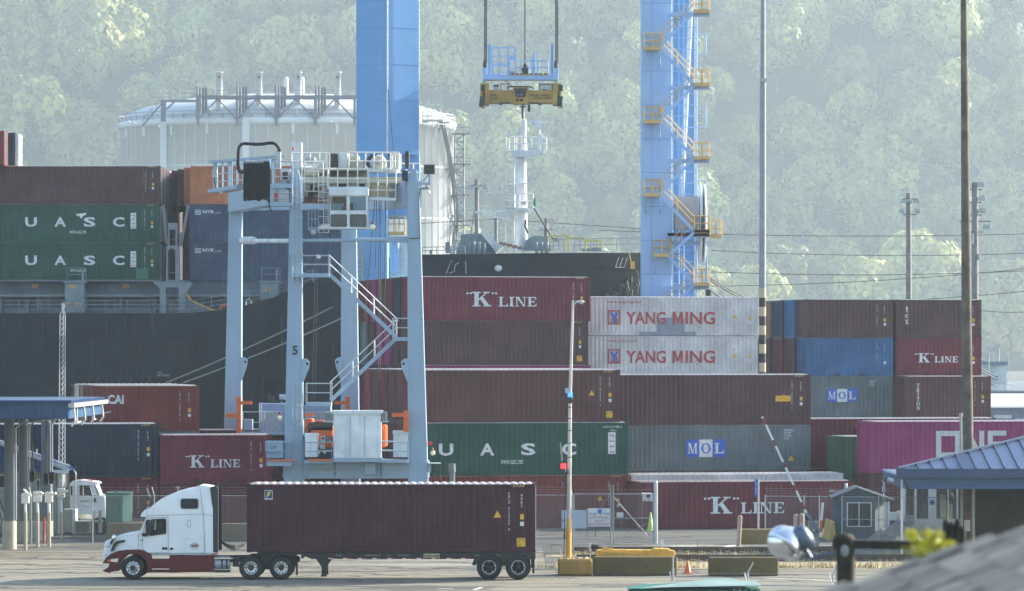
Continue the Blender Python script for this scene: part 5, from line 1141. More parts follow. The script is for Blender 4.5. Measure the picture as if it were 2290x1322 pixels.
letters(c, '45', 12.75, 1.55, .42, .5, flat('orange lettering', (.45,.10,.04)), -.006, .02); MB().box(13.73, 14.0, .2, 2.2, .1, 2.5).build('door_gear', WLET, c, world=False)  # white block stands in for sunlight on the door end
c = container(wx=X_(12,302)-6.2, Y=302.4, z=SZ+3*HQ, L=S20, H=HQ-.3, yaw=0, c='rust red', label='brick red container at the top left corner edge', group='containers on the ship')
# mooring ropes
ro = flat('mooring rope', (.30,.30,.26), .8)
def rope(name, label, pts, r=.07, m=ro):
    mb = MB(); 
    for (a, b) in zip(pts[:-1], pts[1:]):
        a = Vector(a); b = Vector(b); n = 10; L = (b-a).length; prev = a
        for i in range(1, n+1): t = i/n; p = a.lerp(b, t)-Vector((0,0,L*.012*4*t*(1-t))); mb.tube(prev, p, r, n=5, cap=False); prev = p
    return own(name, mb, m, label, 'rope', 'mooring ropes and lines')
rope('mooring_rope', 'upper pale mooring rope slanting across the black hull behind the gantry', [W(372,856,297), W(765,676,300)], .05); rope('mooring_rope', 'lower pale mooring rope slanting across the black hull behind the gantry', [W(410,856,296.5), W(768,710,299)], .05)
for i, (a, b) in enumerate((((1588,622,288),(1812,700,340)), ((1588,627,288),(1812,706,340)), ((1588,650,288),(1812,737,340)))): rope('mooring_line', ('topmost', 'middle', 'lowest')[i]+' dark line running down right from the blue crane stairs', [W(*a), W(*b)], .06, DARK)
for i, (a, b) in enumerate((((2190,822,330),(2330,866,360)), ((2190,828,330),(2330,873,360)), ((2190,843,330),(2330,892,360)))): rope('mooring_line', ('upper', 'middle', 'lower')[i]+' dark line at the right edge beside the twenty-foot stack', [W(*a), W(*b)], .06, DARK)
# bollard ends for the lines
# ------------------------------------------------------------------ white tank with stacks
YTK = 750.0; sT = F/YTK; TR = 372/sT; TX = X_(642, YTK); TZ = Z_(284, YTK-TR*.3)
TKM = flat('tank concrete', (.78,.80,.79), .85, var=.07, scale=.09); TST = flat('tank steelwork', (.20,.22,.25), .5, .2, scale=.3)
TKD = flat('dome membrane', (.60,.63,.65), .7, var=.05, scale=.1)
tk = thing('storage_tank', 'huge pale concrete storage tank with domed roof behind the ship', 'storage tank', (TX, YTK, 0))
SQ = .62
def sq(m): m.v = [(v[0], YTK+(v[1]-YTK)*SQ, v[2]) for v in m.v]; return m
m = MB().lathe([(TR,0),(TR,TZ),(TR+.5,TZ),(TR+.5,TZ+1.2),(TR-.5,TZ+1.2)], (TX,YTK,0), 'Z', 72); sq(m).build('tank_wall', TKM, tk)
dz = Z_(222, YTK)-TZ; m = MB().lathe([(TR-.5,TZ+1.0)]+[(TR*math.cos(R(a)), TZ+1+dz*math.sin(R(a))) for a in range(6, 91, 7)], (TX,YTK,0), 'Z', 72); sq(m).build('dome_roof', TKD, tk)
m = MB()
for i in range(24):
    a = R(i*15+4); m.box(TX+TR*math.sin(a)-.25, TX+TR*math.sin(a)+.25, YTK-TR*math.cos(a)-.6, YTK-TR*math.cos(a)+.6, TZ-1.8, TZ)
sq(m).build('rim_brackets', TKM, tk, kind='stuff')
for (px, w_) in ((380,10),(565,12)): 
    a = math.asin((X_(px,YTK)-TX)/TR); yy = YTK-TR*math.cos(a)*SQ; MB().box(X_(px,YTK)-.6, X_(px,YTK)+.6, yy-.7, yy+1, 0, TZ+1).build('wall_pilaster', TKM, tk)
m = MB(); prev = None
for i in range(73):
    a = R(i*5); p = Vector((TX+(TR+.3)*math.sin(a), YTK-(TR+.3)*math.cos(a), TZ+1.2))
    if prev is not None: m.rail([prev, p], 1.4, .07, 3)
    prev = p
sq(m).build('rim_railing', GALV, tk)
m = MB(); prev = None      # spiral stair on the right flank
for i in range(60):
    kk = i % 20; a = R(66+(kk if (i//20)%2 == 0 else 20-kk)*.9); z = TZ-i*.85+1; p = Vector((TX+(TR+.8)*math.sin(a), YTK-(TR+.8)*math.cos(a), z))
    if prev is not None: m.bar(prev, p, .9, .12); m.rail([prev, p], 1.2, .05, 2)
    if i % 10 == 0: m.box(p.x-1.4, p.x+1.4, p.y-1, p.y+1, p.z-.3, p.z); m.bar(p, p+Vector((-1.2*math.sin(a), 1.2*math.cos(a), -3)), .2)
    prev = p
sq(m).build('spiral_stair', TST, tk)
m = MB(); rs_ = random.Random(12)
for k in range(5): m.lathe([(TR+.04, 6+k*9.5),(TR+.06, 6.15+k*9.5),(TR+.04, 6.3+k*9.5)], (TX,YTK,0), 'Z', 72)
for k in range(40):
    a = R(-88+k*4.4); m.box(TX+TR*math.sin(a)-.07, TX+TR*math.sin(a)+.07, YTK-TR*math.cos(a)-.15, YTK-TR*math.cos(a)+.1, 0, TZ)
sq(m).build('pour_joints', flat('joint grey', (.68,.70,.69), .8), tk)
tw = thing('stair_tower', 'thin lattice stair tower standing against the right side of the white tank', 'stair tower', (X_(1030,YTK), YTK-4, 0)); m = MB()
for px in (1018, 1038): m.tube((X_(px,YTK),YTK-4,0), (X_(px,YTK),YTK-4,Z_(300,YTK)), .12, n=4); m.tube((X_(px,YTK),YTK-1,0), (X_(px,YTK),YTK-1,Z_(300,YTK)), .12, n=4)
for k in range(18):
    py = 300+k*17; s_ = 1 if k % 2 else -1; m.tube(W(1018,py,YTK-4), W(1038,py,YTK-4), .1, n=4).bar(W(1018 if s_ > 0 else 1038,py,YTK-3), W(1038 if s_ > 0 else 1018,py+17,YTK-3), .6, .15)
    if k % 4 == 0: m.box(X_(1012,YTK), X_(1052,YTK), YTK-4.5, YTK-1, Z_(py+2,YTK), Z_(py,YTK)); m.rail([W(1012,py,YTK-4.5), W(1052,py,YTK-4.5)], 1.2, .05, 1.5)
m.build('frame', TST, tw)
# pipe rack over the tank roof front, pipe clusters and white stacks
YR2 = YTK-TR*.62-.3; rk = thing('pipe_rack', 'grey steel truss walkway with braces over the white tank roof', 'pipe rack', (X_(578,YR2), YR2, TZ)); m = MB()
m.bar(W(443,216,YR2), W(800,216,YR2), .5, .45).bar(W(443,221,YR2+2), W(800,221,YR2+2), .3, .3); m.bar(W(360,226,YR2), W(443,226,YR2), .5, .5); m.box(*wb(360,372,226,272,YR2,.3)); m.bar(W(372,245,YR2), W(392,226,YR2), .3)
for i, px in enumerate((443, 530, 618, 705, 793)):
    m.bar(W(px,216,YR2), W(px,281,YR2), .45, .4, up=(0,1,0)); 
    for s_ in (-1, 1):
        if px == 443 and s_ < 0: continue
        m.bar(W(px,268,YR2), W(px+s_*43,222,YR2), .28, .28)
m.build('truss', TST, rk); m = MB(); m.rail([W(360,226,YR2), W(443,226,YR2)], 2.2, .06, 1.2, 2); m.tube(W(368,226,YR2), W(368,196,YR2), .12); m.rail([W(443,216,YR2+2), W(790,216,YR2+2)], 1.1, .05, 2.5, 1); m.build('railing', GALV, rk)
stairs((360,232),(318,282), YR2, rk, TST, TST, 1.2, 'stair_flight', 1.3)
for i, px in enumerate((438, 528, 614, 704)):
    o = thing('pipe_cluster', 'group of four dark vertical vent pipes on the tank roof, %s from the left' % ('first', 'second', 'third', 'fourth')[i], 'vent pipes', (X_(px+10,YR2), YR2, Z_(278,YR2)), 0, 'vent pipe clusters')
    for k in range(4): MB().tube(W(px+3+k*6.5,270-k*6,YR2+k*.6), W(px+3+k*6.5,(191 if i else 193)+k*1.5,YR2+k*.6), .24, n=8).build('pipe', TST, o)
    MB().box(*wb(px+20,px+30,236,262,YR2+3,.6)).build('pipe_elbow', TKM, o)
for i, px in enumerate((490, 579, 667, 755)):
    dy = 6 if i in (1, 2) else 0; o = thing('exhaust_stack', 'white flanged exhaust stack on the tank roof, %s from the left' % ('first', 'second', 'third', 'fourth')[i], 'exhaust stack', (X_(px,YR2), YR2+2, TZ), 0, 'white stacks on the tank'); b = 266-dy*1.2; Y = YR2+3
    MB().lathe([(.0,Z_(b,Y)),(.95,Z_(b,Y)),(.9,Z_(b-8,Y)),(1.05,Z_(b-9,Y)),(1.05,Z_(b-11,Y)),(.82,Z_(b-12,Y)),(.8,Z_(b-19,Y)),(.66,Z_(b-21,Y)),(.56,Z_(163,Y)),(.72,Z_(163,Y)),(.72,Z_(161,Y)),(0,Z_(161,Y))], (X_(px,Y),Y,0), 'Z', 16).build('stack', SHW, o)
    MB().blob((X_(px,Y),Y-.56,Z_(173,Y)), (.18,.05,.18), 8, 5).build('port', DARK, o); MB().box(X_(px-15,Y), X_(px+15,Y), Y-1, Y+2, TZ+1, Z_(b-1,Y)).build('plinth', TKM, o)
o = thing('vent_stack', 'pair of slim white vents with rounded caps behind the third stack', 'vent stack', (X_(642,YR2+9), YR2+9, TZ), 0)
for px in (640, 676): MB().lathe([(.42,Z_(240,YR2+9)),(.42,Z_(180,YR2+9)),(.36,Z_(174,YR2+9)),(0,Z_(171,YR2+9))], (X_(px,YR2+9),YR2+9,0), 'Z', 12).build('stack', SHW, o)
rb = random.Random(8); o = thing('roof_plant', 'small pipes, valves and lamps along the left rim of the tank roof', 'roof plant', (X_(400,YR2+6), YR2+6, TZ))
for px in (375, 398, 403, 420, 432, 468, 470, 500): B('valve', px, px+rb.uniform(3,7), rb.uniform(252,262), 276, YR2+6, TKM, par=o, d=.4)
m = MB()
for px in (288, 300, 320, 355, 398, 483, 570, 637, 740): m.blob(W(px,rb.uniform(272,284),YTK-TR*.62), .22, 6, 4)
m.build('roof_lamps', WLET, o)
m = MB(); m.rail([W(268,290,YTK-4), W(325,290,YTK-8)], 1.4, .08, 1.3, 2); m.rail([W(945,282,YTK-14), W(1015,290,YTK-8)], 2.2, .08, 1.3, 2); m.rail([W(945,268,YTK-14), W(985,268,YTK-14)], 2.2, .07, 1, 2); m.box(*wb(945, 990, 268, 272, YTK-14, 1)); m.build('rim_platform', GALV, tk)
# ------------------------------------------------------------------ distant light poles, wires, sheds on the right
PW = flat('distant pole', (.24,.22,.21), .8, var=.2)
def lightpole(px, Y, ptop, pbot, r, label, lamps, cross=()):
    o = thing('floodlight_pole', label, 'floodlight pole', (X_(px,Y), Y, 0), 0, 'distant floodlight poles'); MB().tube((X_(px,Y),Y,0), W(px-1,ptop,Y), r*1.3, r, n=8).build('pole', PW, o)
    for (a, b, w_, h_) in lamps: MB().box(*wb(a-w_/2, a+w_/2, b-h_/2, b+h_/2, Y-.2, .3)).build('lamp', GALV, o, bevel=.03)
    for (a, b, c) in cross: MB().tube(W(a,c,Y), W(b,c,Y), .05, n=4).build('crossarm', DARK, o)
lightpole(2033, 420, 432, 700, .26, 'wooden floodlight pole with a ring of shiny lamps and two lower floodlights', ((2022,450,18,7),(2034,450,12,7),(2050,450,14,7),(2017,472,11,9),(2052,472,12,9)), ((2017,2050,480),(2018,2052,445)))
lightpole(2181, 400, 408, 700, .30, 'wooden pole with floodlights stacked down its right side, behind the tall wooden pole', ((2168,412,6,10),(2193,412,18,10),(2197,443,13,10),(2197,471,15,10),(2207,507,17,9),(2175,535,4,24),(2189,574,5,12)), ((2169,2196,424),(2169,2195,453),(2169,2196,481),(2145,2216,495),(2169,2198,519)))
lightpole(1067, 460, 402, 560, .24, 'short lamp pole with reflective lamps left of the white ship mast', ((1052,419,12,8),(1067,418,10,6),(1084,418,12,8)), ((1050,1090,415),))
lightpole(1222, 420, 488, 560, .2, 'small lamp pole on the right of the ship foremast', ((1234,491,9,5),(1211,513,11,6),(1232,513,10,5)), ())
lightpole(1110, 470, 485, 560, .2, 'thin bare pole between the lamp pole and the ship mast', (), ())
def wire(i, a, b, sag=.5):
    mb = MB(); n = 24; a, b = Vector(a), Vector(b); prev = a
    for k in range(1, n+1): t = k/n; p = a.lerp(b, t)-Vector((0,0,sag*4*t*(1-t))); mb.tube(prev, p, .035, n=4, cap=False); prev = p
    return own('overhead_wire', mb, DARK, 'thin overhead wire across the hazy hillside, %s of the wires on the right' % i, 'wire', 'overhead wires')
for i, (a, b, c, d) in enumerate(((1340,515,2400,520),(1590,560,2400,562),(1590,608,2400,600),(1590,640,2400,590),(1700,680,2400,640),(2190,694,2400,680))): wire(('topmost','second','third','fourth','fifth','lowest')[i], W(a,b,430), W(c,d,430))
own('overhead_wire', MB().path([W(936,500,430), W(1110,490,430), W(1440,512,430)], .035, 4), DARK, 'thin wire sagging from the white tank past the ship foremast', 'wire', 'overhead wires')
def shed(label, px0, px1, py0, py1, pyr, Y, mw_, mr, depth=14):
    o = thing('warehouse', label, 'warehouse', (X_((px0+px1)/2,Y), Y+depth/2, 0), 0, 'distant sheds on the right'); MB().box(X_(px0,Y), X_(px1,Y), Y, Y+depth, 0, Z_(py0,Y)).build('wall', mw_, o); m = MB(); n = int((px1-px0)/4)
    x0, x1 = X_(px0-2,Y), X_(px1,Y)
    for k in range(n):
        a = x0+(x1-x0)*k/n; b = x0+(x1-x0)*(k+.55)/n; c_ = x0+(x1-x0)*(k+1)/n
        for (u, v, h) in ((a,b,.12),(b,c_,0)): m.add([(u,Y-.4,Z_(py0,Y)+h),(v,Y-.4,Z_(py0,Y)+h),(v,Y+depth,Z_(pyr,Y)+h),(u,Y+depth,Z_(pyr,Y)+h)], [(0,1,2,3)])
    m.build('roof', mr, o); return o
PB = flat('pale blue cladding', (.22,.28,.34), .7, var=.1); PWH = flat('white sheet roof', (.72,.73,.72), .5, var=.05)
o = shed('white-roofed shed on the right behind the brown TRITON container', 2205, 2420, 912, 960, 886, 300, PB, PWH, 10)
for (a, b, c, d) in ((2222,2262,928,936),(2270,2292,936,942)): B('window', a, b, c, d, 300, SHW, par=o, d=.1)
shed('low grey shed roof above the white-roofed shed at the right edge', 2202, 2420, 876, 900, 858, 330, flat('grey cladding', (.30,.33,.36), .7), PB, 12)
o = thing('white_hut', 'small white hut with a flat cap roof in the haze at the right', 'hut', (X_(2224,340), 340, 0)); MB().box(X_(2203,340), X_(2245,340), 338, 342, 0, Z_(815,340)).build('wall', SHW, o); MB().box(X_(2200,340), X_(2247,340), 337.6, 342.4, Z_(815,340), Z_(808,340)).build('roof', PB, o)
m = MB(); m.path([W(2211,860,336), W(2211,792,336), W(2216,783,336), W(2236,771,336)], .07); own('street_lamp', m, GALV, 'slender curved street lamp in the haze beside the white hut', 'street lamp')
own('antenna_mast', MB().tube(W(2233,808,339), W(2233,778,339), .08), GALV, 'short antenna above the white hut in the haze', 'antenna')
# gull
gu = thing('gull', 'white gull flying in front of the green UASC container, wings lowered', 'bird', (X_(181,280), 280, Z_(482,280)))
m = MB(); P = lambda px, py, dy=0: W(px,py,280+dy)
m.blob(P(180,481), (.30,.11,.10), 10, 6).blob(P(189,478.5), (.10,.07,.08), 8, 5); m.tube(P(191,478.5), P(194,479), .02, .004, n=5); m.build('body', SHW, gu)
m = MB().add([P(176,479,-.05),P(184,480,-.05),P(185,484,-.25),P(181,490,-.6),P(180,487,-.4),P(178,483,-.2)], [(0,1,2,3,4,5)]).add([P(176,480,.05),P(184,480,.05),P(178,481,.4),P(169,480,.7),P(171,478,.5)], [(0,1,2,3,4)]); m.build('wings', flat('gull grey', (.45,.48,.52)), gu)
MB().add([P(175,481),P(171,482.5,-.06),P(171,482.5,.06)], [(0,1,2)]).build('tail', SHW, gu)
# ------------------------------------------------------------------ semi-trailer truck (photo zoom coordinates -> metres at 170 m)
YK = 170.0; KW = 2.45
TWH = flat('truck white', (.80,.82,.84), .25, var=.03); TMA = steel('truck maroon', (.095,.006,.013), .02, .3); TGL = glassy('dark truck glass', (.012,.02,.03), .05)
tx = lambda zx: (210+zx/4.6735-CX)*YK/F
tz = lambda zy: (1107-zy)/4.6735*YK/F
tr = thing('truck_tractor', 'white and maroon sleeper cab semi truck driving left, 5408 on its nose', 'truck', (tx(408), YK+KW/2, 0))
def prof(pts): return [(tx(a), tz(b)) for a, b in pts]
# cab shell with window openings; nose narrows
win = prof([(600,478),(742,470),(752,480),(752,622),(590,644),(588,600)])
def side(name, poly, y0, y1, m, par=tr, holes=(), bevel=0): return MB().prism(poly, y0, y1, holes).build(name, m, par, bevel=bevel)
body = prof([(460,826),(460,640),(540,462),(556,448),(640,433),(1145,421),(1243,440),(1245,826)])
side('cab', body, YK, YK+KW, TWH, holes=[win])
roofp = prof([(485,446),(497,412),(530,376),(575,366),(620,322),(700,263),(760,230),(850,192),(950,165),(1030,150),(1070,132),(1105,121),(1150,124),(1215,136),(1228,160),(1243,400),(1243,438),(1145,419),(640,431),(540,450)])
m = MB().prism(roofp, YK+.02, YK+KW-.02); o = m.build('roof_fairing', TWH, tr)
for v in o.data.vertices:      # rounded shoulders: pull the top inwards
    zz_ = v.co.z; k = max(0, (zz_-tz(430))/(tz(121)-tz(430))); v.co.y *= 1-.13*k*k
hood = prof([(93,930),(88,860),(98,770),(112,705),(180,680),(232,655),(330,632),(452,612),(472,640),(472,800),(380,800),(250,850),(180,900)])
m = MB().prism(hood, YK+.06, YK+KW-.06); o = m.build('hood', TWH, tr, bevel=.03)
for v in o.data.vertices:
    k = max(0, (tx(472)-(v.co.x+tr.location.x))/(tx(472)-tx(90))); v.co.y *= 1-.22*k**1.6
ex = [(tx(408)+.62*math.cos(R(a)), tz(985)+.60*math.sin(R(a))) for a in range(-8, 189, 14)]
fen = prof([(128,880),(170,838),(250,805),(340,792),(470,789),(530,800),(580,828),(612,850),(800,848),(800,860),(945,860),(945,850),(1256,846),(1258,1025),(552,1032)])+ex+prof([(268,1012),(180,1022),(165,1037),(92,1015),(88,930)])
side('fender_and_skirt', fen, YK-.03, YK+KW+.03, TMA, bevel=.02)
side('bumper', prof([(90,932),(164,936),(150,975),(96,1010),(88,1000)]), YK-.05, YK+KW+.05, CHROME)
side('side_step', prof([(607,850),(790,850),(790,884),(612,884)]), YK-.05, YK+.05, CHROME); MB().box(tx(610), tx(790), YK-.07, YK-.02, tz(997), tz(988)).build('side_step', CHROME, tr)
side('headlight', prof([(180,890),(258,882),(245,922),(178,916)]), YK-.05, YK+.1, CHROME); side('headlight', prof([(180,890),(258,882),(245,922),(178,916)]), YK+KW-.1, YK+KW+.05, CHROME)
side('turn_signal', prof([(140,896),(182,890),(178,916),(140,914)]), YK-.05, YK+.1, ORG); side('fender_painted_shade', prof([(120,880),(170,838),(205,826),(180,868),(135,892)]), YK-.045, YK+.1, DARK)  # dark strip on the fender is painted-in shade
side('air_scoop', prof([(168,812),(205,728),(240,700),(323,690),(318,714),(255,725),(222,760),(205,800)]), YK+.10, YK+.30, BLACK); side('air_scoop', prof([(160,742),(175,695),(192,683),(206,686),(196,712),(180,735)]), YK+.16, YK+.36, BLACK)
MB().blob((tx(207), YK+.05, tz(665)), (.09,.06,.13), 10, 7).build('hood_mirror', CHROME, tr)
side('hood_mirror_bracket', prof([(183,690),(215,690),(215,680),(190,675)]), YK+.05, YK+.12, BLACK)
side('windshield', prof([(474,615),(492,615),(548,465),(536,455)]), YK+.12, YK+KW-.12, glassy('windscreen glass', (.25,.32,.36), .05))
side('mirror', prof([(545,500),(553,480),(588,472),(594,620),(585,640),(545,650)]), YK-.22, YK-.06, BLACK, bevel=.02); side('mirror_arm', prof([(500,620),(530,616),(556,640),(552,655),(512,648)]), YK-.18, YK-.04, BLACK)
fr = []
for i, (a, b) in enumerate(((600,478),(742,470),(752,480),(752,622),(590,644),(588,600))): fr.append(W(210+a/4.6735, 1060+b/4.6735, YK-.012))
m = MB()
for i in range(6): m.bar(fr[i], fr[(i+1)%6], .035, .035, up=(0,1,0))
m.build('window_seal', BLACK, tr)
side('window_pane', win, YK+.03, YK+.035, glassy('clear truck glass', (.03,.04,.045), .05, .72)); side('window_pane', win, YK+KW-.04, YK+KW-.035, MATS['clear truck glass'])
m = MB(); m.box(tx(590), tx(752), YK+.05, YK+KW-.05, tz(650), tz(628)); m.build('dashboard', DARK, tr); MB().bar(W(346,1191,YK+.45), W(341,1180,YK+.45), .04).lathe([(.16,-.015),(.2,0),(.16,.015)], W(343,1184,YK+.5), 'X', 16).build('steering_wheel', BLACK, tr)
side('seat', prof([(722,640),(752,640),(752,500),(735,500)]), YK+.25, YK+.75, DARK)
side('sleeper_window', [(x, z) for x, z in rr(tx(907), tx(1090), tz(364), tz(257), .09)], YK-.005, YK+.03, TGL)
side('vent_slot', rr(tx(978), tx(1012), tz(554), tz(484), .06), YK-.004, YK+.01, TWH)
def outline(pts, r=.011, m=GALV, name='panel_gap', close=True):
    mb = MB(); ps = [W(210+a/4.6735, 1060+b/4.6735, YK-.005) for a, b in pts]
    if close: ps.append(ps[0])
    for a, b in zip(ps[:-1], ps[1:]): mb.bar(a, b, r, r, up=(0,1,0))
    mb.build(name, m, tr)
SEAM = flat('panel gap', (.12,.13,.15), .6)
outline([(512,650),(545,465),(556,460),(775,455),(777,824),(560,824),(508,785)], .014, SEAM); outline([(978,484),(1012,484),(1012,554),(978,554)], .012, SEAM); outline([(957,680),(1150,680),(1150,824),(957,824)], .008, GALV)
outline([(1107,130),(1145,430),(1162,824)], .014, SEAM, close=False); outline([(560,440),(640,434),(1145,420),(1243,438)], .012, SEAM, close=False); outline([(555,380),(556,446)], .01, SEAM, close=False); outline([(625,350),(605,440)], .008, GALV, close=False); outline([(468,620),(464,790)], .014, SEAM, close=False)
outline([(475,790),(508,785)], .012, SEAM, close=False)
for (a, b, c, d) in ((712,768,766,792),(794,828,770,794)): MB().box(tx(a), tx(b), YK-.012, YK+.01, tz(d), tz(c)).build('door_badge', BLACK, tr)
side('side_fin', prof([(1212,140),(1250,128),(1295,142),(1296,820),(1245,822),(1243,400)]), YK+.05, YK+.15, glassy('dark fin', (.012,.016,.025), .35)); side('side_fin', prof([(1212,140),(1250,128),(1295,142),(1296,820),(1245,822),(1243,400)]), YK+KW-.15, YK+KW-.05, MATS['dark fin'])
side('cab_back', prof([(1243,150),(1262,150),(1262,822),(1245,822)]), YK+.15, YK+KW-.15, DARK)
side('sill', prof([(570,828),(1230,828),(1230,848),(600,848)]), YK+.03, YK+KW-.03, GALV)
side('green_sticker', prof([(482,688),(506,682),(506,700),(482,700)]), YK-.004, YK+.003, flat('green sticker', (.10,.35,.12))); side('sticker', prof([(478,715),(498,712),(498,760),(478,762)]), YK-.004, YK+.003, WLET)
def tl(s_, a, b, c, d, m, bold=.0): letters(tr, s_, tx(a)-tr.location.x, tz(d), tx(b)-tx(a), tz(c)-tz(d), m, -KW/2-.012, bold)
MAR = flat('maroon lettering', (.16,.012,.03), .5)
tl('cmi', 1018, 1086, 732, 760, MAR, .04); tl('OPERATED BY', 1020, 1084, 716, 723, MAR); tl('CASCADE MOTOR INC', 1004, 1100, 768, 776, MAR); tl('TACOMA WA', 1022, 1084, 780, 788, MAR)
mb = MB()
for i in range(24): a0, a1 = R(i*15), R(i*15+15); mb.bar(((tx(1052)+.19*math.cos(a0)), YK-.008, tz(746)+.065*math.sin(a0)), ((tx(1052)+.19*math.cos(a1)), YK-.008, tz(746)+.065*math.sin(a1)), .012, .012, up=(0,1,0))
mb.build('logo_ring', MAR, tr)
letters(tr, '5408', tx(120)-tr.location.x, tz(768), .2, .055, MAR, -KW/2+.12, .03); MB().blob((tx(121), YK+.28, tz(852)), (.03,.02,.03), 8, 4).build('badge', MAR, tr)
# fuel tank, frame, fifth wheel
MB().tube((tx(1262),YK+.35,tz(940)), (tx(1416),YK+.35,tz(940)), .3, n=18).build('fuel_tank', GALV, tr); MB().box(tx(1262), tx(1420), YK+.05, YK+.6, tz(1028), tz(1000)).box(tx(1330), tx(1345), YK+.04, YK+.1, tz(1000), tz(885)).box(tx(1378), tx(1396), YK+.04, YK+.1, tz(1000), tz(885)).build('tank_strap', BLACK, tr)
MB().box(tx(1258), tx(1452), YK+.02, YK+.5, tz(888), tz(878)).box(tx(1258), tx(1446), YK+.0, YK+.12, tz(1002), tz(995)).build('tank_step', CHROME, tr)
for dy in (.75, KW-.85): MB().prism(prof([(1240,940),(1240,870),(2060,858),(2100,870),(2135,890),(2135,930),(2060,925),(2000,900),(1300,940)]), YK+dy, YK+dy+.1).build('chassis_rail', BLACK, tr)
MB().box(tx(1700), tx(1885), YK+.5, YK+KW-.5, tz(855), tz(822)).box(tx(1740), tx(1830), YK+.6, YK+KW-.6, tz(880), tz(850)).build('fifth_wheel', DARK, tr)
m = MB(); m.box(tx(1445), tx(1510), YK+.4, YK+.6, tz(975), tz(880)).box(tx(1690), tx(1920), YK+.5, YK+1.0, tz(965), tz(880)).box(tx(1640), tx(1960), YK+.9, YK+1.5, tz(1010), tz(950)); m.build('suspension', BLACK, tr)
MB().box(tx(2110), tx(2125), YK+.05, YK+.6, tz(1060), tz(930)).box(tx(2088), tx(2110), YK+.02, YK+.62, tz(965), tz(925)).build('mud_flap', RUBBER, tr)
for (x0_, r) in ((408,.505),(1640,.50),(1957,.50)):
    for y_, s in ((YK+.02, 1), (YK+KW-.02, -1)):
        c = Vector((tx(x0_), y_, .505)); wdt = .3 if x0_ < 500 else .62
        ty = MB().lathe([(.27,.04*s),(.30,0),(.44,.0),(.49,.04*s),(.505,.09*s),(.505,(wdt-.06)*s),(.46,wdt*s),(.27,wdt*s)], c, 'Y', 36).build('wheel', RUBBER, tr)
        front = x0_ < 500
        MB().lathe([(.285,.03*s),(.28,.0),(.25,.06*s),(.25,(.10 if front else .16)*s),(.20,(.05 if front else .14)*s),(.10,(.0 if front else .12)*s),(.10,(-.04 if front else .02)*s),(.0,(-.05 if front else .01)*s)], c, 'Y', 28).build('rim', CHROME if s > 0 else GALV, ty)
        MB().lathe([(.11,-.012*s),(.10,-.06*s),(0,-.07*s)] if front else [(.13,.12*s),(.11,-.02*s),(0,-.03*s)], c, 'Y', 16).build('hub_cap', DARK, ty)
        m = MB()
        for k in range(10): a = k*R(36); m.blob(c+Vector((.205*math.cos(a), (.045 if front else .135)*s, .205*math.sin(a))), (.028,.02,.028), 6, 4)
        m.build('hand_holes', BLACK, ty); m = MB()
        for k in range(10): a = k*R(36)+.3; m.blob(c+Vector((.15*math.cos(a), (.01 if front else .115)*s, .15*math.sin(a))), (.014,.03,.014), 5, 3)
        m.build('wheel_nuts', GALV, ty)
# coiled air lines
m = MB()
for k in range(3):
    p0 = Vector((tx(1298), YK+.8+k*.25, tz(705))); p1 = Vector((tx(1548), YK+.9+k*.2, tz(742+k*8))); prev = None
    for i in range(90):
        t = i/89; p = p0.lerp(p1, t)-Vector((0,0,(.20+.08*k)*4*t*(1-t)/1.3)); rr_ = .055*(1 if t < .65 else 0); p += Vector((.0, rr_*math.sin(i*1.4), rr_*math.cos(i*1.4)))
        if prev is not None: m.tube(prev, p, .011, n=4, cap=False)
        prev = p
m.build('air_lines', RUBBER, tr)
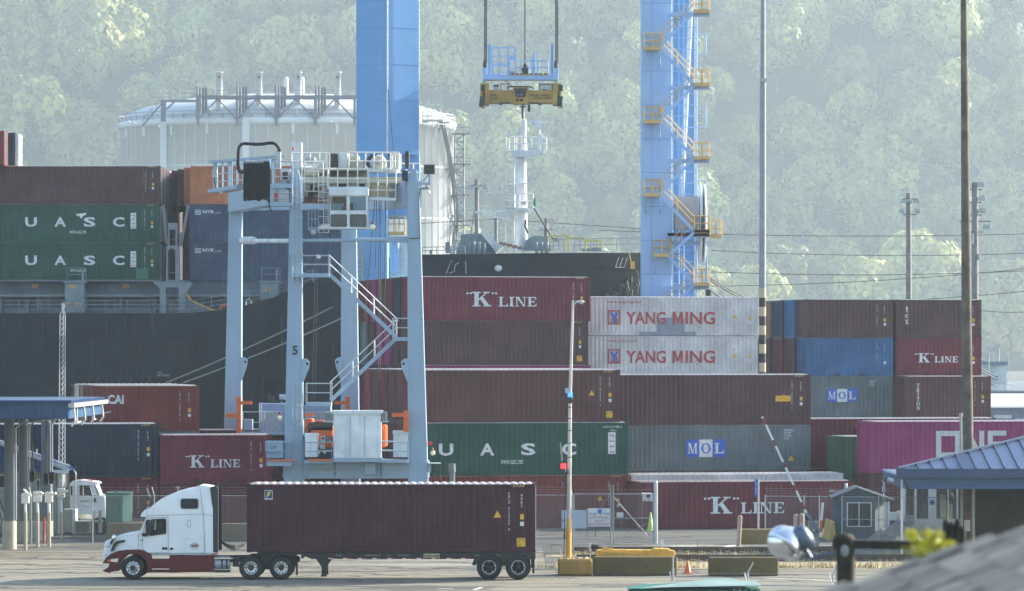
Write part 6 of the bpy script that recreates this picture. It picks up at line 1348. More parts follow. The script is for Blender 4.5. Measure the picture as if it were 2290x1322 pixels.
# driver
def skin(name, verts, edges, radii, m, parent, sub=1):
    me = bpy.data.meshes.new('tmp'); me.from_pydata(verts, edges, []); o = bpy.data.objects.new('tmp', me); COL.objects.link(o)
    md = o.modifiers.new('s', 'SKIN'); 
    for i, r in enumerate(radii): me.skin_vertices[0].data[i].radius = (r, r)
    me.skin_vertices[0].data[0].use_root = True; ss = o.modifiers.new('u', 'SUBSURF'); ss.levels = sub; ss.render_levels = sub
    dg = bpy.context.evaluated_depsgraph_get(); r_ = bpy.data.meshes.new_from_object(o.evaluated_get(dg)); bpy.data.objects.remove(o); r_.name = name
    r_.transform(mw(parent).inverted()); r_.materials.clear(); r_.materials.append(m)
    for p in r_.polygons: p.use_smooth = True; p.material_index = 0
    q = bpy.data.objects.new(name, r_); COL.objects.link(q); q.parent = parent; return q
def seated(x, y, z, face, shirt, label, sc=1.0):     # z = seat height; face = -1 looks to -x, 0 looks to the viewer
    o = thing('person', label, 'person', (x, y, z)); f = Vector((face, 0, 0)) if face else Vector((0,-1,0)); sd_ = Vector((0,1,0)) if face else Vector((1,0,0)); u = Vector((0,0,1)); c = Vector((x,y,z))
    P_ = lambda a, b, h: tuple(c+f*a+sd_*b+u*h)
    v = [P_(0,0,.08), P_(.02,0,.3), P_(.03,0,.5), P_(.05,0,.6), P_(.07,0,.74), P_(.02,.2,.5), P_(.12,.26,.24), P_(.38,.18,.26), P_(.45,.17,.28), P_(.02,-.2,.5), P_(.12,-.26,.24), P_(.38,-.18,.26), P_(.45,-.17,.28), P_(.12,.1,.08), P_(.48,.12,.1), P_(.5,.12,-.35), P_(.12,-.1,.08), P_(.48,-.12,.1), P_(.5,-.12,-.35)]
    e = [(0,1),(1,2),(2,3),(3,4),(2,5),(5,6),(6,7),(7,8),(2,9),(9,10),(10,11),(11,12),(0,13),(13,14),(14,15),(0,16),(16,17),(17,18)]
    skin('body', v, e, [.15,.15,.14,.055,.06,.07,.05,.035,.035,.07,.05,.035,.035,.09,.07,.05,.09,.07,.05], shirt, o)
    SK = flat('skin', (.42,.24,.17), .6); h = c+f*.08+u*.78; MB().blob(h, (.085,.075,.115) if face else (.075,.085,.115), 12, 9).blob(h+f*.09-u*.01, (.02,.015,.02), 6, 4).blob(h+sd_*.075, (.02,.012,.03), 6, 4).blob(h-sd_*.075, (.02,.012,.03), 6, 4).build('head', SK, o)
    MB().blob(h-f*.02+u*.035, (.092,.083,.095), 12, 8).build('hair', DARK, o); MB().blob(h+f*.078+sd_*.03+u*.015, .011, 6, 4).blob(h+f*.078-sd_*.03+u*.015, .011, 6, 4).box(*[h.x-.001+f.x*.08, h.x+.001+f.x*.083, h.y-.02, h.y+.02, h.z-.055, h.z-.05] if face else [h.x-.02,h.x+.02,h.y-.083,h.y-.08,h.z-.055,h.z-.05]).build('eyes_and_mouth', BLACK, o)
    return o
seated(tx(725), YK+.55, tz(665), -1, flat('dark shirt', (.03,.035,.05), .8), 'driver in a dark shirt seated behind the wheel of the white and maroon truck')
seated(X_(778,YT-.9), YT-1.1, Z_(483,YT-.9), 0, flat('orange vest', (.80,.10,.02), .7), 'crane operator in an orange vest seated in the white gantry cab')

# ------------------------------------------------------------------ chassis trailer and its container
ch = thing('chassis_trailer', 'black skeletal container chassis with FLEXI-VAN plate and twin rear axles', 'trailer', (X_(870,YK), YK+1.2, 0))
xz = lambda zx: (620+zx/3.8167-CX)*YK/F
zq = lambda zy: HC-(1060+zy/3.8167-HY)*YK/F
BK = flat('chassis black', (.008,.009,.012), .45, var=.3)
for dy in (.62, KW-.74): MB().prism([(xz(-70),zq(672)),(xz(-70),zq(700)),(xz(205),zq(690)),(xz(290),zq(728)),(xz(2180),zq(728)),(xz(2190),zq(672))], YK+dy-.5 if dy < 1 else YK+dy+.4, (YK+dy-.38) if dy < 1 else YK+dy+.52).build('main_rail', BK, ch)
m = MB()
for zx in (-60, 200, 600, 1000, 1400, 1700, 2180): m.box(xz(zx), xz(zx)+.12, YK+.15, YK+KW-.15, zq(722), zq(676))
m.build('cross_members', BK, ch)
for dy in (.25, KW-.45):
    MB().prism([(xz(330),zq(728)),(xz(372),zq(790)),(xz(420),zq(790)),(xz(465),zq(728))], YK+dy-.1, YK+dy+.22).box(xz(376), xz(416), YK+dy, YK+dy+.15, zq(868), zq(790)).box(xz(368), xz(422), YK+dy-.05, YK+dy+.2, zq(878), zq(868)).build('landing_leg', BK, ch)
RW_ = [WLET, flat('reflector red', (.45,.02,.02))]
for k in range(10):
    zx = 435+k*126; 
    for j in range(2): MB().box(xz(zx+j*36), xz(zx+j*36+34), YK+.105, YK+.118, zq(727), zq(719)).build('reflector_strip', RW_[j], ch)
MB().box(xz(1248), xz(1386), YK+.10, YK+.116, zq(717), zq(680)).build('name_plate', flat('cream plate', (.45,.40,.28)), ch); letters(ch, 'FLEXI-VAN', xz(1254)-ch.location.x, zq(712), xz(1380)-xz(1254), .10, flat('dark red lettering', (.20,.03,.03)), -1.2+.09, .03)
for s_, a, b in (('TNSZ 432327', 748, 885), ('EMPTY 40ft', 930, 968), ('THE WIZARD', 1030, 1128), ('FV 026', 500, 550), ('LIGHTS', 1870, 1905), ('BRAKES', 2055, 2090), ('120 PSI', 1680, 1722)): letters(ch, s_, xz(a)-ch.location.x, zq(702), xz(b)-xz(a), .055, GALV, -1.2+.10)
for zx in (1808, 2057):
    for y_, s in ((YK+.02, 1), (YK+KW-.02, -1)):
        c = Vector((xz(zx), y_, .53)); ty = MB().lathe([(.27,.04*s),(.30,0),(.46,.0),(.51,.04*s),(.53,.09*s),(.53,.5*s),(.48,.56*s),(.27,.56*s)], c, 'Y', 36).build('wheel', RUBBER, ch)
        MB().lathe([(.295,.03*s),(.28,.0),(.265,.05*s),(.265,.22*s),(.0,.24*s)], c, 'Y', 28).build('rim', DARK, ty); MB().lathe([(.30,-.004*s),(.268,-.01*s),(.262,.04*s)], c, 'Y', 28).build('rim_flange', GALV, ty); MB().lathe([(.14,.2*s),(.12,.0),(0,-.01*s)], c, 'Y', 14).build('hub_cap', BK, ty)
        m = MB()
        for k in range(5): a = R(72*k+18); m.bar(c+Vector((.1*math.cos(a),.14*s,.1*math.sin(a))), c+Vector((.27*math.cos(a),.1*s,.27*math.sin(a))), .07, .06)
        m.build('spokes', BK, ty); m = MB()
        for k in range(5): a = R(72*k+18); m.blob(c+Vector((.23*math.cos(a),.05*s,.23*math.sin(a))), .025, 6, 4)
        m.build('wheel_clamps', WLET, ty)
m = MB(); m.box(xz(1700), xz(2160), YK+.5, YK+.75, zq(790), zq(728)).box(xz(1720), xz(2120), YK+.75, YK+1.7, zq(760), zq(728)); m.add([(xz(1660),YK+.05,zq(775)),(xz(1690),YK+.05,zq(785)),(xz(1720),YK+.05,zq(728)),(xz(1680),YK+.05,zq(728)),(xz(1660),YK+.5,zq(775)),(xz(1690),YK+.5,zq(785)),(xz(1720),YK+.5,zq(728)),(xz(1680),YK+.5,zq(728))], [(0,1,2,3),(7,6,5,4),(0,4,5,1),(1,5,6,2),(2,6,7,3),(3,7,4,0)])
m.build('bogie_frame', BK, ch)
MB().box(xz(2178), xz(2196), YK+.05, YK+.65, zq(850), zq(735)).box(xz(2166), xz(2180), YK+.0, YK+.7, zq(800), zq(700)).build('mud_flap', RUBBER, ch); MB().box(xz(2170), xz(2205), YK+.1, YK+KW-.1, zq(730), zq(690)).build('rear_bumper', BK, ch)
c = container(wx=X_(552,YK), Y=YK-.02, z=zq(672)+.01, yaw=0, c='maroon', label='long dark maroon container riding on the truck chassis, small F logo at its front', group=None); del_ = c
for o_ in kids(c):
    if o_.name.startswith(('side_wall', 'end_wall', 'frame', 'door', 'corner')) and o_.material_slots[0].material: o_.material_slots[0].material = steel('deep maroon container paint', (.048,.009,.018), .15)
ids(c, 'FBLU 012340 8', '4561', tri=True, caution=True)
MB().add([(.75,-.004,1.95+.28),(1.09,-.004,1.95+.28),(1.09,-.004,2.35+.28),(.75,-.004,2.35+.28)], [(0,1,2,3)]).build('logo_border', WLET, c, world=False); MB().add([(.77,-.006,2.29),(1.07,-.006,2.29),(1.07,-.006,2.61),(.77,-.006,2.61)], [(0,1,2,3)]).build('logo_panel', flat('logo navy', (.02,.03,.12)), c, world=False)
m = MB()
for i, p in enumerate(([(.82,2.32),(.88,2.32),(.92,2.5),(.86,2.5)], [(.85,2.47),(1.0,2.52),(1.05,2.59),(.88,2.55)], [(.85,2.38),(.96,2.41),(1.0,2.47),(.88,2.45)])): m.add([(a,-.008-.001*i,b) for a, b in p], [(0,1,2,3)])
m.build('logo_mark', flat('logo yellow', (.60,.60,.08)), c, world=False); letters(c, 'FLORENS', .78, 2.245, .28, .035, LOGO_B, -.007)
MB().add([(-.004+.004,2.3,.2)]*3, []) if 0 else None
# ------------------------------------------------------------------ chain-link fences
def chainlink(m, p, q, h, pitch=.075, r=.0032, z0=.05):
    p = Vector(p); q = Vector(q); L = (q-p).length; d = (q-p)/L; n = int((L+h)/pitch)
    for i in range(n):
        a = i*pitch-h
        for s_ in (0, 1):
            t0, t1 = max(a, 0), min(a+h, L)
            if t1 <= t0: continue
            u0, u1 = t0-a, t1-a
            if s_: u0, u1 = h-u0, h-u1
            A = p+d*t0+Vector((0,0,z0+u0)); B_ = p+d*t1+Vector((0,0,z0+u1)); k = Vector((0,0,r*1.5)); e = Vector((0,.004,0)) if s_ else Vector((0,-.004,0))
            m.add([A-k+e, B_-k+e, B_+k+e, A+k+e], [(0,1,2,3)])
WIRE = flat('fence wire', (.22,.235,.24), .5, .4)
def fence(label, pxs, Y0, Y1, h, top=True, barbed=True, posts=None, pitch=.085, arms=True):
    n = len(pxs); pts = []
    for i, px in enumerate(pxs): t = (px-pxs[0])/(pxs[-1]-pxs[0]); Y = Y0+(Y1-Y0)*t; pts.append(Vector((X_(px,Y), Y, 0)))
    o = thing('chain_link_fence', label, 'fence', pts[0]); 
    for p in pts:
        MB().tube(p, p+Vector((0,0,h+.06)), .034, n=6).build('fence_post', GALV, o)
    m = MB()
    for a, b in zip(pts[:-1], pts[1:]): chainlink(m, a, b, h-.1, pitch)
    m.build('wire_mesh', WIRE, o, kind='stuff'); m = MB(); m.path([p+Vector((0,0,h)) for p in pts], .022); m.path([p+Vector((0,0,.06)) for p in pts], .012, 4); m.build('top_rail', GALV, o)
    if barbed:
        m = MB()
        for k in (.15, .28, .41): m.path([p+Vector((0,-.1*k,h+k)) for p in pts], .007, 3)
        m.build('barbed_wire', WIRE, o); 
        if arms:
            m = MB()
            for p in pts: m.tube(p+Vector((0,0,h)), p+Vector((-.12,0,h+.45)), .02, n=4)
            m.build('barb_arm', WLET, o)
    return o
YFN = 202.5
fence('wire mesh fence in front of the card readers, running behind the truck cab', [-60, 70, 207, 345, 480, 615], YFN, YFN, 2.42)
fence('wire mesh fence between the truck container and the light pole', [1120, 1190, 1280], YFN, YFN, 2.45)
# double gate with diagonal braces, right of the light pole
gt = thing('mesh_gate', 'chain-link vehicle gate with diagonal brace and thick round post', 'gate', (X_(1365,YFN), YFN, 0)); gx = [X_(p,YFN) for p in (1283, 1366, 1371, 1461)]; h = 2.42
for a, b in ((0,1),(2,3)):
    m = MB(); A = Vector((gx[a],YFN,.08)); Bv = Vector((gx[b],YFN,.08)); u = Vector((0,0,h))
    m.path([A, A+u, Bv+u, Bv, A], .026); m.path([A+u*.5, Bv+u*.5], .018); m.path([A+u*(1 if a else 0), Bv+u*(0 if a else 1)], .008, 4) if a == 0 else m.path([A+u*.95, Bv+Vector((-.3,0,.35))], .01, 4).path([A+Vector((.1,0,.1)), Bv+u*.4+Vector((-.3,0,0))], .008, 4)
    m.build('gate_frame', GALV, gt); m = MB(); chainlink(m, A, Bv, h, .085, z0=0); m.build('wire_mesh', WIRE, gt, kind='stuff')
m = MB()
for k in (.15, .3): m.path([Vector((gx[0],YFN,h+k)), Vector((gx[3],YFN,h+k))], .007, 3)
for p in (1366, 1372): m.tube((X_(p,YFN),YFN,0), (X_(p-1,YFN),YFN,h+.55), .03, n=5)
m.build('barbed_wire', WIRE, gt)
own('gate_post', MB().tube((X_(1466.5,YFN),YFN,0), (X_(1466.5,YFN),YFN,Z_(1080,YFN)), .10, n=12).blob((X_(1466.5,YFN),YFN,Z_(1080,YFN)), .11, 10, 6), flat('pale galvanised post', (.50,.53,.55), .4, .3), 'thick round-topped steel gate post right of the mesh gate', 'gate post')
own('surveying_ribbon', MB().blob(W(1451,1196,YFN-.1), .05, 5, 3).blob(W(1459,1190,YFN-.1), .04, 5, 3).blob(W(1446,1203,YFN-.1), .04, 5, 3), flat('pink ribbon', (.8,.15,.3)), 'pink marker ribbons tied low on the mesh gate', 'ribbon')
fence('mesh fence behind the yellow barrier in front of K LINE', [1711, 1798, 1832, 1880], 214, 213, 2.0, arms=False); fence('tall wire mesh fence in front of the grey booth and white kiosk', [1883, 1965, 2045, 2150], 200, 199, 2.45, arms=False)
m = MB(); m.path([Vector((X_(1883,199.9),199.9,1.35)), Vector((X_(2045,199.4),199.4,1.3))], .02); own('fence_rail', m, GALV, 'horizontal middle rail of the tall fence across the booth window', 'fence rail')
# near fence at the bottom edge
fence('low near wire fence along the bottom right edge', [1505, 1672, 1862, 2060], 143, 141, 1.35, barbed=True, pitch=.09)
for px, py in ((1505,1246), (1672,1258), (1862,1262)):
    Y = 143; NEARF = [] if px == 1505 else NEARF; NEARF.append((px, py)); own('post_extension', MB().tube(W(px,1300,Y), W(px,py+24,Y), .05, n=6).tube(W(px,py+24,Y), W(px+(0 if px == 1505 else 12),py,Y), .028, n=5), GALV, 'pale near fence post top %s' % {1505: 'beside the dark concrete block', 1672: 'in front of the right concrete block', 1862: 'near the dark wooden post'}[px], 'fence post', 'near fence post tops')

# ------------------------------------------------------------------ concrete and yellow blocks beside the road
YB_ = 173.0; CY = steel('weathered yellow concrete', (.36,.22,.06), .75, .85, (.07,.06,.045)); CD = steel('dark stained concrete', (.14,.105,.045), .8, .9, (.03,.03,.028))
def block(name, label, px0, px1, pt, pb, m, Y=YB_, dep=.7, bev=.05, group='roadside blocks', cat='concrete block'):
    mb = MB().box(X_(px0,Y), X_(px1,Y), Y, Y+dep, 0, Z_(pt,Y)); return own(name, mb, m, label, cat, group, bevel=bev)
block('concrete_block', 'rounded pale yellow concrete foot of the light pole', 1248, 1326, 1251, 1288, CY, dep=1.5, bev=.09)
block('concrete_block', 'long dark stained yellow barrier right of the light pole foot', 1327, 1514, 1246, 1288, CD, YB_+.2)
block('concrete_block', 'dark yellow barrier block right of the orange cone', 1585, 1741, 1247, 1287, CD, YB_-.1)
m = MB(); rb = random.Random(3)
for i in range(26): m.blob((X_(1262+i*2,YB_), YB_+rb.uniform(.2,1), Z_(1251,YB_)), rb.uniform(.03,.09), 5, 3, .3)
own('rubble', m, CONC, 'small rubble on top of the light pole foot', 'rubble')
YELP = flat('bright yellow plastic', (.72,.40,.05), .5, var=.15, scale=3)
yy = 176.5; y2 = lambda *a: wb(*a, yy, .35)
t = thing('plastic_barrier', 'bright yellow plastic barrier pieces piled behind the dark barrier', 'plastic barrier', (X_(1420,yy), yy, 0)); 
MB().prism([(X_(1334,yy),0),(X_(1508,yy),0),(X_(1508,yy),Z_(1231,yy)),(X_(1500,yy),Z_(1231,yy)),(X_(1495,yy),Z_(1227,yy)),(X_(1462,yy),Z_(1226,yy)),(X_(1458,yy),Z_(1230,yy)),(X_(1348,yy),Z_(1229,yy)),(X_(1334,yy),Z_(1230,yy))], yy-.3, yy+.5).build('barrier_body', YELP, t, bevel=.03)
for (a, b, c) in ((1348,1359,1225),(1361,1371,1226),(1388,1400,1228),(1438,1447,1229)): MB().box(X_(a,yy), X_(b,yy), yy-.2, yy+.1, Z_(1231,yy), Z_(c,yy)).build('lug', YELP, t)
MB().hexa([(X_(1348,yy),yy-.5,0),(X_(1432,yy),yy-.5,0),(X_(1432,yy),yy-.3,0),(X_(1348,yy),yy-.3,0)], [(X_(1346,yy),yy-.5,Z_(1233,yy)),(X_(1430,yy),yy-.5,Z_(1236,yy)),(X_(1430,yy),yy-.3,Z_(1236,yy)),(X_(1346,yy),yy-.3,Z_(1233,yy))]).box(X_(1443,yy), X_(1468,yy), yy-.42, yy-.3, .2, Z_(1234,yy)).build('barrier_face', steel('faded yellow plastic', (.60,.38,.08), .3), t)
own('black_pipe', MB().tube(W(1322,1222,yy), W(1338,1224,yy), .12, .09, n=10), BLACK, 'short black pipe end sticking out left of the yellow plastic barrier', 'pipe')
def smallsign(label, px, pt, pb, w_, m, Y, pole=True, h=None, lean=0):
    o = thing('small_sign', label, 'sign', (X_(px,Y), Y, 0)); MB().box(X_(px-w_/2,Y), X_(px+w_/2,Y), Y-.02, Y+.02, Z_(pb,Y), Z_(pt,Y)).build('sign_face', m, o)
    if pole: MB().tube((X_(px,Y),Y+.05,0), (X_(px,Y),Y+.05,Z_(pt,Y)), .03, n=6).build('stake', GALV, o)
    return o
smallsign('small white sign on a stake left of the yellow plastic barrier', 1320, 1216, 1232, 6, WLET, 177); o = smallsign('small tilted blue and white sign above the yellow plastic barrier', 1480, 1207, 1221, 8, flat('pale blue sign', (.45,.58,.75)), 178)
o = smallsign('narrow vertical blue sign on a slim pole in front of the K LINE box', 1691, 1072, 1111, 6.5, LOGO_B, 205, False); MB().tube((X_(1696,205),205.05,0), (X_(1696,205),205.05,Z_(1071,205)), .045, n=8).build('pole', flat('pale pole', (.55,.58,.6), .4, .3), o)
letters(o, 'S\nT\nO\nP', -.05, Z_(1106,205), .1, .7, WLET, -.025, name='sign_text')
# cones
def cone(label, px, pb, pt, Y, c, r=.16):
    o = thing('traffic_cone', label, 'traffic cone', (X_(px,Y), Y, 0)); h = Z_(pt,Y); MB().lathe([(r*1.0,.04),(.03,h),(0,h)], (X_(px,Y),Y,0), 'Z', 14).build('cone_body', c, o); MB().box(X_(px,Y)-r*1.25, X_(px,Y)+r*1.25, Y-r*1.25, Y+r*1.25, .01, .045).build('cone_base', c if r > .14 else BLACK, o); return o
cone('orange traffic cone between the two dark barrier blocks', 1538, 1287, 1252, 174.5, ORG)
cone('lime green traffic cone behind the mesh gate', 1455, 1182, 1145, 217, flat('lime plastic', (.50,.68,.12), .5), .19)
# signs behind the fence
o = thing('terminal_sign', 'white board behind the fence reading Husky Terminal with red lines', 'sign', (X_(1340,210), 210, 0)); YS_ = 210
MB().box(X_(1314,YS_), X_(1365,YS_), YS_, YS_+.04, Z_(1178,YS_), Z_(1137,YS_)).build('sign_face', WLET, o); MB().box(X_(1313,YS_), X_(1314.2,YS_), YS_-.02, YS_+.05, 0, Z_(1137,YS_)).box(X_(1330,YS_), X_(1332,YS_), YS_+.04, YS_+.1, 0, Z_(1140,YS_)).build('sign_post', WOOD, o)
for s_, a, b, c, d, mm in (('Husky Terminal', 1317,1363,1146,1152,LOGO_B), ('1101 PORT OF TACOMA RD', 1321,1360,1154,1160,RED), ('TRUCKER OUT', 1328,1352,1163,1167,RED), ('EMERGENCY ACCESS: KEEP CLEAR', 1316,1362,1170,1175,RED)):
    letters(o, s_, X_(a,YS_)-o.location.x, Z_(d,YS_), X_(b,YS_)-X_(a,YS_), Z_(c,YS_)-Z_(d,YS_), mm, -.01, .015 if mm is LOGO_B else 0, 'sign_text')
MB().lathe([(0,-.01),(.12,-.01),(.12,.0)], (X_(1341,YS_),YS_,Z_(1143,YS_)), 'Y', 12).build('emblem', LOGO_B, o)
own('blank_board', MB().box(X_(1256,209), X_(1312,209), 209, 209.05, Z_(1182,209), Z_(1141,209)), flat('blank white panel', (.45,.52,.62), .6), 'blank pale blue-white board left of the Husky Terminal sign', 'board')
o = thing('flag', 'white flag with a dark round emblem behind the mesh gate', 'flag', (X_(1437,216), 216, 0)); MB().tube((X_(1437,216),216,0), W(1436,1100,216), .02, n=5).build('flag_pole', WOOD, o)
m = MB(); a = [W(1437+i*3, 1101-i*.0+ (2 if i%2 else 0)+i*.15, 216+(.06 if i % 2 else -.06)) for i in range(9)]
for i in range(8): p, q = a[i], a[i+1]; m.add([p+Vector((.0,0,-.44+.0)), q+Vector((0,0,-.44)), q, p], [(0,1,2,3)])
m.build('cloth', WHITE, o); MB().lathe([(0,-.01),(.11,-.01),(.11,.0)], W(1450,1109,215.85), 'Y', 12).build('emblem', DARK, o)
own('white_notice', MB().box(X_(1379,208), X_(1394,208), 208, 208.05, Z_(1157,208), Z_(1146,208)), WLET, 'small white notice hanging on the mesh gate below a yellow bar', 'notice')
# ------------------------------------------------------------------ tall light pole with coloured lamps at the road
o = thing('light_pole', 'leaning street light pole with a blue lamp, red beacon and yellow painted foot', 'light pole', (X_(1271,YB_+.6), YB_+.6, .7)); Yp = YB_+.6
MB().tube(W(1271,1252,Yp), W(1272.5,1160,Yp), .125, .11, n=12).build('yellow_foot', YELP, o); PGR = flat('aluminium pole', (.50,.50,.48), .35, .5)
MB().tube(W(1272.5,1160,Yp), W(1275,885,Yp), .10, .075, n=12).tube(W(1275,885,Yp), W(1281.5,672,Yp), .075, .05, n=12).build('pole', PGR, o)
MB().path([W(1281,690,Yp), W(1285,680,Yp), W(1290,675,Yp)], .03).blob(W(1297,675,Yp), (.2,.12,.07), 12, 6).build('lamp_head', PGR, o)
m = MB(); m.box(*wb(1264,1272,868,879,Yp,.12)); m.build('junction_box', GALV, o); MB().tube(W(1275,878,Yp-.15), W(1275,888,Yp-.15), .10, n=12).build('blue_lamp', flat('blue lamp', (.02,.12,.9), .2, emit=2.0), o)
MB().tube(W(1275,888,Yp-.15), W(1275,893,Yp-.15), .12, n=12).box(*wb(1270,1281,893,902,Yp-.15,.08)).build('lamp_bracket', DARK, o)
MB().tube(W(1260,1037,Yp-.15), W(1260,1048,Yp-.15), .11, n=12).build('red_beacon', flat('red lamp', (.9,.02,.03), .2, emit=1.5), o); MB().tube(W(1260,1048,Yp-.15), W(1260,1056,Yp-.15), .13, n=12).box(*wb(1258,1272,1055,1059,Yp-.05,.05)).tube(W(1253,1084,Yp-.2), W(1255,1084,Yp+.1), .09, n=10).bar(W(1255,1084,Yp), W(1271,1083,Yp), .03).build('beacon_bracket', DARK, o)
MB().add([W(1252,990,Yp),W(1254,990,Yp),W(1258,1010,Yp-.05),W(1259,1030,Yp-.1),W(1256,1032,Yp-.1),W(1253,1012,Yp)], [(0,1,2,3,4,5)]).build('wing_sign', CONC, o)
MB().prism([(X_(1276,Yp)+.035*math.sin(a), Z_(1163,Yp)+.55*math.cos(a)) for a in [R(20*k) for k in range(18)]], Yp-.2, Yp-.17).build('edge_on_sign', WLET, o)
MB().path([W(1264,1052,Yp-.1), W(1266,1090,Yp-.1), W(1263,1130,Yp-.1), W(1262,1200,Yp-.1), W(1261,1250,Yp-.1)], .02).path([W(1256,1100,Yp), W(1247,1110,Yp-.1), W(1245,1135,Yp-.1), W(1252,1160,Yp-.1), W(1261,1165,Yp)], .018).box(*wb(1260,1264,1193,1206,Yp-.1,.08)).build('cables', BLACK, o)
for py in (910, 935, 962, 990, 1022): MB().tube(W(1273,py,Yp), W(1273.2,py+2,Yp), .11, n=10).build('band_clamp', DARK, o)
# ------------------------------------------------------------------ tall mast with striped foot, wooden pole, thin pole, lattice mast
Ym = 261.0; o = thing('high_mast', 'very tall slim grey light mast with black and cream bands near its foot', 'light mast', (X_(1705,Ym), Ym, 0))
MB().tube(W(1705,645,Ym), W(1706,185,Ym), .22, .20, n=14).tube(W(1706,185,Ym), W(1706.5,-70,Ym), .17, .15, n=14).build('mast', flat('mast grey', (.26,.28,.32), .5, .2), o); MB().box(*wb(1703,1714,176,183,Ym-.2,.2)).build('fitting', GALV, o)
BL = flat('cream band', (.55,.44,.28), .6)
for i in range(24):
    p0 = 645+i*20.8; p1 = min(p0+20.8, 1110); 
    if p0 < 1100: MB().tube(W(1705,p0,Ym), W(1705,p1,Ym), .225, n=14, cap=False).build('paint_band', BL if i % 2 == 0 else BLACK, o)
Yw = 203.0; WP = flat('tarred pole wood', (.12,.095,.07), .85, var=.5, scale=1.5, bump=.5)
o = thing('wooden_pole', 'tall dark wooden utility pole at right, passing behind the blue roof', 'utility pole', (X_(2164,Yw), Yw, 0)); MB().tube((X_(2166,Yw),Yw,0), W(2154.5,-70,Yw), .32, .15, n=16).build('pole', WP, o)
m = MB()
for i in range(30): py = 20+i*36; m.blob(W(2153.5+py*.0105+random.uniform(-4,4), py, Yw-.16-.12*py/1200), .035, 5, 3)
m.build('bolt_holes', BLACK, o); MB().tube(W(2178,1213,Yw-.1), W(2176.5,1095,Yw-.1), .05, n=6).build('cable_guard', WLET, o); MB().box(*wb(2157,2169,1164,1188,Yw-.5,.12)).build('meter_box', RTGW, o)
own('steel_pole', MB().tube((X_(2151,196),196,0), W(2148.5,932,196), .065, n=10).tube(W(2148.5,932,196), W(2148.5,924,196), .09, n=8), flat('dull steel pole', (.33,.34,.34), .5, .3), 'slim steel pole just left of the wooden utility pole, in front of the blue roof', 'pole').location.y
Yt = 214.0; o = thing('lattice_mast', 'thin bright lattice antenna mast standing behind the left canopy', 'lattice mast', (X_(137,Yt), Yt, 0)); m = MB(); c3 = [(0,0),(.36,0),(.18,.3)]
bx, tx0 = X_(130,Yt), X_(134,Yt); zb, zt2 = 0, Z_(705,Yt)
for (u, v) in c3: m.tube((bx+u,Yt+v,0), (tx0+u*.8,Yt+v*.8,zt2), .015, n=5); m.tube((tx0+u*.8,Yt+v*.8,zt2), (X_(141,Yt),Yt+.1,Z_(690,Yt)), .015, n=5)
for k in range(40):
    t = k/40; t2 = (k+1)/40
    for j in range(3):
        a, b = c3[j], c3[(j+1)%3]; A = Vector((bx+(tx0-bx)*t+a[0]*(1-.2*t), Yt+a[1]*(1-.2*t), zt2*t)); Bq = Vector((bx+(tx0-bx)*t2+b[0]*(1-.2*t2), Yt+b[1]*(1-.2*t2), zt2*t2)); m.tube(A, Bq, .007, n=3, cap=False)
m.tube(W(140,692,Yt), W(140,678,Yt), .05).tube(W(144,690,Yt), W(144,680,Yt), .03); m.build('lattice', WLET, o)
# muffler-like vertical duct right of the gantry
own('vent_duct', MB().tube((X_(1011,216),216,0), W(1011,1056,216), .16, n=12).tube(W(1011,1056,216), W(1010,1037,216), .2, n=12), flat('duct grey', (.16,.17,.18), .5, .3), 'grey vertical duct in front of the green UASC box, right of the gantry', 'duct')
# ------------------------------------------------------------------ gate barrier
Yg = 199.0; o = thing('gate_barrier', 'raised red and white striped barrier arm on a grey-green cabinet', 'barrier gate', (X_(1820,Yg), Yg, 0)); gc = flat('grey green enamel', (.26,.29,.24), .5)
MB().box(X_(1808,Yg), X_(1832,Yg), Yg, Yg+.5, 0, Z_(1166,Yg)).build('cabinet', gc, o, bevel=.02)
MB().bar(W(1834,1190,Yg-.1), W(1803,1147,Yg-.1), .14, .34, up=(0,1,0)).build('arm_bracket', flat('blue grey enamel', (.17,.22,.28), .5), o); a0 = W(1805,1150,Yg-.1); a1 = W(1704.5,932,Yg-.1); RDK = flat('dull red stripe', (.25,.035,.04), .5)
fr_ = [0,.05,.125,.24,.30,.48,.535,.70,.76,.92,.985,1.0]
for i in range(len(fr_)-1): MB().bar(a0.lerp(a1, fr_[i]), a0.lerp(a1, fr_[i+1]), .10, .15, up=(0,1,0)).build('arm_section', WHITE if i % 2 == 0 else RDK, o)
MB().lathe([(0,-.08),(.1,-.08),(.12,.06)], W(1822,1188,Yg-.1), 'Y', 12).build('pivot', GALV, o); MB().box(*wb(1800,1812,1146,1162,Yg+.25,.2)).build('motor_box', DARK, o)
PK = flat('pinkish concrete', (.42,.30,.25), .85, var=.2, scale=4)
def bollard(label, px, pt, Y, r, lean=0): return own('bollard', MB().tube((X_(px,Y),Y,0), (X_(px+lean,Y),Y,Z_(pt+3,Y)), r, n=12).blob((X_(px+lean,Y),Y,Z_(pt+3,Y)), r, 12, 6), PK, label, 'bollard', 'pale pink concrete bollards')
bollard('leaning pale pink bollard at the left end of the yellow-brown barrier', 1651, 1154, 200, .115, 4); bollard('pale pink bollard, left one of the pair beside the floodlight', 1780, 1152, 205, .13); bollard('pale pink bollard, right one of the pair beside the floodlight', 1793, 1150, 205, .13)
own('concrete_barrier', MB().box(X_(1657,202), X_(1775,202), 202, 202.7, 0, Z_(1184,202)), steel('yellow brown concrete', (.28,.20,.08), .6, .85, (.09,.07,.05)), 'yellow-brown concrete barrier behind the blurred floodlight', 'concrete barrier')
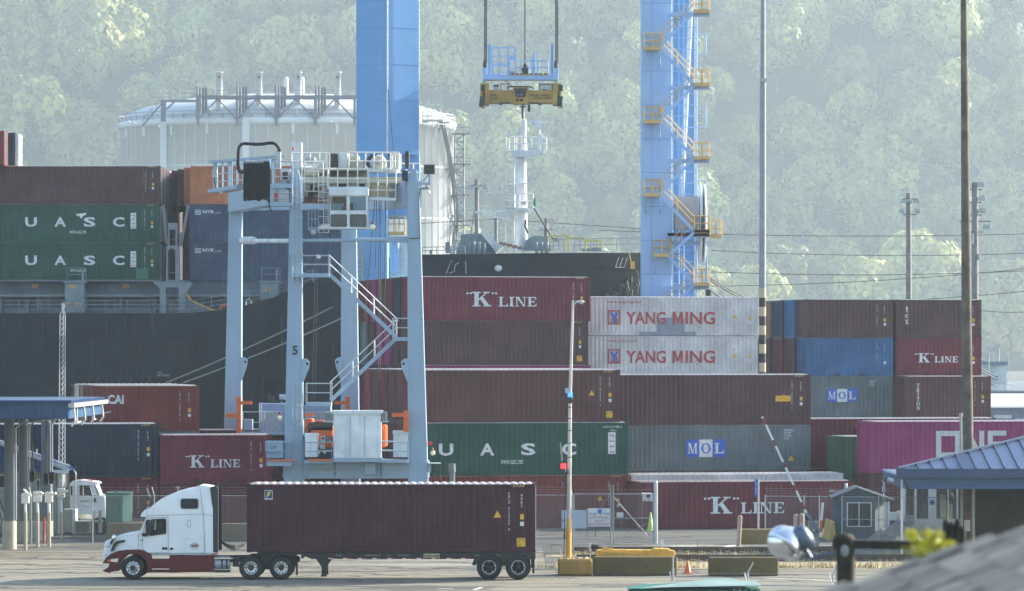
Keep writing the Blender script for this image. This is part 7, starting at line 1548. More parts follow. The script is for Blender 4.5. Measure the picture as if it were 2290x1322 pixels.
own('jersey_barrier', MB().prism([(X_(1848,207),0),(X_(1868,207),0),(X_(1866,207),.3),(X_(1862,207),Z_(1165,207)),(X_(1856,207),Z_(1165,207)),(X_(1853,207),.35)], 206, 210), flat('sunlit yellow concrete', (.50,.36,.12), .8), 'small yellow jersey barrier end left of the grey booth', 'jersey barrier')
own('delineator_post', MB().hexa(*[[(X_(a,208),207.9,z),(X_(b,208),207.9,z),(X_(b,208),208.0,z),(X_(a,208),208.0,z)] for a, b, z in ((1833,1838,Z_(1178,208)),(1837,1843,Z_(1124,208)))]), WHITE, 'leaning white and orange marker post left of the booth', 'marker post'); own('orange_tube', MB().tube(W(1836,1190,207.8), W(1837,1164,207.8), .075, n=8), ORG, 'orange lower sleeve of the leaning marker post', 'marker sleeve')
# ------------------------------------------------------------------ grey booth
Yh = 208.0; o = thing('guard_booth', 'small grey gabled booth with a sliding window and white right-hand trim', 'booth', (X_(1915,Yh), Yh+1, 0)); BG = steel('booth grey', (.10,.135,.155), .1, .7)
hx = lambda px: X_(px,Yh); hz = lambda py: Z_(py,Yh)
MB().prism([(hx(1867),0),(hx(1957),0),(hx(1957),hz(1113)),(hx(1919),hz(1093)),(hx(1867),hz(1112))], Yh, Yh+2.2, [[(hx(1895),hz(1177)),(hx(1948),hz(1177)),(hx(1948),hz(1125)),(hx(1895),hz(1125))]]).build('wall', BG, o)
m = MB(); x0, x1 = hx(1957), hx(1957)+.9; m.add([(hx(1957),Yh,0),(hx(1984),Yh+.9,0),(hx(1984),Yh+.9,hz(1120)),(hx(1957),Yh,hz(1108))], [(0,1,2,3)]).box(hx(1957), hx(1983), Yh+.95, Yh+2.1, 0, hz(1121)); m.build('side_wall', BG, o)
MB().hexa([(hx(1919),Yh-.25,hz(1092)),(hx(2000),Yh-.05,hz(1119.5)),(hx(2000),Yh+2.6,hz(1119.5)),(hx(1919),Yh+2.5,hz(1092))], [(hx(1919),Yh-.25,hz(1088)),(hx(2000),Yh-.05,hz(1116)),(hx(2000),Yh+2.6,hz(1116)),(hx(1919),Yh+2.5,hz(1088))]).build('roof', flat('pale roof felt', (.50,.52,.50), .7), o)
MB().hexa([(hx(1860),Yh-.25,hz(1116)),(hx(1919),Yh-.25,hz(1092)),(hx(1919),Yh+2.5,hz(1092)),(hx(1860),Yh+2.5,hz(1116))], [(hx(1860),Yh-.25,hz(1112)),(hx(1919),Yh-.25,hz(1088)),(hx(1919),Yh+2.5,hz(1088)),(hx(1860),Yh+2.5,hz(1112))]).build('roof', BG, o)
wf = MB().prism([(hx(1893.5),hz(1178.5)),(hx(1949.5),hz(1178.5)),(hx(1949.5),hz(1123.5)),(hx(1893.5),hz(1123.5))], Yh-.05, Yh+.04, [[(hx(1896),hz(1176.5)),(hx(1920),hz(1176.5)),(hx(1920),hz(1125.5)),(hx(1896),hz(1125.5))],[(hx(1922),hz(1176.5)),(hx(1947),hz(1176.5)),(hx(1947),hz(1125.5)),(hx(1922),hz(1125.5))]]).build('window', WHITE, o)
for a, b in ((1896,1920),(1922,1947)): MB().box(hx(a), hx(b), Yh, Yh+.01, hz(1176.5), hz(1125.5)).build('pane', glassy('clear booth glass', (.05,.05,.06), .06, .6), wf)
MB().box(hx(1905.5), hx(1908), Yh+.6, Yh+.65, hz(1171), hz(1140)).box(hx(1931), hx(1934), Yh+.8, Yh+.85, hz(1174), hz(1127)).build('inner_post', flat('cream trim', (.55,.5,.4)), o); MB().box(hx(1880), hx(1956), Yh+1.9, Yh+2.0, .1, hz(1116)).build('back_wall', flat('pinkish inner wall', (.26,.20,.21), .7), o)
MB().blob((hx(1902),Yh+.4,hz(1171)), (.16,.08,.07), 8, 5).build('hard_hat', ORG, o)
for a, b in ((1976,1982),(1984,1989)): MB().box(hx(a), hx(b), Yh-.2, Yh-.1, hz(1180), hz(1122)).build('white_trim', WHITE, o)
MB().tube((X_(1892,213),213,0),(X_(1892,213),213,Z_(1084,213)), .09, n=10).blob((X_(1892,213),213,Z_(1084,213)),.09,8,5)
own('bollard', MB().tube((X_(1892,213),213,0),(X_(1892,213),213,Z_(1084,213)), .09, n=10).blob((X_(1892,213),213,Z_(1084,213)),.09,8,5), flat('pale galvanised post',(.5,.5,.5)), 'tall pale round-topped post rising behind the booth roof', 'post'); own('rack', MB().rail([W(1904,1122,212), W(1918,1122,212)], .8, .02, .12, 3), WHITE, 'small white wire rack behind the booth roof', 'rack')
o = thing('card_reader', 'white boxed card reader on a frame between the booth and the kiosk', 'card reader', (X_(1997,207), 207, 0)); MB().box(*wb(1989,2004,1145,1165,207,.15)).build('housing', WHITE, o, bevel=.03); MB().box(*wb(2005,2014,1142,1165,207.3,.15)).build('housing', WHITE, o, bevel=.03); MB().tube(W(1992,1165,207), (X_(1992,207),207,0), .025).tube(W(2010,1165,207), (X_(2010,207),207,0), .025).tube(W(2001,1165,207), (X_(2001,207),207,0), .02).build('stand', DARK, o)
own('utility_cabinet', MB().box(X_(2024,206), X_(2042,206), 205.8, 206.2, Z_(1175,206), Z_(1153,206)).box(X_(2026,206), X_(2028,206), 206, 206.1, 0, Z_(1175,206)).box(X_(2038,206), X_(2040,206), 206, 206.1, 0, Z_(1175,206)), flat('steel grey cabinet', (.25,.28,.30), .5), 'grey boxed cabinet on two legs in front of the white kiosk', 'cabinet')
# ------------------------------------------------------------------ white kiosk with windows and round badge
Yq = 206.8; o = thing('inspection_kiosk', 'white kiosk with tall windows and a round blue badge under the blue canopy', 'kiosk', (X_(2090,Yq), Yq+1, 0)); qx = lambda p: X_(p,Yq); qz = lambda p: Z_(p,Yq); KWH = flat('kiosk white', (.66,.67,.68), .5, var=.06)
hl = [[(qx(a),qz(1162)),(qx(b),qz(1162)),(qx(b),qz(1093)),(qx(a),qz(1093))] for a, b in ((2026,2045),(2050,2076),(2094,2119),(2122,2139),(2143,2152))]
MB().prism([(qx(2018),0),(qx(2158),0),(qx(2158),qz(1088)),(qx(2018),qz(1088))], Yq, Yq+.08, hl).build('front_wall', KWH, o); MB().box(qx(2018), qx(2158), Yq+2.2, Yq+2.25, 0, qz(1164)).box(qx(2018), qx(2020), Yq, Yq+2.2, 0, qz(1164)).box(qx(2018), qx(2158), Yq, Yq+2.3, qz(1088), qz(1084)).build('shell', KWH, o)
for a, b in ((2026,2045),(2050,2076),(2094,2119),(2122,2139),(2143,2152)): MB().box(qx(a), qx(b), Yq+.03, Yq+.035, qz(1162), qz(1093)).build('window_pane', glassy('clear kiosk glass', (.06,.09,.09), .06, .65), o)
MB().box(qx(2018), qx(2024), Yq-.06, Yq, 0, qz(1076)).build('corner_post', WHITE, o); MB().lathe([(0,-.01),(.16,-.01),(.16,.01)], (qx(2084.5),Yq,qz(1123)), 'Y', 20).build('badge', flat('badge grey blue', (.25,.35,.50)), o); MB().lathe([(0,-.02),(.10,-.02),(.10,.0)], (qx(2084.5),Yq,qz(1123)), 'Y', 16).build('badge_eagle', flat('badge navy', (.04,.07,.18)), o)
m = MB(); m.box(qx(2108), qx(2120), Yq+1, Yq+1.3, qz(1160), qz(1108)).box(qx(2124), qx(2136), Yq+1.2, Yq+1.4, qz(1162), qz(1130)); m.build('inner_cabinet', flat('cream cabinet', (.55,.52,.38)), o); MB().box(qx(2052), qx(2072), Yq+1.4, Yq+1.5, qz(1162), qz(1150)).blob((qx(2128),Yq+1,qz(1110)), .2, 8, 6).box(qx(2096), qx(2104), Yq+1.2, Yq+1.6, qz(1162), qz(1100)).build('inner_clutter', DARK, o)
m = MB(); rb = random.Random(5)
for i in range(40): x = qx(2070)+rb.uniform(-.4,.4); m.tube((X_(2070,205)+rb.uniform(-.1,.1),205,0), (X_(2070,205)+rb.uniform(-.6,.6),205+rb.uniform(-.2,.2),rb.uniform(.4,.95)), .006, n=3)
own('bare_shrub', m, BARK, 'bare twiggy shrub in front of the white kiosk', 'shrub')
# ------------------------------------------------------------------ blue metal canopy on the right
Yc = 190.0; BLR = steel('blue metal roof', (.012,.045,.14), .05, .3); BLT = flat('dull blue trim', (.028,.065,.14), .45)
o = thing('blue_roof_building', 'blue standing-seam roofed building at the right edge with brown ribbed wall', 'building', (X_(2200,Yc), Yc+4, 0)); kx = lambda p, Y=Yc: X_(p,Y); kz = lambda p, Y=Yc: Z_(p,Y)
YR_ = Yc+7; ex0, ex1 = kx(2008), kx(2900); ez = kz(1049); rx0 = X_(2340,YR_); rz = Z_(968,YR_)
MB().add([(ex0,Yc,ez),(ex1,Yc,ez),(ex1,YR_,rz),(rx0,YR_,rz)], [(0,1,2,3)]).add([(ex0,Yc,ez),(rx0,YR_,rz),(rx0+1.5,YR_+7,ez)], [(0,1,2)]).build('roof', BLR, o)
sv = Vector((0, YR_-Yc, rz-ez)); k = 0; x = ex0+.3
while x < ex0+14:
    t = min(1, (x-ex0)/(rx0-ex0)); a = Vector((x,Yc-.02,ez)); b = Vector((x+0.0,Yc,ez))+sv*t; MB().bar(a+Vector((0,0,.03)), b+Vector((0,0,.03)), .05, .09).build('seam', BLR, o); x += .68
MB().bar((ex0,Yc,ez+.03), (rx0,YR_,rz+.05), .22, .10).build('hip_cap', BLT, o)
MB().prism([(kx(2004),kz(1069)),(ex1,kz(1069)),(ex1,kz(1048)),(kx(2004),kz(1048))], Yc-.18, Yc).build('gutter', BLT, o); MB().box(kx(2026), ex1, Yc+.1, Yc+.5, kz(1094), kz(1069)).box(kx(2026), kx(2026)+.4, Yc+.5, Yc+12, kz(1094), kz(1069)).build('fascia_beam', flat('blue fascia', (.04,.09,.19), .5), o)
YWl = 202.0; m = MB(); wx0 = X_(2181,YWl)
for i in range(34): a = wx0+i*.2; m.box(a, a+.13, YWl, YWl+.1, 0, Z_(1090,YWl)); m.box(a+.13, a+.2, YWl+.05, YWl+.1, 0, Z_(1090,YWl))
m.build('ribbed_wall', steel('brown ribbed cladding', (.10,.085,.06), .2, .7), o); MB().box(ex0+.5, ex1, Yc+.4, YWl+2, kz(1069)-.02, kz(1069)+.02).build('soffit', BLT, o); MB().box(X_(2181,YWl)-.12, X_(2181,YWl)-.02, YWl-.05, YWl+.1, 0, Z_(1092,YWl)).build('corner_trim', WHITE, o)
MB().box(kx(2019), kx(2024), Yc+1, Yc+1.1, kz(1180)*0, kz(1075)).build('post', WHITE, o)
o = thing('security_camera', 'small grey security camera hanging off the blue canopy corner', 'security camera', W(1990,1072,Yc)); MB().tube(W(1981,1071,Yc-.3), W(1998,1077,Yc-.3), .13, n=10).build('housing', GALV, o); MB().tube(W(1979,1070,Yc-.3), W(1983,1072,Yc-.3), .16, n=10).build('lens_hood', BLACK, o); MB().path([W(1998,1074,Yc-.2), W(2012,1066,Yc-.1), W(2020,1068,Yc), W(2026,1084,Yc), W(2034,1092,Yc+.1)], .035).build('bracket', DARK, o)

# ------------------------------------------------------------------ left gate canopy, columns, booth building
Yl0 = 188.0; CBL = steel('canopy blue', (.035,.075,.16), .06, .5); COLM = flat('column grey', (.10,.125,.15), .5); CCON = flat('pale cream concrete', (.46,.42,.33), .8, var=.15)
o = thing('gate_canopy', 'dark blue ribbed canopy on round columns at the left edge', 'canopy', (X_(60,Yl0), Yl0+8, 0)); lx = lambda p, Y=Yl0: X_(p,Y); lz = lambda p, Y=Yl0: Z_(p,Y)
xR = lx(152); zt_, zb_ = lz(901), lz(937); xL = xR-24; dpt = 15.5
for nm, y0, y1, x0, x1 in (('fascia', Yl0, Yl0+.12, xL, xR), ('fascia', Yl0+dpt, Yl0+dpt+.12, xL, xR)): MB().box(x0, x1, y0+.06, y1, zb_, zt_).build(nm, CBL, o)
m = MB()
for i in range(120): a = xR-.2-i*.2; m.box(a, a+.1, Yl0+.02, Yl0+.06, zb_+.02, zt_-.05)
m.build('fascia_ribs', CBL, o, kind='stuff'); m = MB()
for i in range(60): a = Yl0+.2+i*.255; m.box(xR, xR+.04, a, a+.14, zb_+.02, zt_-.05)
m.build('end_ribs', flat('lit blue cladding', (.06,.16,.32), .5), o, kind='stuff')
MB().box(xR-.1, xR, Yl0+.12, Yl0+dpt, zb_, zt_).build('end_fascia', CBL, o); MB().box(xL, xR+.15, Yl0-.1, Yl0+dpt+.2, zt_, zt_+.12).build('roof_edge', BLR, o); MB().box(xR+.01, xR+.3, Yl0, Yl0+dpt+.3, zt_-.22, zt_-.02).build('gutter', GALV, o); MB().box(xL, xR-.1, Yl0+.12, Yl0+dpt, zb_+.1, zb_+.15).build('soffit', DARK, o)
for i, yq in enumerate((Yl0+.6, Yl0+5, Yl0+9, Yl0+13.5)):
    m = MB(); m.path([(xR+.2,yq,zt_-.2), (xR+.28,yq,zb_-.1), (xR+.1,yq,zb_-.35)], .05); m.build('downpipe', WLET, o)
for i in range(2): 
    yq = Yl0+3+i*7; MB().path([(xR+.1,yq,zb_+.9), (xR+.1,yq,zb_-.2), (xR+.1,yq+1.6,zb_-.2)], .035).build('conduit', WLET, o)
for i, (px, Y, pb, b0, b1) in enumerate(((21,197,1212,5,37), (52,204,1206,38,66), (103,211,1203,88,120))):
    X0 = X_(px,Y); MB().tube((X0,Y,Z_(1166,Y)), (X0,Y,zb_+.1), .25, n=20).build('column', COLM, o); MB().tube((X0,Y,0), (X0,Y,Z_(1165,Y)), (b1-b0)/2*Y/F, n=20).build('column_base', CCON, o, bevel=0)
    MB().path([(X0+.33,Y-.1,Z_(1163,Y)), (X0+.33,Y-.1,zb_-.6), (X0+.6,Y-.1,zb_-.35), (X0+3.4,Y-.1,zb_+.0)], .045).build('downpipe', GALV, o)
MB().path([(X_(103,211)+.28,210.8,2), (X_(103,211)+.28,210.8,zb_-.2)], .03).build('conduit', WLET, o)
# gatehouse behind
Yh2 = 214.0; o = thing('gatehouse', 'low gatehouse with a sloping blue roof behind the left canopy columns', 'gatehouse', (X_(60,Yh2), Yh2+3, 0))
vx = lambda p: X_(p,Yh2); vz = lambda p: Z_(p,Yh2)
MB().box(vx(-160), vx(140), Yh2, Yh2+6, 0, vz(1053)).build('wall', steel('ribbed pale wall', (.32,.34,.30), .2, .7), o); m = MB()
for i in range(36): a = vx(-60)+i*.14; m.box(a, a+.05, Yh2-.03, Yh2, .3, vz(1056))
m.build('wall_ribs', flat('pale wall rib', (.40,.42,.37), .7), o, kind='stuff')
MB().prism([(vx(-160),vz(1053)),(vx(-160),vz(930)),(vx(-20),vz(985)),(vx(156),vz(1047)),(vx(156),vz(1053))], Yh2-.8, Yh2+7).build('roof', BLR, o); MB().prism([(vx(-160),vz(925)),(vx(-160),vz(931)),(vx(158),vz(1054)),(vx(158),vz(1047))], Yh2-.95, Yh2-.8).build('roof_verge', GALV, o); MB().box(vx(115), vx(156), Yh2-1, Yh2-.8, vz(1057), vz(1050)).build('gutter', flat('pale gutter', (.50,.60,.65), .4), o)
MB().path([W(0,985,Yh2-1.3), W(156,1042,Yh2-1.3)], .035).tube(W(82,1018,Yh2-1.3), W(82,1004,Yh2-1.3), .03).build('roof_rail', WLET, o)
for (a, b, c, d) in ((-40,12,1062,1092), (82,90,1072,1098)): f_ = MB().box(vx(a), vx(b), Yh2-.08, Yh2-.03, vz(d), vz(c)).build('window', WHITE, o); MB().box(vx(a+1.5), vx(b-1.5), Yh2-.1, Yh2-.08, vz(d-2), vz(c+2)).build('pane', TGL, f_)
MB().box(vx(130), vx(141), Yh2-.2, Yh2, vz(1190)*0, vz(1058)).box(vx(134), vx(142), Yh2-.35, Yh2-.2, vz(1105), vz(1062)).build('door_trim', WLET, o)
# traffic signals
for i, (px, py) in enumerate(((73,1054), (104,1060), (116,1058))):
    Y = 200+i; o = thing('traffic_signal', 'black hooded traffic signal cluster under the left canopy, %s one' % ('left', 'middle', 'right')[i], 'traffic signal', W(px,py,Y), 0, 'traffic signals under the canopy'); MB().box(*wb(px-6, px+5, py-2, py+24, Y, .15)).build('housing', BLACK, o, bevel=.02)
    for k in range(2): MB().tube(W(px+2,py+3+k*10,Y-.4), W(px+1,py+3+k*10,Y-.1), .13, n=10, cap=False).build('visor', BLACK, o)
    MB().tube(W(px,py-2,Y), (X_(px,Y),Y,zb_+.1), .03).build('hanger', DARK, o)
# card reader boxes on posts
for i, (px, Y, pb, pt, bx_, tilt) in enumerate(((57,196,1214,1134,(48,66,1103,1126),1), (84,199,1209,1128,(74,93,1099,1123),0), (110,199,1209,1128,(101,118,1100,1124),0), (137,205,1200,1122,(128,145,1092,1113),0))):
    o = thing('card_reader_post', ('white reader box with two slanted tubes, leftmost of the row', 'second white reader box from the left under the canopy', 'third white reader box, beside the red marker post', 'white reader box farthest right, nearest the small white truck')[i], 'card reader', (X_(px,Y), Y, 0), 0, 'white reader boxes on cream posts')
    MB().tube((X_(px,Y),Y,0), W(px,1146,Y), .085, n=10).build('post', CCON, o); MB().tube(W(px,1146,Y), W(px-1,1120,Y), .07, n=8).build('neck', WHITE, o)
    a, b, c, d = bx_; MB().box(*wb(a, b, c, d, Y, .15)).build('box', WHITE, o, bevel=.03)
    if tilt: MB().tube(W(55,1096,Y-.2), W(70,1110,Y-.3), .05).tube(W(52,1094,Y-.3), W(64,1109,Y-.3), .04).build('tube', WHITE, o)
    else: MB().tube(W(px-5 if i != 2 else px+5,1107-(i==3)*5,Y-.3), W(px+12 if i < 2 else px+15,1103-(i==3)*5,Y-.4), .06).build('tube', WHITE, o)
own('marker_post', MB().tube((X_(98,203),203,0), W(98,1157,203), .07, n=10), RED, 'bright red flexible marker post between the reader posts', 'marker post'); own('litter_bin', MB().tube((X_(91,206),206,0), W(91,1168,206), .24, n=14), WLET, 'white round bin behind the red marker post', 'bin'); own('control_cabinet', MB().box(X_(68,208), X_(84,208), 208, 208.6, 0, Z_(1167,208)), GALV, 'grey low cabinet behind the second reader post', 'cabinet')
own('loop_railing', MB().path([W(-6,1130,196), W(0,1145,196), W(4,1160,196), W(3,1190,196), W(0,1205,196)], .05).path([W(-8,1150,195.5), W(2,1175,195.5), W(4,1200,195.5)], .04).path([W(0,1118,197), W(8,1145,197)], .03), DARK, 'tangle of dark hoses and rails at the left frame edge', 'hoses')
# kiosk cream cabinets, AC unit
o = thing('generator_cabinet', 'cream metal cabinet with a grilled unit in front of the small white truck', 'generator', (X_(165,209), 209, 0)); zz2 = lambda p: Z_(p,209); xx2 = lambda p: X_(p,209); crm = steel('cream enamel', (.42,.40,.32), .3)
MB().box(xx2(141), xx2(164), 209, 210, zz2(1191), zz2(1139)).build('cabinet', crm, o, bevel=.02); MB().box(xx2(162), xx2(169), 208.9, 210, 0.2, zz2(1139)).build('side_panel', WLET, o); MB().box(xx2(168), xx2(205), 208.6, 209.6, zz2(1192), zz2(1165)).build('grilled_unit', crm, o, bevel=.02)
m = MB()
for i in range(9):
    for j in range(6): m.box(xx2(172+i*3.2), xx2(174.2+i*3.2), 208.57, 208.6, zz2(1189-j*3.8), zz2(1186.4-j*3.8))
m.build('grille_holes', DARK, o); MB().box(xx2(205), xx2(228), 208.8, 209.5, zz2(1168), zz2(1165)).box(xx2(221), xx2(227), 208.8, 209.2, zz2(1192), zz2(1141)).box(xx2(208), xx2(211), 208.8, 209.2, zz2(1192), zz2(1142)).build('frame', crm, o)
# small white day-cab truck seen from its right side
Yv = 212.5; o = thing('white_truck_cab', 'small white day-cab truck with chrome stack behind the left fence', 'truck', (X_(195,Yv), Yv+1.1, 0)); ux = lambda p: X_(p,Yv); uz = lambda p: Z_(p,Yv)
q = lambda pts: [(ux(a), uz(b)) for a, b in pts]; wn = q([(177,1085),(204,1086),(208,1100),(207,1110),(178,1109)])
MB().prism(q([(156,1165),(156,1082),(162,1076),(180,1074),(213,1078),(218,1082),(212,1084),(221,1108),(234,1111),(236,1160),(228,1168)]), Yv, Yv+2.1, [wn]).build('cab', TWH, o); MB().prism(wn, Yv+.04, Yv+.05).build('window_pane', MATS['clear truck glass'], o)
MB().prism(q([(209,1085),(214,1086),(224,1107),(218,1107)]), Yv-.01, Yv+.05).build('windshield', MATS['windscreen glass'], o); MB().prism(q([(158,1087),(162,1087),(162,1107),(158,1107)]), Yv-.01, Yv+.02).build('rear_window', TGL, o); MB().prism(q([(205,1078),(219,1080),(219,1083),(209,1083)]), Yv-.05, Yv+2).build('sun_visor', TWH, o)
m = MB().path([W(170,1135,Yv-.15), W(170,1062,Yv-.15), W(168,1055,Yv-.15), W(164,1051,Yv-.15)], .045); m.tube(W(170,1135,Yv-.15), W(170,1082,Yv-.15), .065, n=10); m.build('exhaust_stack', CHROME, o)
MB().box(*wb(191,208,1073.5,1076.5,Yv+1,.2)).build('roof_lights', ORG, o); MB().tube(W(186,1072,Yv+1), W(186,1028,Yv+1), .012, n=4).build('aerial', BLACK, o); MB().box(*wb(208,214,1114,1124,Yv-.1,.06)).build('mirror', BLACK, o)
letters(o, 'WINSTON', ux(180)-o.location.x, uz(1123), .42, .09, BLACK, -1.115, .02); letters(o, 'TACOMA WA', ux(186)-o.location.x, uz(1134), .3, .05, BLACK, -1.115)
MB().box(ux(156), ux(232), Yv+.2, Yv+1.9, .45, uz(1165)).build('chassis', DARK, o); MB().box(ux(172), ux(206), Yv-.05, Yv+.3, uz(1160), uz(1150)).build('side_step', CHROME, o)
for px in (165, 225): MB().lathe([(.2,0),(.46,0),(.5,.06),(.5,.3),(.2,.3)], (ux(px),Yv,.5), 'Y', 22).build('wheel', RUBBER, o)
seated(ux(196), Yv+.6, uz(1118), 1, flat('light shirt', (.35,.38,.42), .8), 'driver in a light shirt sitting in the small white truck')
# green electrical cabinet on a concrete plinth, concrete wall behind the fence
Ye = 205.5; o = thing('green_cabinet', 'pale green electrical cabinet standing on concrete behind the fence', 'electrical cabinet', (X_(262,Ye), Ye+.5, 0)); GC = steel('sea green enamel', (.13,.26,.22), .15); g1, g2 = X_(236,Ye), X_(274,Ye)
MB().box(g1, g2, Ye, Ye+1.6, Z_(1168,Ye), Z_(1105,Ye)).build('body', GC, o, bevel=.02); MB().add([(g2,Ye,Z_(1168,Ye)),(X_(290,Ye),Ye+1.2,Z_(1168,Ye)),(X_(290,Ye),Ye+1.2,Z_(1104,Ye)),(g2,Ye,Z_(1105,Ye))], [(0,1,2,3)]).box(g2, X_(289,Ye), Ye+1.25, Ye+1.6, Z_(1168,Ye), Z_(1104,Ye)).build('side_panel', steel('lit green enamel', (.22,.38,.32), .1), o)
MB().box(g1-.05, X_(291,Ye), Ye-.04, Ye+1.7, Z_(1105,Ye), Z_(1102,Ye)).build('lid', GC, o); MB().box(X_(243,Ye), X_(270,Ye), Ye-.015, Ye, Z_(1158,Ye), Z_(1111,Ye)).build('door', steel('door green', (.11,.23,.195), .15), o); MB().box(X_(266,Ye), X_(268,Ye), Ye-.04, Ye-.015, Z_(1136,Ye), Z_(1129,Ye)).build('handle', DARK, o); MB().tube(W(259,1102,Ye+.5), W(259,1098,Ye+.5), .1, n=8).build('vent', GC, o)
TANC = steel('tan stained concrete', (.22,.18,.115), .5, .9, (.10,.085,.06))
own('concrete_wall', MB().box(X_(238,204.6), X_(330,204.6), 204.6, 207.4, 0, Z_(1170,204.6)), TANC, 'tan concrete block under the green cabinet', 'concrete block', 'tan concrete blocks behind the fence', .03); own('concrete_wall', MB().box(X_(486,205.5), X_(640,205.5), 205.5, 206.2, 0, Z_(1171,205.5)), TANC, 'tan concrete block between the truck cab and its container', 'concrete block', 'tan concrete blocks behind the fence', .03); own('concrete_wall', MB().box(X_(290,209), X_(345,209), 209, 209.6, 0, Z_(1160,209)), TANC, 'low tan concrete block just right of the green cabinet', 'concrete block', 'tan concrete blocks behind the fence', .03)
own('barb_stay', MB().tube(W(336,1112,202.4), W(329,1092,202.4), .025, n=5), WLET, 'single pale slanted barb arm above the fence left of the truck roof', 'fence arm')

# ------------------------------------------------------------------ green dumpster lid at the bottom
Yd = 128.0; o = thing('dumpster', 'green lidded dumpster whose pale lid shows at the bottom edge', 'dumpster', (X_(1550,Yd), Yd+.8, 0)); dx = lambda p: X_(p,Yd); zt3 = Z_(1316,Yd); DG = steel('dumpster green', (.02,.14,.09), .2); DLD = steel('sun-faded green lid', (.24,.34,.30), .15, .5)
MB().box(dx(1408), dx(1700), Yd, Yd+1.9, 0, zt3-.04).build('body', DG, o); MB().add([(dx(1400),Yd-.1,zt3),(dx(1555),Yd-.1,zt3-.02),(dx(1585),Yd+2.1,zt3+.10),(dx(1440),Yd+2.1,zt3+.02)], [(0,1,2,3)]).build('lid', DG, o); MB().add([(dx(1555),Yd-.1,zt3-.0),(dx(1702),Yd-.1,zt3+.1),(dx(1700),Yd+2.1,zt3+.14),(dx(1440),Yd+2.1,zt3+.03)], [(0,1,2,3)]).add([(dx(1440),Yd-.1,zt3+.03),(dx(1702),Yd-.1,zt3+.1),(dx(1640),Yd+2.0,zt3+.22),(dx(1590),Yd+2.0,zt3+.20)], [(0,1,2,3)]).build('lid', DLD, o)
for i in range(5): MB().box(dx(1640+i*13), dx(1643+i*13), Yd-.14, Yd-.1, zt3-.6, zt3).build('rib', DLD, o)

# ------------------------------------------------------------------ foreground, out of focus
SHN = []
for i, c in enumerate(((.165,.15,.125), (.21,.19,.155), (.135,.125,.11), (.28,.255,.205))): SHN.append(flat('roof shingle %s' % ('grey', 'tan', 'slate', 'pale')[i], c, .85, var=.5, scale=9, bump=.4))
hr = thing('house_roof', 'blurred grey shingle roof rising into the bottom right corner', 'roof', (3.2, 19, 0)); sl = math.tan(R(17)); x0, z0 = X_(1800,24), Z_(1322,24)-.05
zroof = lambda x: z0+sl*(x-x0)
MB().prism([(x0-1.4,zroof(x0-1.4)),(x0+7,zroof(x0+7)),(x0+7,zroof(x0+7)-.14),(x0-1.4,zroof(x0-1.4)-.14)], 13, 24).build('roof_deck', SHN[2], hr); MB().box(x0-.8, x0+6.6, 13.4, 23.6, 0, zroof(x0-.8)-.3).build('wall', WOOD, hr)
rs = random.Random(14); base = []
for i in range(4):
    mb = MB().hexa([(0,0,.004),(.30,0,.016),(.30,.32,.016),(0,.32,.004)], [(0,0,.012),(.30,0,.03),(.30,.32,.03),(0,.32,.012)]); me = mb.mesh('shingle'); me.materials.append(SHN[i]); base.append(me)
for r_ in range(20):
    for q_ in range(15):
        o = bpy.data.objects.new('shingle', base[rs.choice((0,0,0,1,1,2,2,3))]); COL.objects.link(o); o.parent = hr; X0 = x0-1.1+r_*.22; Y0 = 24.0-(q_+1)*.34+(.17 if r_ % 2 else 0)
        o.location = (X0-hr.location.x, Y0-hr.location.y, zroof(X0)+rs.uniform(.0,.01)); o.rotation_euler = (rs.uniform(-.015,.015), -R(17), rs.uniform(-.02,.02)); o.scale = (.9, 1.0, rs.uniform(.7,1.6))
mrf = MB(); X1 = x0-1.1+20*.22
mrf.prism([(X1,zroof(X1)+.004),(x0+7,zroof(x0+7)+.004),(x0+7,zroof(x0+7)+.022),(X1,zroof(X1)+.022)], 13, 24); mrf.prism([(x0-1.1,zroof(x0-1.1)+.002),(X1-.01,zroof(X1-.01)+.002),(X1-.01,zroof(X1-.01)+.016),(x0-1.1,zroof(x0-1.1)+.016)], 13, 18.85); mrf.build('shingle_field', SHN[0], hr)
# floodlight on a post, wooden posts with a rail
Yf_ = 45.0; o = thing('floodlight', 'blurred shiny round floodlight in the right foreground', 'floodlight', W(1765,1210,Yf_)); c0 = W(1756,1214,Yf_); d = Vector((-.55,-.35,-.6)).normalized()
def dish(name, c, d, prof, m, par):
    mb = MB().lathe(prof, (0,0,0), 'Z', 28); q_ = d.to_track_quat('Z','Y'); mb.v = [tuple(Vector(c)+q_@Vector(v)) for v in mb.v]; return mb.build(name, m, par)
SHY = flat('bright spun aluminium', (.80,.82,.86), .22, .9, var=.05)
dish('reflector', W(1776,1196,Yf_), d, [(.05,-.06),(.1,-.03),(.17,.06),(.205,.17),(.21,.22),(.20,.22),(.15,.08),(.05,0)], SHY, o); MB().blob(W(1750,1212,Yf_), (.175,.16,.185), 20, 14).build('lamp_body', SHY, o)
dish('lamp_socket', W(1797,1205,Yf_-.1), Vector((-.45,-.1,.9)).normalized(), [(0,-.11),(.1,-.11),(.105,.0),(.085,.10),(.06,.15),(0,.16)], flat('socket grey', (.12,.15,.20), .4, .4), o); MB().blob(W(1789,1232,Yf_-.1), (.045,.05,.06), 10, 7).blob(W(1782,1243,Yf_-.05), (.05,.04,.05), 8, 6).build('clamp', CHROME, o); MB().path([W(1798,1222,Yf_), W(1815,1250,Yf_), W(1840,1240,Yf_), W(1890,1235,Yf_)], .022).path([W(1790,1240,Yf_), W(1793,1250,Yf_)], .03).build('bracket_arm', flat('socket grey',(0,0,0)), o)
WD = flat('dark mossy timber', (.035,.03,.022), .9, var=.6, scale=6, bump=.5)
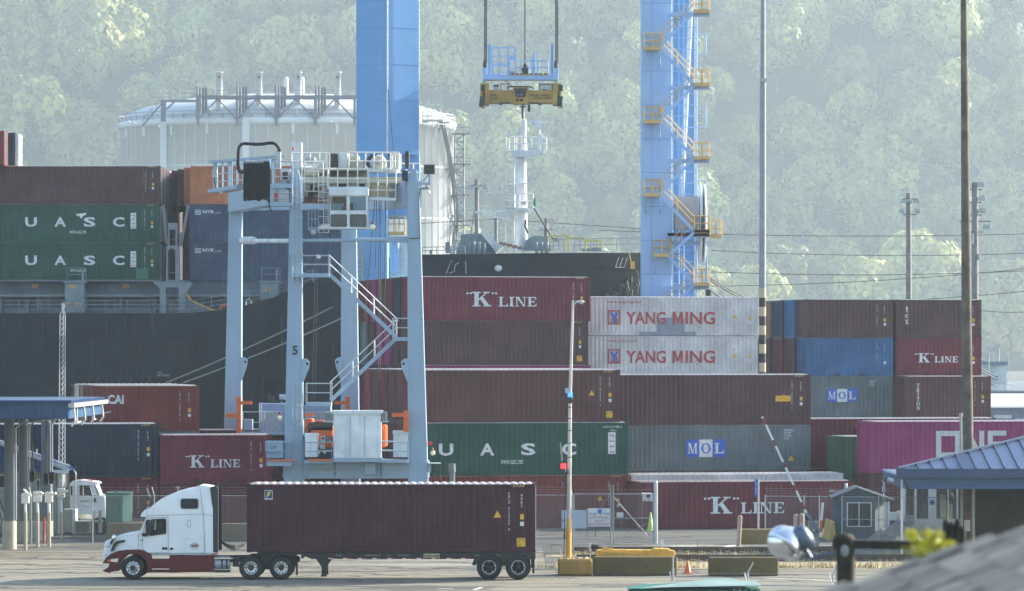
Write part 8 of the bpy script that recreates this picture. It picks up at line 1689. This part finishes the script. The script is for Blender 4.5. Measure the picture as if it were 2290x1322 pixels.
o = thing('timber_frame', 'dark blurred timber posts joined by a rail in the right foreground', 'timber frame', (X_(1890,Yf_), Yf_, 0)); m = MB().tube((X_(1893,Yf_),Yf_,0), W(1891,1204,Yf_), .115, .105, n=10).blob(W(1888,1207,Yf_), (.12,.1,.07), 10, 6, .15); m.build('post', WD, o)
MB().bar(W(1862,1216,Yf_), W(2160,1222,Yf_), .1, .095).build('rail', WD, o)
m = MB()
for px, h_ in ((2115,1163),(2128,1172),(2142,1163),(2152,1180)): m.tube((X_(px,Yf_),Yf_,0), W(px,h_+6,Yf_), .05, .035, n=8).blob(W(px,h_+6,Yf_), (.04,.04,.05), 8, 5, .2)
m.build('post', WD, o)
MB().blob(W(1889,1232,Yf_-.1), (.05,.03,.07), 8, 5).build('lichen', flat('pale lichen', (.25,.27,.25), .9), o)
# yellow-green sprig
o = thing('leafy_sprig', 'blurred yellow-green leafy sprig above the shingle roof', 'plant', (X_(2080,27), 27, 0)); rl = random.Random(6); m = MB(); tips = []
LG = leaf_mat('young yellow leaves', (.36,.38,.03), (.50,.48,.05))
for (a, b) in ((2040,1200),(2052,1225),(2072,1222),(2086,1200),(2090,1235),(2076,1248),(2117,1228),(2066,1238),(2104,1222)): tips.append((a,b)); m.path([(X_(2080,27),27,6.5), W(2080,1262,27), W(a,b,27)], .006, 4)
m.build('stem', BARK, o); lm = MB().add([(0,0,0),(.018,.004,.02),(.015,.0,.055),(0,-.006,.085),(-.015,0,.055),(-.018,.004,.02)], [(0,1,2,3,4,5)]).mesh('leaf'); lm.materials.append(LG)
for i in range(230):
    a, b = rl.choice(tips); l = bpy.data.objects.new('leaf', lm); COL.objects.link(l); l.parent = o; p = W(a+rl.gauss(0,8), b+rl.gauss(0,8), 27+rl.gauss(0,.06)); l.location = p-Vector(o.location); l.rotation_euler = (rl.uniform(0,6.28), rl.uniform(0,6.28), rl.uniform(0,6.28)); s_ = rl.uniform(.5,.9); l.scale = (s_,s_,s_)

# ------------------------------------------------------------------ the hazy air
hz_ = MB().box(-3300, 3300, -300, 3800, -5.5, 440); m = bpy.data.materials.new('haze'); m.use_nodes = True; nt = m.node_tree; nt.nodes.remove(nt.nodes['Principled BSDF'])
v = nt.nodes.new('ShaderNodeVolumePrincipled'); v.inputs['Color'].default_value = (.74,.89,1.0,1); v.inputs['Density'].default_value = .00013; v.inputs['Anisotropy'].default_value = .35
nt.links.new(v.outputs[0], nt.nodes['Material Output'].inputs['Volume'])
HAZE_ON = True
if HAZE_ON: hz_.build('haze', m, kind='stuff')
bpy.context.view_layer.update()
